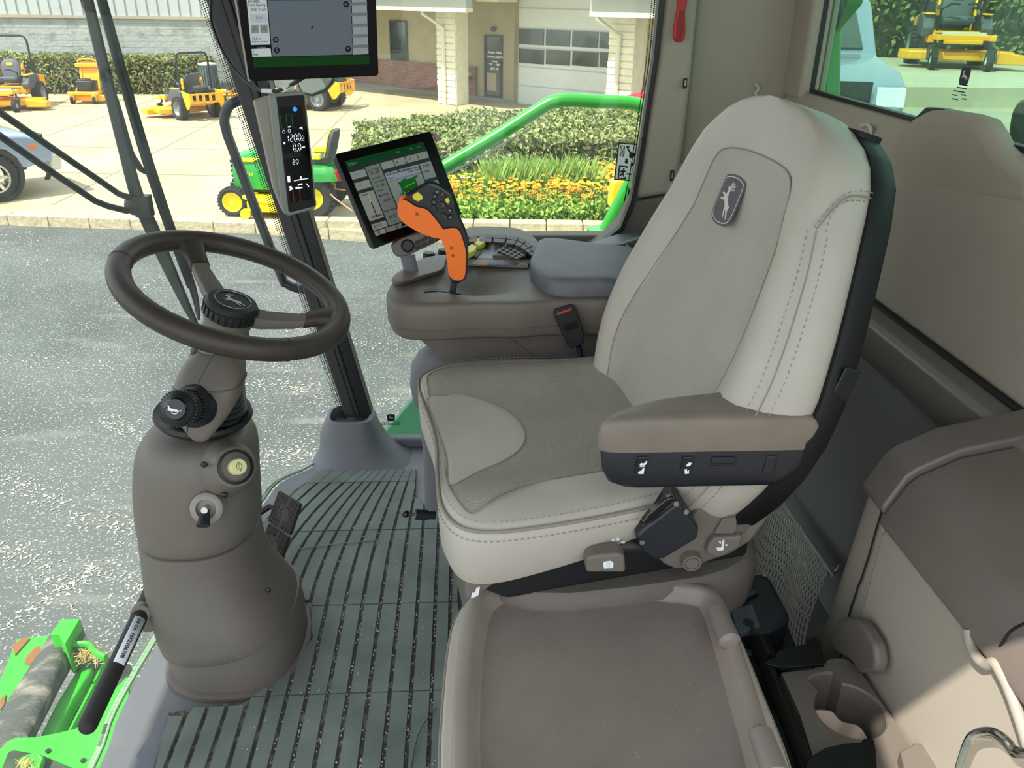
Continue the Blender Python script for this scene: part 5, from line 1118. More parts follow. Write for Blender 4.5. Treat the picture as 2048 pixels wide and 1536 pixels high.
def swt(x0, x1, y0, y1, skew=6, rocker=True):
    y = ynear+.0005; f = [(x0+skew, y0), (x1+skew, y0), (x1-skew, y1), (x0-skew, y1)]
    q = B().prism([ay(p, y) for p in f], (0, .012, 0)).out('switch_bezel', blk, sbx, bev=.0025)
    g_ = [(x0+skew*.6+6, y0+8), (x1+skew*.6-6, y0+8), (x1-skew*.6-6, y1-5), (x0-skew*.6+6, y1-5)]
    B().prism([ay(p, y-.0025) for p in g_], (0, .01, 0)).out('rocker', blk_g if rocker else blk_b, q, bev=.002); return q
q1 = swt(1266, 1298, 906, 953); q2 = swt(1357, 1389, 906, 953); q3 = swt(1418, 1476, 907, 933, 3, False); q4 = swt(1524, 1556, 905, 952, 8, False)
yy = ynear-.0025
mark([[(1279, 929), (1283, 926), (1288, 927), (1293, 922), (1295, 924), (1290, 931), (1280, 931)], [(1279, 933), (1290, 933), (1290, 934), (1279, 934)], [(1276, 944), (1283, 941), (1286, 936), (1289, 937), (1287, 948), (1277, 948)]], yy, q1)
mark([[(1372, 931), (1378, 925), (1384, 926), (1380, 932), (1374, 933)], [(1369, 939), (1374, 938), (1374, 943), (1378, 940), (1378, 947), (1370, 948)]], yy, q2)
# far side belt buckle on its stalk
bb = B().prism([ay(p, 1.50) for p in [(1108, 632), (1112, 624), (1146, 614), (1152, 617), (1170, 672), (1168, 688), (1144, 699), (1136, 695)]], (0, .022, 0)).out('belt_buckle', blk, seat, bev=.004, seg=3)
B().prism([ay(p, 1.497) for p in [(1114, 627), (1143, 617), (1143, 621), (1115, 631)]], (0, .02, 0)).out('release_button', M('buckle_red', 'b23a38', .4), bb, bev=.001)
B().prism([ay(p, 1.499) for p in [(1127, 648), (1152, 640), (1158, 655), (1131, 664)]], (0, .01, 0)).out('buckle_inset', blk_g, bb, bev=.001)
B().tube([ay((1157, 690), 1.512), ay((1163, 722), 1.51), ay((1172, 760), 1.5)], .0065, 8, ell=2).out('buckle_stalk', blk_b, bb)
B().tube([ay((1165, 722), 1.52), ay((1200, 735), 1.53), ay((1245, 738), 1.53)], .012, 8).out('far_bracket', blk_m, seat)
# ================= RIGHT-HAND CONSOLE =================
con = thing('armrest_console', 'brown grey plastic control console with padded lid right of the seat', 'console', (.1, 1.75, .3))
cpl = [(772, 590), (774, 575), (786, 558), (808, 538), (845, 512), (880, 498), (935, 482), (1010, 480), (1080, 492), (1180, 505), (1290, 520), (1310, 560), (1290, 598), (1180, 600), (1100, 602), (1040, 606), (960, 606), (880, 610), (820, 610), (785, 604)]
cp_ = spl([az(p, .745) for p in cpl], 4, True); ccn = V((sum(p.x for p in cp_)/len(cp_), sum(p.y for p in cp_)/len(cp_), 0)); ccn.x = az((960, 560), .745).x; ccn.y = az((960, 560), .745).y
dc = az((955, 562), .745); dn1 = az((875, 585), .745)
def ctop(x, y):
    r2 = ((x-dc.x)/.075)**2+((y-dc.y)/.055)**2; return .745-.042*math.exp(-r2)
def cr_(z, k=1): return [V((ccn.x+(p.x-ccn.x)*k, ccn.y+(p.y-ccn.y)*k, z)) for p in cp_]
def ctr(k): return [V((ccn.x+(p.x-ccn.x)*k, ccn.y+(p.y-ccn.y)*k, ctop(ccn.x+(p.x-ccn.x)*k, ccn.y+(p.y-ccn.y)*k))) for p in cp_]
B().loft([cr_(.665, .93), cr_(.672, .965), cr_(.690, .985), cr_(.692, .99), cr_(.72, .998), cr_(.736, .995), cr_(.743, .975)]+[ctr(k) for k in (.94, .85, .72, .6, .48, .36, .24, .12, .02)]).out('console_body', plas, con, sm=60)
B().tube(cr_(.6905, .9885), .0012, 5, True).out('body_seam', plas_d, con)
yb_ = 1.575
B().prism([ay(p, yb_) for p in [(802, 648), (1300, 660), (1310, 800), (920, 800), (893, 738), (868, 706), (836, 678), (806, 664)]], (0, .24, 0)).out('lower_body', plas, con, bev=.008, seg=3)
B().tube([ay(p, yb_-.0005) for p in [(806, 656), (975, 658), (1000, 664), (1080, 720), (1130, 755)]], .0013, 5, sm=3).out('panel_seam', plas_d, con)
# nose cap
nz = [(782, 562), (800, 546), (840, 522), (895, 512), (893, 528), (886, 545), (845, 558), (800, 572)]
B().loft([spl([az(p, .745) for p in nz], 3, True), spl([az((p[0]+(840-p[0])*.06, p[1]-6+(545-p[1])*.1), .758) for p in nz], 3, True)]).out('nose_cap', plas, con, bev=.003)
# padded lid
ld = [(1060, 545), (1066, 520), (1086, 494), (1180, 504), (1275, 516), (1300, 540), (1300, 585), (1200, 584), (1120, 584), (1085, 572)]
lq = [az(p, .755) for p in ld]; lc_ = sum(lq, V((0, 0, 0)))/len(lq)
def lr(z, k): return [V((lc_.x+(p.x-lc_.x)*k, lc_.y+(p.y-lc_.y)*k, z)) for p in spl(lq, 4, True)]
B().loft([lr(.740, 1.0), lr(.768, 1.0), lr(.777, .975), lr(.781, .93), lr(.783, .8), lr(.783, .3)]).out('lid', M('lid_grey', '62636a', .5, bump=.4, bs=400, var=.12, vs=14), con)
# slot for the lever, with arrows
sl = [(848, 589), (870, 581), (895, 577), (930, 571), (960, 573), (968, 576), (955, 580), (925, 577), (900, 583), (870, 589), (850, 594)]
B().prism([V((q.x, q.y, ctop(q.x, q.y)+.0006)) for q in [az(p, .735) for p in sl]], (0, 0, .0012)).out('lever_slot', blk, con)
# keypad arc
ko_ = [(922, 490), (926, 478), (942, 470), (985, 469), (1030, 472), (1055, 481), (1074, 497), (1078, 508), (1060, 516), (1040, 505), (1015, 495), (985, 492), (945, 490)]
B().prism(spl([az(p, .745) for p in ko_], 3, True), (0, 0, .022)).out('keypad_arc', plas, con, bev=.004)
ka = [o for o in C.objects if o.name == 'keypad_arc'][0]
kp = M('key_dark', '3c3f42', .5)
oA = spl([az(p, .768) for p in [(930, 477), (945, 471), (985, 470), (1030, 473), (1054, 482), (1072, 498), (1075, 507)]], 6); iA = spl([az(p, .768) for p in [(928, 488), (945, 485), (985, 486), (1020, 489), (1040, 496), (1052, 505), (1062, 512)]], 6)
n_ = len(oA)-1; NK = 9
for i in range(NK):
    for j in (0, 1):
        f0, f1 = i/NK+.008, (i+1)/NK-.008; g0_, g1_ = j*.5+.04, j*.5+.46
        def at_(f, g): 
            x = f*n_; k = min(int(x), n_-1); return oA[k].lerp(oA[k+1], x-k).lerp(iA[k].lerp(iA[k+1], x-k), g)
        B().prism([at_(f0, g0_), at_(f1, g0_), at_(f1, g1_), at_(f0, g1_)], (0, 0, .0022)).out('key', kp, ka)
def top(ps, z, h, name, mat, parent=con, bev=0): return B().prism([az(p, z) for p in ps], (0, 0, h)).out(name, mat, parent, bev=bev)
gp_ = top([(935, 500), (975, 489), (1012, 488), (1000, 518), (985, 522), (925, 520)], .748, .006, 'grey_plate', M('plate_grey', '8c9096', .4), bev=.001)
ik = top([(1012, 486), (1035, 492), (1052, 504), (1054, 516), (1040, 521), (985, 519), (996, 504)], .75, .010, 'inner_keypad', plas_d, bev=.002)
a0, a1, b0, b1 = az((1012, 488), .762), az((1052, 512), .762), az((992, 503), .762), az((1034, 520), .762)
for i in range(5):
    for j in range(3):
        u0, u1, v0, v1 = i/5+.03, (i+1)/5-.02, j/3+.05, (j+1)/3-.04; q = lambda u, v: a0.lerp(a1, u).lerp(b0.lerp(b1, u), v)
        B().prism([q(u0, v0), q(u1, v0), q(u1, v1), q(u0, v1)], (0, 0, .002)).out('key', kp, ik)
ls = top([(927, 521), (1062, 524), (1055, 536), (932, 532)], .747, .005, 'label_strip', M('strip_grey', '8a8b8c', .5), bev=.001)
for x0, x1, m_ in [(932, 945, kp), (953, 975, M('label_orange', 'a9764f', .6)), (977, 990, kp), (992, 1005, kp), (1007, 1020, kp), (1022, 1035, kp), (1040, 1052, M('label_orange2', 'a9764f', .6))]:
    top([(x0, 524), (x1, 524.5), (x1-1, 531), (x0-1, 530.5)], .7525, .0012, 'strip_key', m_, ls)
for ps in ([(926, 510), (944, 498), (954, 504), (950, 512), (938, 518), (930, 517)], [(948, 494), (962, 481), (971, 486), (971, 494), (958, 502)]):
    tg = top([(ps[0][0]-8, ps[0][1]+8), (ps[1][0]-4, ps[1][1]-4), (ps[2][0]+10, ps[2][1]+4), (ps[3][0]+4, ps[3][1]+8)], .75, .008, 'toggle_base', blk, bev=.002)
    top(ps, .756, .014, 'yellow_toggle', yel_b, tg, .003)
for p in [(858, 515), (888, 508)]: B().lathe(az(p, .748), (0, 0, 1), [(.0145, 0), (.014, .010), (.012, .012)], 24).out('thumb_wheel', blk, con)
for p in [(790, 516), (812, 512)]: pass
# bracket with knob and keys below the touchscreen
kb_ = B().prism([ay(p, 1.66) for p in [(780, 491), (800, 478), (880, 455), (905, 448), (905, 468), (868, 488), (815, 513), (795, 516), (786, 508)]], (0, .05, 0)).out('screen_keypad', plas, con, bev=.006, seg=3)
B().tube([ay((815, 512), 1.69), ay((822, 540), 1.69), ay((830, 570), 1.70)], .016, 10, ell=.7).out('screen_arm', plas_g, con)
B().lathe(ay((815, 492), 1.665), V((.1, -1, .35)), [(.014, 0), (.014, .010), (.011, .013), (.010, .012)], 28).out('dial', blk, kb_)
for i in range(5):
    for j in (0, 1):
        x = 829+i*13.5; y = 487-i*6+j*10-4; B().prism([ay(p, 1.658) for p in [(x, y), (x+11, y-4.5), (x+12, y+3), (x+1, y+8)]], (0, .006, 0)).out('key', blk_g, kb_, bev=.001)
# ================= TOUCHSCREEN =================
class Scr:
    def __init__(s, P, n, tl, tr, br, bl): s.P = P; s.n = n.normalized(); s.c = [apl(p, P, s.n) for p in (tl, tr, br, bl)]
    def at(s, u, v, h=0): a, b, c, d = s.c; return a.lerp(b, u).lerp(d.lerp(c, u), v)+s.n*h
    def rect(s, u0, v0, u1, v1, name, mat, parent, h=.0004, th=.0004):
        return B().prism([s.at(u0, v0, h), s.at(u1, v0, h), s.at(u1, v1, h), s.at(u0, v1, h)], s.n*th).out(name, mat, parent, sm=0)
    def text(s, t, u, v, size, name, mat, parent, h=.0013, **k):
        xd = (s.at(1, v)-s.at(0, v)).normalized(); yd = (s.at(u, 0)-s.at(u, 1)).normalized(); return txt(t, s.at(u, v, h), xd, yd, size, name, mat, parent, th=.0002, **k)
    def texts(s, L, name, mat, parent, **k):
        b = B()
        for t, u, v, size in L: q = s.text(t, u, v, size, None, mat, parent, **k); b.add(q.v, q.f)
        return b.out(name, mat, parent, sm=0, kind='stuff')
def uim(n, h, e=.12): return M(n, h, .45, emit=e, spec=.1)
ui_w = uim('ui_white', '868a85'); ui_g = uim('ui_grey', '707571'); ui_k = M('ui_black', '030404', .35, spec=.12); ui_gr = uim('ui_green', '0f4a22', .15); ui_t = M('ui_text', '111512', .5); ui_dg = uim('ui_dark_green', '0b3a1c', .15)
def K4(x, y): return (640+x/5.484, 240+y/5.484)
n2 = V((.42, -.82, .38)).normalized(); P2_ = C and CAM+ray(800, 380)*(1.70/ray(800, 380).y)
ts = thing('touchscreen', 'black framed touchscreen showing a green combine picture standing on the console', 'display', tuple(P2_-V((0, 0, .1))))
s0_ = Scr(P2_, n2, K4(155, 375), K4(1215, 118), K4(1560, 1035), K4(590, 1415))
body = [s0_.at(u, v) for u, v in [(0, .03), (.02, 0), (.98, 0), (1, .02), (1, .98), (.98, 1), (.03, 1), (0, .97)]]
B().prism([p-n2*.022 for p in body], n2*.022).out('housing', blk, ts, bev=.002)
B().prism([s0_.at(.05, .05, -.05), s0_.at(.95, .05, -.05), s0_.at(.95, .95, -.05), s0_.at(.05, .95, -.05)], n2*.03).out('rear_housing', blk, ts, bev=.006)
B().prism([s0_.at(u, v, -.001) for u, v in [(.01, .01), (.99, .01), (.99, .99), (.01, .99)]], n2*.0015).out('glass', M('screen_glass', '020303', .15, spec=.2), ts)
ui = Scr(P2_+n2*.0006, n2, K4(270, 455), K4(1130, 240), K4(1425, 1010), K4(610, 1275))
ar_ = ui.rect(0, 0, 1, 1, 'active_area', M('screen_area', '1c201d', .3, emit=.1), ts)
ui.rect(0, 0, 1, .095, 'top_bar', ui_dg, ar_, .0009)
cells = [(0, .15, .185, .245, 0), (0, .29, .185, .39, 0), (0, .435, .185, .80, 0), (0, .845, .185, .925, 0), (.20, .13, .375, .925, 1),
         (.39, .13, .545, .22, 0), (.555, .13, .70, .22, 0), (.71, .13, .86, .22, 0), (.87, .13, 1, .22, 0), (.39, .27, .83, .38, 2), (.39, .385, .83, .925, 0), (.845, .27, 1, .49, 0), (.845, .54, 1, .925, 0)]
uib = uim('ui_lilac', '8f93a0')
for k_, (u0, v0, u1, v1, m_) in enumerate(cells): ui.rect(u0, v0, u1, v1, 'ui_cell', (ui_w, ui_g, uib)[m_], ar_, .0009)
for i in range(7): ui.rect(.0+i*.145, .94, .135+i*.145, 1.0, 'ui_cell', ui_g if i else ui_w, ar_, .0009)
ui.texts([('Dry Yield', .21, .20, .0065), ('91.39', .235, .25, .0085), ('10 bu/ac', .22, .31, .006), ('Wet Yield', .22, .36, .006), ('91.39', .235, .42, .0085), ('bu/ac', .23, .47, .006), ('Moisture', .22, .54, .006), ('10.33', .235, .62, .0085), ('Area Worked', .205, .75, .006), ('26.22', .235, .84, .0085), ('ac', .27, .90, .006), ('405.6 h', .04, .775, .008), ('201.5', .02, .90, .0085), ('Default (Modified)', .40, .31, .0075), ('Threshing  Normal', .62, .31, .0055), ('Sieve  Normal', .68, .345, .0055), ('Output', .41, .36, .005), ('--', .05, .20, .01), ('--', .05, .35, .01), ('Engine', .03, .47, .005), ('37.0%', .88, .33, .007), ('Tank', .87, .40, .006), ('Concave', .86, .60, .006), ('Normal', .87, .66, .006), ('0', .48, .60, .008), ('7', .75, .19, .007), ('8', .58, .19, .007)], 'screen_text', ui_t, ar_, bold=.0001)
ui.texts([('S790-1', .02, .07, .0075), ('Run', .62, .06, .006), ('<-', .80, .065, .008), ('->', .9, .065, .008)], 'bar_text', ui_w, ar_)
# combine picture and gauges
def up_(ps, name, mat, par=ar_, h=.0014): return B().prism([ui.at(u, v, h) for u, v in ps], n2*.0003).out(name, mat, par, sm=0)
cg = uim('ui_machine_green', '0f5a22', .2)
pic = up_([(.50, .43), (.56, .42), (.56, .405), (.62, .405), (.63, .42), (.68, .42), (.76, .40), (.78, .415), (.73, .44), (.73, .54), (.70, .56), (.56, .60), (.545, .56), (.51, .60), (.49, .60), (.52, .55), (.515, .47)], 'combine_picture', cg)
up_([(.555, .51), (.71, .48), (.71, .487), (.555, .517)], 'picture_stripe', yel, h=.0017)
for u, v, r_ in [(.585, .585, .030), (.70, .565, .022)]:
    for k_, m_ in ((1, ui_k), (.55, yel)): up_([(u+r_*k_*math.cos(q*.45), v+r_*1.0*k_*math.sin(q*.45)) for q in range(14)], 'picture_wheel', m_, h=.0018+.0004*(k_ < 1))
up_([(.10, .49), (.11, .49), (.11, .76), (.15, .76), (.15, .77), (.10, .77)], 'gauge_bar', ui_k); up_([(.10, .49), (.11, .49), (.11, .57), (.10, .57)], 'gauge_mark', yel_b, h=.0018)
for i in range(3): up_([(.03, .952+.015*i), (.08, .952+.015*i), (.08, .958+.015*i), (.03, .958+.015*i)], 'menu_bar', ui_k)
up_([(.34, .985), (.36, .95), (.385, .95), (.40, .985)], 'road_icon', ui_k)
B().prism([apl(p, P2_-n2*.012, n2) for p in [K4(1222, 150), K4(1270, 150), K4(1300, 235), K4(1268, 240)]], n2*.006).out('side_tab', M('tab_pink', 'a98592', .6), ts)
# ================= MULTIFUNCTION LEVER =================
hl = thing('control_lever', 'orange and black multifunction lever rising from the console slot', 'lever', tuple(ay((904, 582), 1.62)))
yj = 1.585
OG = [(803, 404), (811, 401), (820, 406), (831, 413), (850, 418), (861, 428), (875, 446), (886, 458), (901, 456), (913, 458), (921, 477), (926, 497), (926, 520), (923, 547), (905, 545), (900, 520), (897, 497), (886, 470), (864, 463), (841, 454), (819, 441), (805, 428), (802, 415)]
BKP = [(809, 401), (833, 385), (848, 376), (862, 372), (879, 379), (901, 395), (904, 415), (917, 444), (928, 470), (931, 490), (931, 520), (926, 550), (903, 548), (915, 520), (913, 480), (900, 462), (886, 462), (870, 445), (860, 430), (848, 420), (830, 415)]
def loftouts(b, poly, y0, y1, ins, k=4):
    P_ = spl([ay(p, (y0+y1)/2) for p in poly], k, True); c = sum(P_, V((0, 0, 0)))/len(P_)
    def off(d, y):
        out = []; m = len(P_)
        for i in range(m):
            t = (P_[(i+1) % m]-P_[i-1]); n = V((t.z, 0, -t.x)); n = n.normalized() if n.length > 0 else n; out.append(V((P_[i].x+n.x*d*sg_, y, P_[i].z+n.z*d*sg_)))
        return out
    A = sum(P_[i].x*P_[(i+1) % len(P_)].z-P_[(i+1) % len(P_)].x*P_[i].z for i in range(len(P_))); sg_ = -1 if A > 0 else 1
    b.loft([off(-ins*.9, y0), off(-ins*.45, y0+(y1-y0)*.06), off(-ins*.12, y0+(y1-y0)*.2), off(0, y0+(y1-y0)*.4), off(0, y0+(y1-y0)*.6), off(-ins*.12, y0+(y1-y0)*.8), off(-ins*.45, y0+(y1-y0)*.94), off(-ins*.9, y1)]); return b
# hand-shaped body built from thick rounded slabs
gp2 = loftouts(B(), BKP, yj+.004, yj+.046, .006).out('grip_head', blk, hl, sm=60)
loftouts(B(), OG, yj-.004, yj+.040, .006).out('orange_grip', orange, hl, sm=60, label='orange rubber palm grip')
for p in [(834, 428), (903, 496), (906, 511)]: B().lathe(ay(p, yj-.0035), (0, -1, 0), [(.0038, 0), (.0036, .0008), (.0025, .0008)], 14).out('grip_hole', M('orange_dark', 'b8450a', .6), gp2)
yk = yj+.0015
def bt(ps, name, mat, d=.006, bev=.0012, y=None): y = yk if y is None else y; return B().prism([ay(p, y-.004) for p in ps], (0, d+.004, 0)).out(name, mat, gp2, bev=bev)
bt([K4(1012, 830), K4(1075, 790), K4(1125, 835), K4(1130, 870), K4(1075, 900), K4(1020, 870)], 'yellow_button', yel_b, .012, .002)
bt([K4(1370, 870), K4(1405, 850), K4(1425, 890), K4(1410, 922), K4(1380, 905)], 'yellow_button', yel_b, .01)
for q in ([(1250, 790), (1290, 760), (1330, 790), (1300, 825)], [(1330, 790), (1365, 800), (1380, 850), (1345, 850)], [(1225, 830), (1265, 800), (1290, 850), (1245, 875)], [(1215, 890), (1260, 870), (1285, 920), (1235, 930)], [(1215, 950), (1255, 930), (1290, 1000), (1270, 1020)], [(1310, 900), (1360, 900), (1390, 960), (1340, 990)], [(1400, 970), (1440, 970), (1450, 1010), (1420, 1020)], [(1400, 1050), (1450, 1040), (1460, 1090), (1430, 1095)], [(1320, 1035), (1370, 1020), (1410, 1090), (1380, 1120), (1330, 1090)]):
    bt([K4(*p) for p in q], 'thumb_button', blk_b, .006)
b = B()
for x, y in [(1280, 790), (1335, 820), (1262, 840), (1250, 905), (1350, 940), (1422, 995), (1425, 1070)]:
    b.prism([ay(K4(x+dx, y+dy), yk-.0048) for dx, dy in [(-7, -2), (5, -6), (7, 2), (-4, 6)]], (0, .0006, 0))
b.out('button_marks', lab, gp2, sm=0, kind='stuff')
B().tube([ay((913, 545), yj+.02), ay((911, 562), yj+.022)], [.0125, .0105], 18).out('rubber_boot', blk, hl)
B().tube([ay((910, 558), yj+.022), ay((905, 586), yj+.026)], .0068, 14).out('shaft', M('shaft_steel', '6e706e', .3, metal=.8), hl)
# ================= CORNER POST DISPLAY =================
n3 = V((.30, -.92, .06)).normalized(); P3 = CAM+ray(590, 300)*(1.97/ray(590, 300).y)
pdp = thing('post_display', 'tall narrow grey framed gauge display on the corner post reading 1200', 'display', tuple(P3))
def K3(x, y): return (480+x/4.389, 150+y/4.389)
def A3(p, h=0): return apl(p, P3+n3*h, n3)
cs = [K3(245, 185), K3(275, 155), K3(540, 140), K3(572, 165), K3(672, 1130), K3(665, 1175), K3(430, 1238), K3(385, 1215), K3(370, 1190)]
B().prism([A3(p)-n3*.016 for p in cs], n3*.016).out('bezel', M('bezel_grey', '8e938c', .45), pdp, bev=.003, seg=3)
cs2 = [K3(318, 190), K3(560, 175), K3(658, 1140), K3(645, 1155), K3(440, 1205), K3(425, 1190)]
gl = B().prism([A3(p, .0003) for p in cs2], n3*.001).out('glass', M('gauge_glass', '010202', .15, spec=.15), pdp)
B().prism([A3(p)-n3*.055 for p in [K3(128, 232), K3(245, 190), K3(275, 200), K3(440, 1220), K3(375, 1195), K3(350, 1130), K3(300, 1000)]], n3*.038).out('housing', M('housing_beige', '9a948a', .5), pdp, bev=.004)
for q in ([K3(345, 290), K3(545, 262), K3(580, 660), K3(385, 700)], [K3(390, 735), K3(590, 715), K3(630, 1090), K3(440, 1125)]):
    B().prism([A3(p, .0016) for p in q], n3*.0003).out('lcd', M('lcd_dark', '020605', .3, spec=.12), gl, sm=0)
B().lathe(A3(K3(482, 300), .002), n3, [(.0052, 0), (.0052, .0005)], 24).out('info_lamp', uim('info_blue', '2f7fd6', .7), gl)
def SEG(ch, p0, w_, h_, skew=.35):
    """seven segment digit, p0 = lower left in crop pixels"""
    on = {'0': 'abcdef', '1': 'bc', '2': 'abged', '.': '.'}[ch]; t = 7; segs = {'a': [(t, 0), (w_-t, 0), (w_-t*2, t), (t*2, t)], 'b': [(w_, t), (w_, h_/2-3), (w_-t, h_/2-6), (w_-t, t*2)], 'c': [(w_, h_/2+3), (w_, h_-t), (w_-t, h_-t*2), (w_-t, h_/2+6)], 'd': [(t, h_), (w_-t, h_), (w_-t*2, h_-t), (t*2, h_-t)], 'e': [(0, h_/2+3), (0, h_-t), (t, h_-t*2), (t, h_/2+6)], 'f': [(0, t), (0, h_/2-3), (t, h_/2-6), (t, t*2)], 'g': [(t, h_/2-3), (w_-t, h_/2-3), (w_-t, h_/2+3), (t, h_/2+3)], '.': [(0, h_-7), (7, h_-7), (7, h_), (0, h_)]}
    return [[K3(p0[0]+x+.10*y, p0[1]+y-.10*x) for x, y in segs[s]] for s in on]
b = B()
def put(q): b.prism([A3(p, .0022) for p in q], n3*.0003)
for ch, p0, w_, h_ in [('1', (395, 528), 30, 66), ('2', (436, 522), 26, 66), ('0', (470, 518), 28, 66), ('0', (505, 514), 26, 66), ('0', (462, 604), 28, 66), ('.', (494, 604), 6, 66), ('0', (506, 600), 26, 66), ('2', (458, 742), 22, 46), ('0', (488, 738), 24, 46)]:
    for q in SEG(ch, p0, w_, h_): put(q)
for q in ([(413, 890), (438, 886), (443, 940), (420, 943)], [(472, 928), (520, 915), (600, 905), (600, 910), (520, 924), (474, 933)], [(528, 888), (540, 887), (543, 915), (531, 916)], [(425, 980), (450, 974), (455, 988), (470, 1000), (430, 1018), (440, 1000)], [(508, 960), (545, 950), (550, 962), (512, 972)], [(486, 985), (500, 982), (550, 984), (548, 992), (488, 1002)], [(578, 948), (590, 955), (608, 980), (600, 984), (585, 962)], [(420, 452), (442, 448), (444, 457), (422, 461)], [(520, 465), (546, 452), (550, 480), (544, 482), (541, 468), (524, 470)], [(380, 590), (396, 588), (398, 606), (382, 608)], [(540, 630), (570, 626), (570, 636), (541, 640)], [(540, 575), (565, 572), (565, 575), (540, 578)]): put([K3(*p) for p in q])
for c_, r_ in [((384, 497), 11), ((432, 490), 11), ((551, 548), 11)]:
    b.tube([A3(K3(c_[0]+r_*math.cos(q*.785), c_[1]+r_*1.3*math.sin(q*.785)), .0024) for q in range(8)], .0004, 4, True)
b.out('lcd_symbols', whitel, gl, sm=0, kind='stuff')
for q in ([(355, 357), (372, 355)], [(402, 352), (428, 349)], [(450, 346), (492, 342)]):
    b = B(); x0, y0 = q[0]; b.tube([A3(K3(*q[1]), .0022), A3(K3(x0, y0), .0022), A3(K3(x0+14, y0+115), .0022), A3(K3(x0+40, y0+112), .0022)], .0004, 4); b.out('bar_gauge', uim('gauge_green', '1f6b3a', .4), gl)
for x0 in (464, 522): B().tube([A3(K3(x0, 1005), .0022), A3(K3(x0+12, 1115), .0022)], .0005, 4).out('bar_gauge', uim('gauge_red', '8a3a20', .4), gl)
# ================= UPPER MONITOR =================
n4 = V((.12, -.97, -.10)).normalized(); P4 = CAM+ray(620, 80)*(1.86/ray(620, 80).y)
mon = thing('monitor', 'wide black monitor mounted high on the post with grey map screen', 'display', tuple(P4))
def A4(p, h=0): return apl(p, P4+n4*h, n4)
def K2(x, y): return (400+x/5.12, y/5.12)
B().prism([A4(p)-n4*.020 for p in [(462, -70), (756, -80), (752, 0), (757, 147), (754, 152), (508, 163), (498, 158), (475, 0)]], n4*.020).out('frame', M('monitor_black', '020202', .4, spec=.15), mon, bev=.002)
B().prism([A4(p, -.021) for p in [(458, -70), (462, -70), (475, 0), (502, 160), (497, 158), (471, 0)]], n4*.018).out('edge_highlight', hilite_m, mon)  # pale strip paints the highlight along the monitor's left edge
B().prism([A4(p, -.05) for p in [(520, -40), (740, -50), (738, 120), (545, 130)]], n4*.028).out('rear_case', blk, mon, bev=.006)
B().tube([A4((640, 40), -.04), V((-.42, 2.05, 1.30)), V((-.60, 2.2, 1.34))], .016, 10).out('mount_arm', blk_m, mon)
def R4(q, name, mat, h=.0004, par=None): return B().prism([A4(p, h) for p in q], n4*.0003).out(name, mat, par or mon, sm=0)
scn = R4([(487, -60), (735, -70), (739, 129), (508, 137)], 'screen', ui_k)
m_l = uim('ui_panel', 'b4b8bc', .22); m_g = uim('ui_map_grey', '5d646c', .18)
R4([(487, -60), (528, -62), (541, 89), (502, 90)], 'side_panel', m_l, .0009, scn); R4([(503, 98), (541, 96.5), (543, 113), (505, 114)], 'side_panel', m_l, .0009, scn)
R4([(530, -60), (700, -68), (705, 109), (545, 113)], 'map_area', m_g, .0009, scn); R4([(538, -1), (640, -3), (640, .8), (538, 2)], 'map_header', uim('ui_header', '3a5878', .1), .0013, scn)
R4([(702, -68), (731, -68), (737, 108), (706, 109.5)], 'side_panel', uim('ui_panel_dim', '8b8e92', .2), .0009, scn)
for y in (5, 26, 47.5, 69, 90): R4([(702+.03*y, y), (734+.03*y, y-1), (734.3+.03*y, y+5.5), (702.3+.03*y, y+6.5)], 'panel_gap', uim('ui_gap', '6e7175', .15), .0013, scn)
R4([(506, 115.5), (738, 110), (739, 128), (507.5, 135.5)], 'green_bar', uim('ui_bar_green', '0b3f10', .06), .0009, scn)
R4([(500, 29), (533, 28), (535, 45), (502, 46)], 'soft_button', uim('ui_button', 'a7abb0', .2), .0013, scn); R4([(502, 50), (517, 49.5), (518, 66), (503, 67)], 'soft_button', ui_w, .0013, scn); R4([(520, 49.5), (535, 49), (537, 65.5), (521, 66)], 'soft_button', ui_w, .0013, scn)
x4 = (A4((541, 90))-A4((502, 91))).normalized(); y4 = (A4((500, 0))-A4((508, 100))).normalized()
b = B()
for s_, p, sz in [('44.500ft', (495.5, 5.5), .0072), ('Track Spacing', (496, 12), .0062), ('Shift Track', (503, 22), .0068), ('>|<', (512, 39), .009), ('|<', (506, 61), .009), ('>|', (524, 61), .009), ('12.0 in', (504, 80), .0068), ('Shift Increment', (504, 85.5), .0052), ('4', (505, 104), .006), ('Field', (505, 111), .006)]:
    q = txt(s_, A4(p, .0018), x4, y4, sz, None, ui_t, mon, th=.0002); b.add(q.v, q.f)
b.out('screen_text', ui_t, scn, sm=0, kind='stuff')
txto('Location', A4((515, 96.5), .0014), x4, y4, .005, 'screen_text', ui_w, scn)
for p in [(551.5, 79.5), (553.5, 100.5), (692, 8.5), (696, 98)]:
    q = B().lathe(A4(p, .0012), n4, [(.0068, 0), (.0068, .0004)], 28).out('round_button', ui_k, scn); B().tube([A4(p, .0016)+(x4*math.cos(a_)+y4*math.sin(a_))*.0066 for a_ in [i*math.pi/10 for i in range(20)]], .0004, 4, True).out('button_ring', ui_w, q)
    b = B()
    for k_ in (-1, 0, 1): b.prism([A4(p, .0017)+x4*dx+y4*(dy+.0022*k_) for dx, dy in [(-.003, 0), (.003, 0), (.003, .0008), (-.003, .0008)]], n4*.0002)
    b.out('button_icon', ui_w, q, sm=0)
B().prism([A4((624, 55), .0013)+x4*dx+y4*dy for dx, dy in [(-.0015, -.002), (.0015, -.002), (.002, .001), (0, .004), (-.002, .001)]], n4*.0002).out('map_cursor', ui_k, scn)
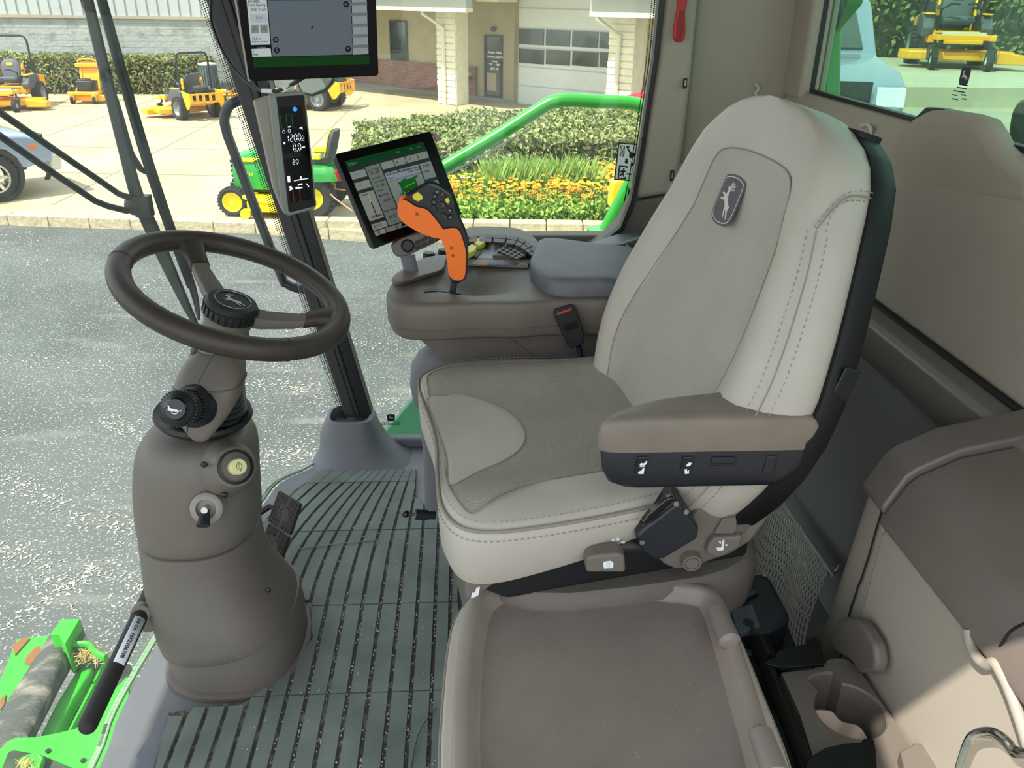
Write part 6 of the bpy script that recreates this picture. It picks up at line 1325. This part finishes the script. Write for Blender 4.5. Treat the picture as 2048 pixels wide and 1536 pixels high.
# cables and tags
cb_ = thing('cable', 'black cable hanging along the post and under the upper monitor', 'cable', tuple(ay((470, 130), 2.0)))
cpz = [ay((425, -30), 2.14), ay((422, 30), 2.12), ay((430, 65), 2.10), ay((450, 110), 2.06), ay((478, 148), 2.02), ay((505, 172), 1.98), ay((527, 182), 1.95), ay((560, 180), 1.92), ay((590, 165), 1.89), ay((612, 152), 1.88)]
B().tube(cpz, .0042, 10, sm=5).out('cable', blk, cb_)
B().tube([ay((472, -20), 1.97), ay((480, 60), 1.97), ay((498, 130), 1.97), ay((535, 165), 1.96)], .002, 8, sm=5).out('thin_cable', blk_g, cb_)
B().tube([ay((525, 181.5), 1.948), ay((546, 182.5), 1.93)], .0052, 12).out('cable_sleeve', lab, cb_)
tg_ = B().prism([ay(p, 1.895) for p in [(562, 188), (568, 183), (563, 173), (590, 161), (596, 161), (597, 168), (570, 183)]], (0, .0012, 0)).out('paper_tag', lab, cb_, sm=0)
b = B()
for i in range(9): b.prism([ay(p, 1.8945) for p in [(572+i*1.8, 179-i*.9), (573+i*1.8, 178.6-i*.9), (573.6+i*1.8, 174.6-i*.9), (572.6+i*1.8, 175-i*.9)]], (0, .0004, 0))
b.out('barcode', blk, tg_, sm=0, kind='stuff')
# ================= SMALL THINGS ON GLASS AND POSTS =================
stk = thing('exit_sticker', 'white emergency exit sticker with black pictograms on the right cab glass', 'sticker', tuple(ay((1250, 325), 2.24)))
ysx = 2.248
def S_(ps, name, mat, y, par=stk): return B().prism([ay(p, y) for p in ps], (0, .0006, 0)).out(name, mat, par, sm=0)
def K6(x, y): return (700+x/3.2, 180+y/3.2)
bf = B()
for q_ in ([(1718, 335), (1844, 345), (1843, 353), (1724, 343)], [(1695, 567), (1809, 577), (1812, 585), (1688, 575)], [(1718, 335), (1726, 335), (1697, 575), (1688, 575)], [(1836, 345), (1844, 345), (1814, 585), (1805, 585)]): bf.prism([ay(K6(*p), ysx-.002) for p in q_], (0, .0006, 0))
bf.out('border', blk, stk, sm=0, kind='stuff')
S_([K6(1725, 342), K6(1837, 352), K6(1807, 578), K6(1695, 568)], 'face', translucent_mat('sticker_face', 'e8ecea'), ysx-.0008)
pc = B()
def PI(ps): pc.prism([ay(K6(*p), ysx-.0018) for p in ps], (0, .0006, 0))
PI([(1765, 362), (1788, 358), (1790, 366), (1780, 368), (1800, 400), (1822, 402), (1832, 412), (1815, 432), (1795, 438), (1785, 425), (1788, 405), (1772, 372)]); PI([(1762, 438), (1776, 438), (1776, 458), (1784, 458), (1769, 474), (1754, 458), (1762, 458)])
PI([(1722, 482), (1776, 487), (1775, 502), (1766, 501), (1767, 494), (1730, 491), (1722, 560), (1758, 563), (1759, 556), (1768, 557), (1766, 572), (1712, 566)])
PI([(1748, 500), (1758, 502), (1756, 512), (1747, 510)]); PI([(1740, 512), (1758, 514), (1770, 524), (1766, 530), (1755, 524), (1750, 536), (1757, 556), (1750, 557), (1742, 542), (1730, 553), (1724, 548), (1738, 532), (1742, 522), (1732, 528), (1728, 522)])
PI([(1772, 532), (1790, 533), (1788, 524), (1804, 539), (1785, 553), (1787, 543), (1771, 542)]); PI([(1798, 464), (1817, 466), (1814, 488), (1795, 486)])
for a_, c_ in [((1732, 356), (1758, 362)), ((1758, 362), (1752, 425)), ((1752, 425), (1727, 420)), ((1727, 420), (1732, 356)), ((1732, 356), (1752, 425)), ((1758, 362), (1727, 420)), ((1738, 385), (1757, 400))]: pc.tube([ay(K6(*a_), ysx-.0016), ay(K6(*c_), ysx-.0016)], .0008, 4)
pc.out('pictograms', blk, stk, sm=0, kind='stuff')
hm_ = B().prism([ay(p, 2.085) for p in [(1355, -60), (1376, -60), (1375, 8), (1371, 25), (1372, 60), (1370, 80), (1362, 86), (1354, 85), (1348, 78), (1349, 55), (1355, 22), (1357, 5)]], (0, .018, 0)).out('emergency_hammer', redm, None, bev=.004, seg=3)
tag(hm_, 'red emergency hammer handle hanging on the right rear cab post', 'hammer')
B().prism([ay(p, 2.083) for p in [(1359, 22), (1368, 22), (1368, 60), (1362, 78), (1354, 76), (1354, 55)]], (0, .004, 0)).out('handle_recess', M('red_dark', '8f0f18', .5), hm_, bev=.001)
for p in [(1371, 168), (1345, 353)]:
    c_ = thing('trim_clip', 'small steel trim clip in the seam behind the right rear post, %s' % ('upper one' if p[1] < 200 else 'lower one'), 'clip', tuple(ay(p, 2.12)))
    B().prism([ay((p[0]+a_, p[1]+b_), 2.118) for a_, b_ in [(-3, -10), (4, -12), (3, 8), (-4, 10)]], (0, .01, 0)).out('clip_body', blk, c_, bev=.001); B().prism([ay((p[0]+a_, p[1]+b_), 2.116) for a_, b_ in [(-1, -7), (2, -8), (1, 3), (-2, 4)]], (0, .01, 0)).out('clip_face', steel, c_)
for p in [(1288, 284), (1273, 386)]:
    c_ = B().prism([ay((p[0]+a_, p[1]+b_), 2.12) for a_, b_ in [(-5, -9), (1, -10), (1, 9), (-6, 10)]], (0, .012, 0)).out('glass_clip', blk, None, bev=.002); tag(c_, 'small black glass clip on the right post edge, %s' % ('beside the exit sticker' if p[1] < 300 else 'below the exit sticker'), 'clip')
# side shelf with cup recess beyond the console
sh = thing('side_shelf', 'dark grey plastic shelf with round cup recess behind the console', 'shelf', (.5, 2.05, .65))
b = B().prism([az(p, .70) for p in [(1175, 500), (1240, 480), (1290, 462), (1380, 440), (1480, 430), (1480, 600), (1260, 600), (1256, 512)]], (0, 0, .02)); b.out('shelf_top', M('shelf_grey', '77797e', .45, bump=.2, bs=500), sh, bev=.004)
B().prism([ay(p, 1.99) for p in [(1175, 500), (1245, 488), (1300, 470), (1300, 560), (1175, 560)]], (0, .02, 0)).out('shelf_side', plas_d, sh, bev=.003)
cc2 = az((1300, 490), .73); B().lathe(cc2-V((0, 0, .02)), (0, 0, 1), [(.055, 0), (.056, .018), (.060, .022), (.062, .018), (.062, 0)], 36, False, False).lathe(cc2-V((0, 0, .012)), (0, 0, 1), [(.055, 0), (.001, .001)], 36, False, True).out('cup_recess', plas_d, sh)
B().lathe(az((1213, 503), .725), (0, 0, 1), [(.014, 0), (.013, .006), (.010, .008), (.007, .006)], 20).out('power_socket', steel, sh)

# pedestal pod under the console front
B().loft([erow(xl, xr, y, 1.66, .6, sq=.7) for y, xl, xr in [(1010, 850, 950), (900, 846, 950), (812, 838, 950), (798, 826, 950), (765, 820, 950), (728, 823, 950), (706, 836, 950), (694, 852, 945), (689, 870, 930)]]).out('console_pedestal', plas_g, con)
# printed maker marks on the glass
gm = thing('glass_mark', 'small black printed maker mark low on the right cab glass beside the corner post', 'mark', tuple(ay((782, 835), 2.245)))
def gmark(P, xd, yd, n, s, root):
    q = B().prism([P+xd*(x*s)+yd*(y*s) for x, y in [(-.7, -.95), (.7, -.95), (.95, -.6), (.95, .6), (.7, .95), (-.7, .95), (-.95, .6), (-.95, -.6)]], n*.0004).out('mark_badge', blk, root, sm=0)
    deer(P+n*.0006, xd, yd, n, s*.75, lab, q, th=.0003)
gmark(ay((782, 835), 2.255), X1, Z1, V((0, -1, 0)), .013, gm)
txto('JOHN DEERE', ay((767, 845), 2.2555), X1, Z1, .0095, 'mark_text', blk, gm)
b = B()
for i in range(16): b.prism([ay(p, 2.255) for p in [(763+i*2.4, 846.5), (764.6+i*2.4, 846.5), (764.6+i*2.4, 850), (763+i*2.4, 850)]], (0, -.0004, 0))
b.out('mark_bars', blk, gm, sm=0, kind='stuff')
g2_ = thing('glass_mark', 'small dark printed maker mark on the tinted rear window', 'mark', tuple(ax((1930, 152), .893)))
yv = V((0, -1, 0)); gmark(ax((1930, 152), .8955), yv, Z1, V((-1, 0, 0)), .0155, g2_)
b = B()
for (x0, y0, l) in [(1918, 167, 18), (1914, 173, 20), (1908, 180, 22), (1905, 188, 10), (1922, 188, 10), (1904, 196, 12), (1924, 196, 9)]:
    b.prism([ax(p, .8955) for p in [(x0, y0), (x0+l, y0+.6*l*.3), (x0+l, y0+2.4+.6*l*.3), (x0, y0+2.4)]], (-.0004, 0, 0))
b.out('mark_lines', blk, g2_, sm=0, kind='stuff')
# ================= TRAINER SEAT WITH TRAY =================
tr = thing('trainer_seat', 'folded beige trainer seat topped with a brown plastic tray nearest the camera', 'seat', (.2, .8, 0))
tz = .452
def tp(ps, z=tz): return spl([az(p, z) for p in ps], 4)
oL = [(904, 1600), (903, 1500), (908, 1380), (920, 1270), (938, 1205), (962, 1175), (1000, 1155), (1050, 1147), (1120, 1146), (1250, 1150), (1340, 1156), (1400, 1164), (1432, 1178), (1452, 1205), (1470, 1250), (1510, 1370), (1545, 1480), (1580, 1600)]
def shrink(pts, d, z): # inset of a plan outline
    n = len(pts); A = sum(pts[i].x*pts[(i+1) % n].y-pts[(i+1) % n].x*pts[i].y for i in range(n)); s = 1 if A > 0 else -1; out = []
    for i in range(n):
        t = pts[(i+1) % n]-pts[i-1]; q = V((-t.y, t.x, 0)); q = q.normalized() if q.length > 0 else q; out.append(V((pts[i].x+q.x*d*s, pts[i].y+q.y*d*s, z)))
    return out
oT = tp(oL)
b = B(); b.loft([shrink(oT, .004, tz-.028), shrink(oT, .0, tz-.020), shrink(oT, 0, tz-.004), shrink(oT, .004, tz), shrink(oT, .016, tz), shrink(oT, .021, tz-.003), shrink(oT, .030, tz-.019), shrink(oT, .036, tz-.021)], False, False); trayo = b.out('tray', tray_m, tr, sm=50)
ct_ = sum(oT, V((0, 0, 0)))/len(oT)
def toc(k, z): return [V((ct_.x+(p.x-ct_.x)*k, ct_.y+(p.y-ct_.y)*k, z)) for p in oT]
b = B(); b.loft([toc(.93, tz-.0215), toc(.91, tz-.0213), toc(.8, tz-.0208), toc(.5, tz-.0205), toc(.2, tz-.0205), toc(.02, tz-.0205)], False, True); b.out('tray_floor', M('tray_floor', '8b7e76', .5, bump=.3, bs=500, var=.05, vs=16), tr)
b = B(); r = random.Random(4)
xs_ = [p.x for p in oT]; ys_ = [p.y for p in oT]; inr = [(p.x, p.y) for p in shrink(oT, .03, 0)]
for i in range(900):
    x, y = r.uniform(min(xs_), max(xs_)), r.uniform(.6, max(ys_))
    if poly_in(inr, x, y) and r.random() < .25+.75*max(0, (x-.15)/.25):
        q = r.uniform(.0002, .0006); b.ball((x, y, tz-.0203), (q*1.3, q*1.3, q*.5), 4)
tag(b.out('dust', M('dust', 'c2b8ac', .9), None, kind='stuff'), 'fine pale dust specks on the brown trainer seat tray', 'dust')
# folded backrest upholstery under the tray
lb_ = [(877, 1600), (878, 1500), (884, 1400), (893, 1310), (905, 1250), (925, 1215), (960, 1190), (1100, 1170), (1400, 1176), (1440, 1200), (1470, 1260), (1490, 1300), (1530, 1400), (1570, 1500), (1600, 1600)]
oB = tp(lb_, tz-.04); 
b = B(); b.loft([shrink(oB, .03, tz-.15), shrink(oB, .006, tz-.135), shrink(oB, 0, tz-.10), shrink(oB, 0, tz-.045), shrink(oB, .006, tz-.030), shrink(oB, .02, tz-.026)], False, False); lu = b.out('upholstery', leather, tr)
B().tube(shrink(oB, .001, tz-.040), .002, 6, True).out('piping', leather_seam, lu)
dashes(shrink(oB, -.0012, tz-.052), 'stitching', lu)
# hinge bosses at the tray's rear edge
for (p0, p1) in (((1432, 1218), (1462, 1290)), ((1518, 1460), (1556, 1560))):
    a, c_ = az(p0, tz+.003), az(p1, tz+.003); B().tube([a, a.lerp(c_, .08), a.lerp(c_, .92), c_], [.010, .0155, .0165, .010], 18).out('hinge_boss', M('boss_plastic', '8a7f78', .45), tr)
B().loft([[V((x, y, z)) for x, y in [(.02, .62), (.34, .62), (.36, .98), (.04, .98)]] for z in (.0, .31)]).out('seat_pedestal', plas, tr, bev=.02)
# black hinge frame beside the tray
hf_ = thing('hinge_frame', 'black steel hinge frame between the tray and the cup holder', 'frame', (.5, .85, 0))
z_ = .36
p0, p1 = az((1528, 1318), z_), az((1612, 1530), z_)
B().tube([p0, p1, p1+(p1-p0)*.4], .0115, 16).out('cross_tube', blk_m, hf_)
B().tube([az((1518, 1285), z_), az((1536, 1325), z_)], .0175, 16).out('tube_collar', blk_m, hf_)
def finp(ps, y, th=.006): return B().prism([ay(p, y) for p in ps], (0, th, 0))
def fin(ps, z, nm='bracket_fin', up=.0): return B().prism([az(p, z) for p in ps], (0, 0, -.007)).out(nm, blk_m, hf_, bev=.0015)
fin([(1528, 1326), (1548, 1308), (1575, 1293), (1612, 1288), (1614, 1278), (1632, 1273), (1642, 1284), (1650, 1328), (1600, 1332), (1560, 1334)], .372)
fin([(1618, 1515), (1650, 1495), (1690, 1486), (1722, 1484), (1728, 1476), (1748, 1478), (1753, 1500), (1756, 1560), (1600, 1560)], .40)
B().box((.46, .78, .16), (.07, .42, .32)).out('frame_box', blk, hf_, bev=.004)
B().tube([az((1490, 1305), .35), az((1530, 1312), .355), az((1555, 1330), .35), az((1580, 1345), .34)], .006, 8, sm=4).out('cable', blk, hf_)
# second belt reel / latch
rl_ = thing('belt_retractor', 'black seat belt retractor beside the folded trainer seat tray', 'seat belt', tuple(az((1510, 1210), .3)))
b = B().prism([az(p, .36) for p in [(1437, 1178), (1500, 1146), (1530, 1144), (1545, 1160), (1582, 1230), (1572, 1245), (1540, 1262), (1490, 1270)]], (0, 0, -.075)); b.out('housing', blk_b, rl_, bev=.010, seg=3)
B().prism([az(p, .366) for p in [(1437, 1184), (1498, 1156), (1502, 1164), (1442, 1193)]], (0, 0, -.02)).out('guide_bar', blk_g, rl_, bev=.002)
B().prism([az(p, .366) for p in [(1450, 1203), (1512, 1175), (1518, 1186), (1456, 1216)]], (0, 0, -.02)).out('guide_bar', blk_g, rl_, bev=.002)
B().prism([az(p, .370) for p in [(1462, 1220), (1505, 1206), (1520, 1250), (1482, 1266), (1472, 1258)]], (0, 0, -.012)).out('latch_plate', M('latch_grey', '4d5357', .5), rl_, bev=.002)
B().lathe(az((1497, 1245), .371), (0, 0, 1), [(.0085, 0), (.0085, .0012)], 20).out('latch_hole', blk, rl_); B().prism([az(p, .3715) for p in [(1498, 1248), (1504, 1246), (1514, 1268), (1508, 1270)]], (0, 0, .001)).out('latch_slot', blk, rl_)
B().lathe(az((1529, 1152), .362), (0, 0, 1), [(.004, 0), (.004, .002)], 12).out('screw', steel, rl_)
B().loft([[V((x, y, z)) for x, y in [(.50, 1.0), (.56, 1.0), (.57, 1.1), (.51, 1.1)]] for z in (0, .30)]).out('bracket', blk, rl_, bev=.006)
# ================= CUP HOLDER =================
ch = thing('cup_holder', 'brown plastic cup holder tray with round cup wells right of the trainer seat', 'cup holder', (.6, .85, .0))
zc = .36
outc = [(1562, 1345), (1630, 1338), (1628, 1330), (1650, 1328), (1655, 1318), (1692, 1316), (1718, 1338), (1788, 1440), (1824, 1500), (1890, 1620), (1680, 1620), (1640, 1560), (1600, 1430)]
PO_ = [az(p, zc) for p in outc]
well_c = az((1700, 1420), zc); 
def wellpts(z, r_): return [V((well_c.x+math.cos(a_)*r_, well_c.y+math.sin(a_)*r_, z)) for a_ in [2*math.pi*i/40 for i in range(40)]]
# top plate with the well cut out: ring of quads from well rim to outline
def ray_out(c, a, poly):
    d = V((math.cos(a), math.sin(a), 0)); best = 9
    for i in range(len(poly)):
        p, q = poly[i], poly[(i+1) % len(poly)]; e = q-p; den = d.x*e.y-d.y*e.x
        if abs(den) < 1e-9: continue
        t = ((p.x-c.x)*e.y-(p.y-c.y)*e.x)/den; u = ((p.x-c.x)*d.y-(p.y-c.y)*d.x)/den
        if t > 0 and 0 <= u <= 1: best = min(best, t)
    return V((c.x+d.x*best, c.y+d.y*best, 0))
NA = 96; wr = .050
def wr_(a): # well outline: a circle opened by a squarish handle notch towards the far side
    n = math.radians(105); d = abs((a-n+math.pi) % (2*math.pi)-math.pi); return wr+(.022 if d < .32 else .022*max(0, 1-(d-.32)/.12))
ang = [2*math.pi*i/NA for i in range(NA)]
rimo = [ray_out(well_c, a, PO_) for a in ang]
R_in = [V((well_c.x+math.cos(a)*wr_(a), well_c.y+math.sin(a)*wr_(a), zc)) for a in ang]
def wz(z, k): return [V((well_c.x+(p.x-well_c.x)*k, well_c.y+(p.y-well_c.y)*k, z)) for p in R_in]
b = B(); b.loft([[V((p.x, p.y, .0)) for p in rimo], [V((p.x, p.y, zc-.002)) for p in rimo], [V((p.x*.995+well_c.x*.005, p.y*.995+well_c.y*.005, zc)) for p in rimo], wz(zc, 1.05), wz(zc-.003, 1.0), wz(zc-.03, .98), wz(zc-.085, .93), wz(zc-.09, .85), wz(zc-.09, .02)], False, True)
b.out('holder_body', plas, ch, sm=35)
bk_ = [(1655, 1285), (1672, 1240), (1688, 1234), (1716, 1240), (1732, 1262), (1748, 1290), (1752, 1325), (1748, 1345), (1716, 1347), (1700, 1322), (1668, 1306)]
B().prism([ax(p, .592) for p in bk_], (.022, 0, 0)).out('backstop', plas, ch, bev=.008, seg=3)
B().prism([az(p, zc+.02) for p in [(1800, 1500), (1830, 1484), (1862, 1490), (1890, 1530), (1900, 1640), (1830, 1640)]], (0, 0, -.03)).out('rib', plas, ch, bev=.004)
# napkin in the well
r = random.Random(6); gr_ = []
c0 = az((1668, 1462), zc-.034)+V((.0, -.006, 0))
for i in range(9):
    gr_.append([c0+V((-.035+.012*j*.8+i*.006-.01, .03-.009*i+.004*j*.3, .012*math.sin(i*1.1+j*.6)+r.uniform(-.002, .002)+.004*j*.4-.002*i)) for j in range(7)])
b = B().grid(gr_); nk = b.out('napkin', M('napkin_paper', 'c9b8a6', .9), None, sub=1, solid=.0008); tag(nk, 'crumpled beige paper napkin inside the brown cup holder well', 'napkin')
# ================= LEFT REAR STORAGE BOX =================
bx_ = thing('storage_box', 'large grey storage box with dark lid in the rear left corner', 'storage box', (.75, .6, 0))
XF = .62
m_lp = M('box_panel', 'a39a8d', .5, bump=.15, bs=600); m_ld = M('box_lid', '71665f', .42, bump=.12, bs=600, var=.05, vs=10); m_lt = M('box_trim', '716861', .42, bump=.12, bs=600)
far = ax((1770, 1035), XF); zt2 = ax((1770, 1060), XF).z; yF = far.y
def seg_(ys, prof): return [[V((x, y, z)) for x, z in prof] for y in ys]
ys = [yF, yF-.25, yF-.5, yF-.85]
pf = [(XF+.06, 0), (XF, .02), (XF, zt2-.012), (XF+.004, zt2), (XF+.2, zt2), (XF+.2, 0)]
B().loft(seg_(ys, pf)).out('front_panel', m_lp, bx_, bev=.006)
pl_ = [(XF+.0, zt2+.002), (XF-.006, zt2+.006), (XF-.004, zt2+.018), (XF+.022, zt2+.075), (XF+.034, zt2+.088), (XF+.09, zt2+.118), (XF+.235, zt2+.15), (XF+.235, zt2)]
B().loft(seg_([yF+.002, yF-.3, yF-.85], pl_)).out('lid', m_ld, bx_, bev=.012, seg=3)
pt_ = [(XF-.002, zt2+.02), (XF-.004, zt2+.03), (XF+.020, zt2+.085), (XF+.034, zt2+.098), (XF+.09, zt2+.128), (XF+.235, zt2+.162), (XF+.235, zt2+.0), (XF+.02, zt2+.0)]
B().loft(seg_([yF+.075, yF+.006], pt_)).out('lid_surround', m_lt, bx_, bev=.010, seg=3)
B().loft([[V((x, y+(max(0, y-yF)*(.95-z*1.5)), z)) for x, y in [(XF+.004, yF-.0), (XF+.002, yF+.05), (XF+.012, yF+.072), (XF+.05, yF+.085), (XF+.22, yF+.085), (XF+.22, yF)]] for z, k9 in ((0, 0), (zt2-.02, 0), (zt2+.028, 0))]).out('corner_panel', m_lp, bx_, bev=.006)
cj_ = [ax(p, XF-.001) for p in [(1767, 1010), (1752, 1060), (1738, 1110), (1722, 1160), (1716, 1172), (1712, 1186), (1702, 1215), (1690, 1262), (1684, 1300), (1672, 1345)]]
B().tube(cj_, .0016, 6).out('joint_line', blk, bx_)
# sculpted grip on the lid and its seam
gq = [(1938, 1258), (1942, 1290), (1958, 1318), (1975, 1330), (1990, 1326), (2000, 1340), (2020, 1380), (2048, 1460), (2080, 1560), (2140, 1700)]
B().tube([ax(p, XF-.002) for p in gq], .0075, 10, sm=3).out('lid_bead', m_lp, bx_)
B().tube([ax(p, XF+.002) for p in [(2052, 1246), (2022, 1262), (2002, 1290), (1994, 1300), (1998, 1310), (2010, 1322), (2036, 1380), (2060, 1450)]], .0018, 6, sm=3).out('latch_seam', blk, bx_)
# bright clear strap bracket, bottom right
hk = thing('chrome_hook', 'shiny metal hooked latch at the bottom right corner near the storage box', 'hook', tuple(ax((1990, 1500), .50)))
rows = []
pth = [(1915, 1545), (1932, 1490), (1950, 1466), (1985, 1462), (2012, 1478), (2032, 1500), (2060, 1505)]
pp_ = spl([ax(p, .50) for p in pth], 5); pq_ = spl([ax((p[0]+8, p[1]+28), .53) for p in pth], 5)
g = B().grid([pp_, [a.lerp(c_, .5)+V((-.006, 0, .004)) for a, c_ in zip(pp_, pq_)], pq_]); g.out('hook_plate', chrome, hk, solid=.003)
B().tube(pp_, .0035, 8).out('rolled_edge', chrome, hk)
# ================= STORAGE NET =================
nt_ = thing('storage_net', 'grey elastic storage net hanging behind the seat near the floor', 'net', tuple(ax((1640, 1130), .78)))
TA, TB = ax((1556, 985), .79), ax((1655, 1135), .77)
b = B()
UL, UR, LR, LL = ax((1556, 985), .79), ax((1655, 1135), .77), az((1600, 1325), .10), az((1470, 1150), .16)
def NP(u, v): 
    p = UL.lerp(UR, u).lerp(LL.lerp(LR, u), v); return p+V((-.02, -.01, -.02))*math.sin(v*math.pi)*(.6+.4*math.sin(u*9))
def cord(b, pts, r, tw=True):
    b.tube(pts, r, 5)
NU, NV = 26, 12
for i in range(NU+1):
    for s_ in (-1, 1):
        pts = []
        for k in range(NV*3+1):
            v = k/(NV*3); u = i/NU+s_*(.5/NU)*math.sin(v*NV*math.pi)*1.0*(.35+.65*max(0, 1-v*1.3))+v*v*.02
            if 0 <= u <= 1.02: pts.append(NP(u, v))
        if len(pts) > 3: b.tube(pts, .0017, 4)
b.out('mesh', M('net_cord', 'cbcabf', .75, bump=1, bs=420), nt_, kind='stuff')
B().tube([UL+V((0, .03, .02)), UL, UL.lerp(UR, .5)+V((0, 0, -.004)), UR, UR+V((.0, -.03, -.002))], .0034, 8, sm=4).out('top_cord', M('cord_grey', 'b5b6b0', .6), nt_)
B().tube([UR+V((0, 0, -.004)), UR+V((.004, -.012, -.012)), UR+V((.012, -.016, .006)), UR+V((.02, -.01, .014))], .0028, 8, sm=3).out('end_hook', steel, nt_)
# pale duct and black corrugated hose behind the seat
d_ = B().tube([az((1472, 1125), .10), az((1500, 1180), .08), az((1530, 1230), .05), az((1560, 1280), .02)], .018, 14, sm=3, ell=.7).out('floor_duct', M('duct_grey', '8e918d', .5), None); tag(d_, 'pale grey plastic duct low behind the seat beside the net', 'duct')
# stuffing seen on the headliner by the seat top
for i, (ps, lb2) in enumerate([([(1512, 168), (1516, 178), (1510, 186), (1514, 194)], 'white scuff of torn fibres on the wall above the backrest'), ([(1722, 252), (1732, 250), (1742, 258), (1740, 268)], 'white scuff of torn fibres beside the black seat shell top')]):
    b = B(); r = random.Random(i)
    for k in range(14):
        b.tube([(ay if i == 0 else (lambda p, y: ax(p, .84)))((p[0]+r.uniform(-4, 4), p[1]+r.uniform(-3, 3)), 2.205) for p in ps], .0008, 4, sm=2)
    tag(b.out('torn_fibre', whm, None, kind='stuff'), lb2, 'fibre')
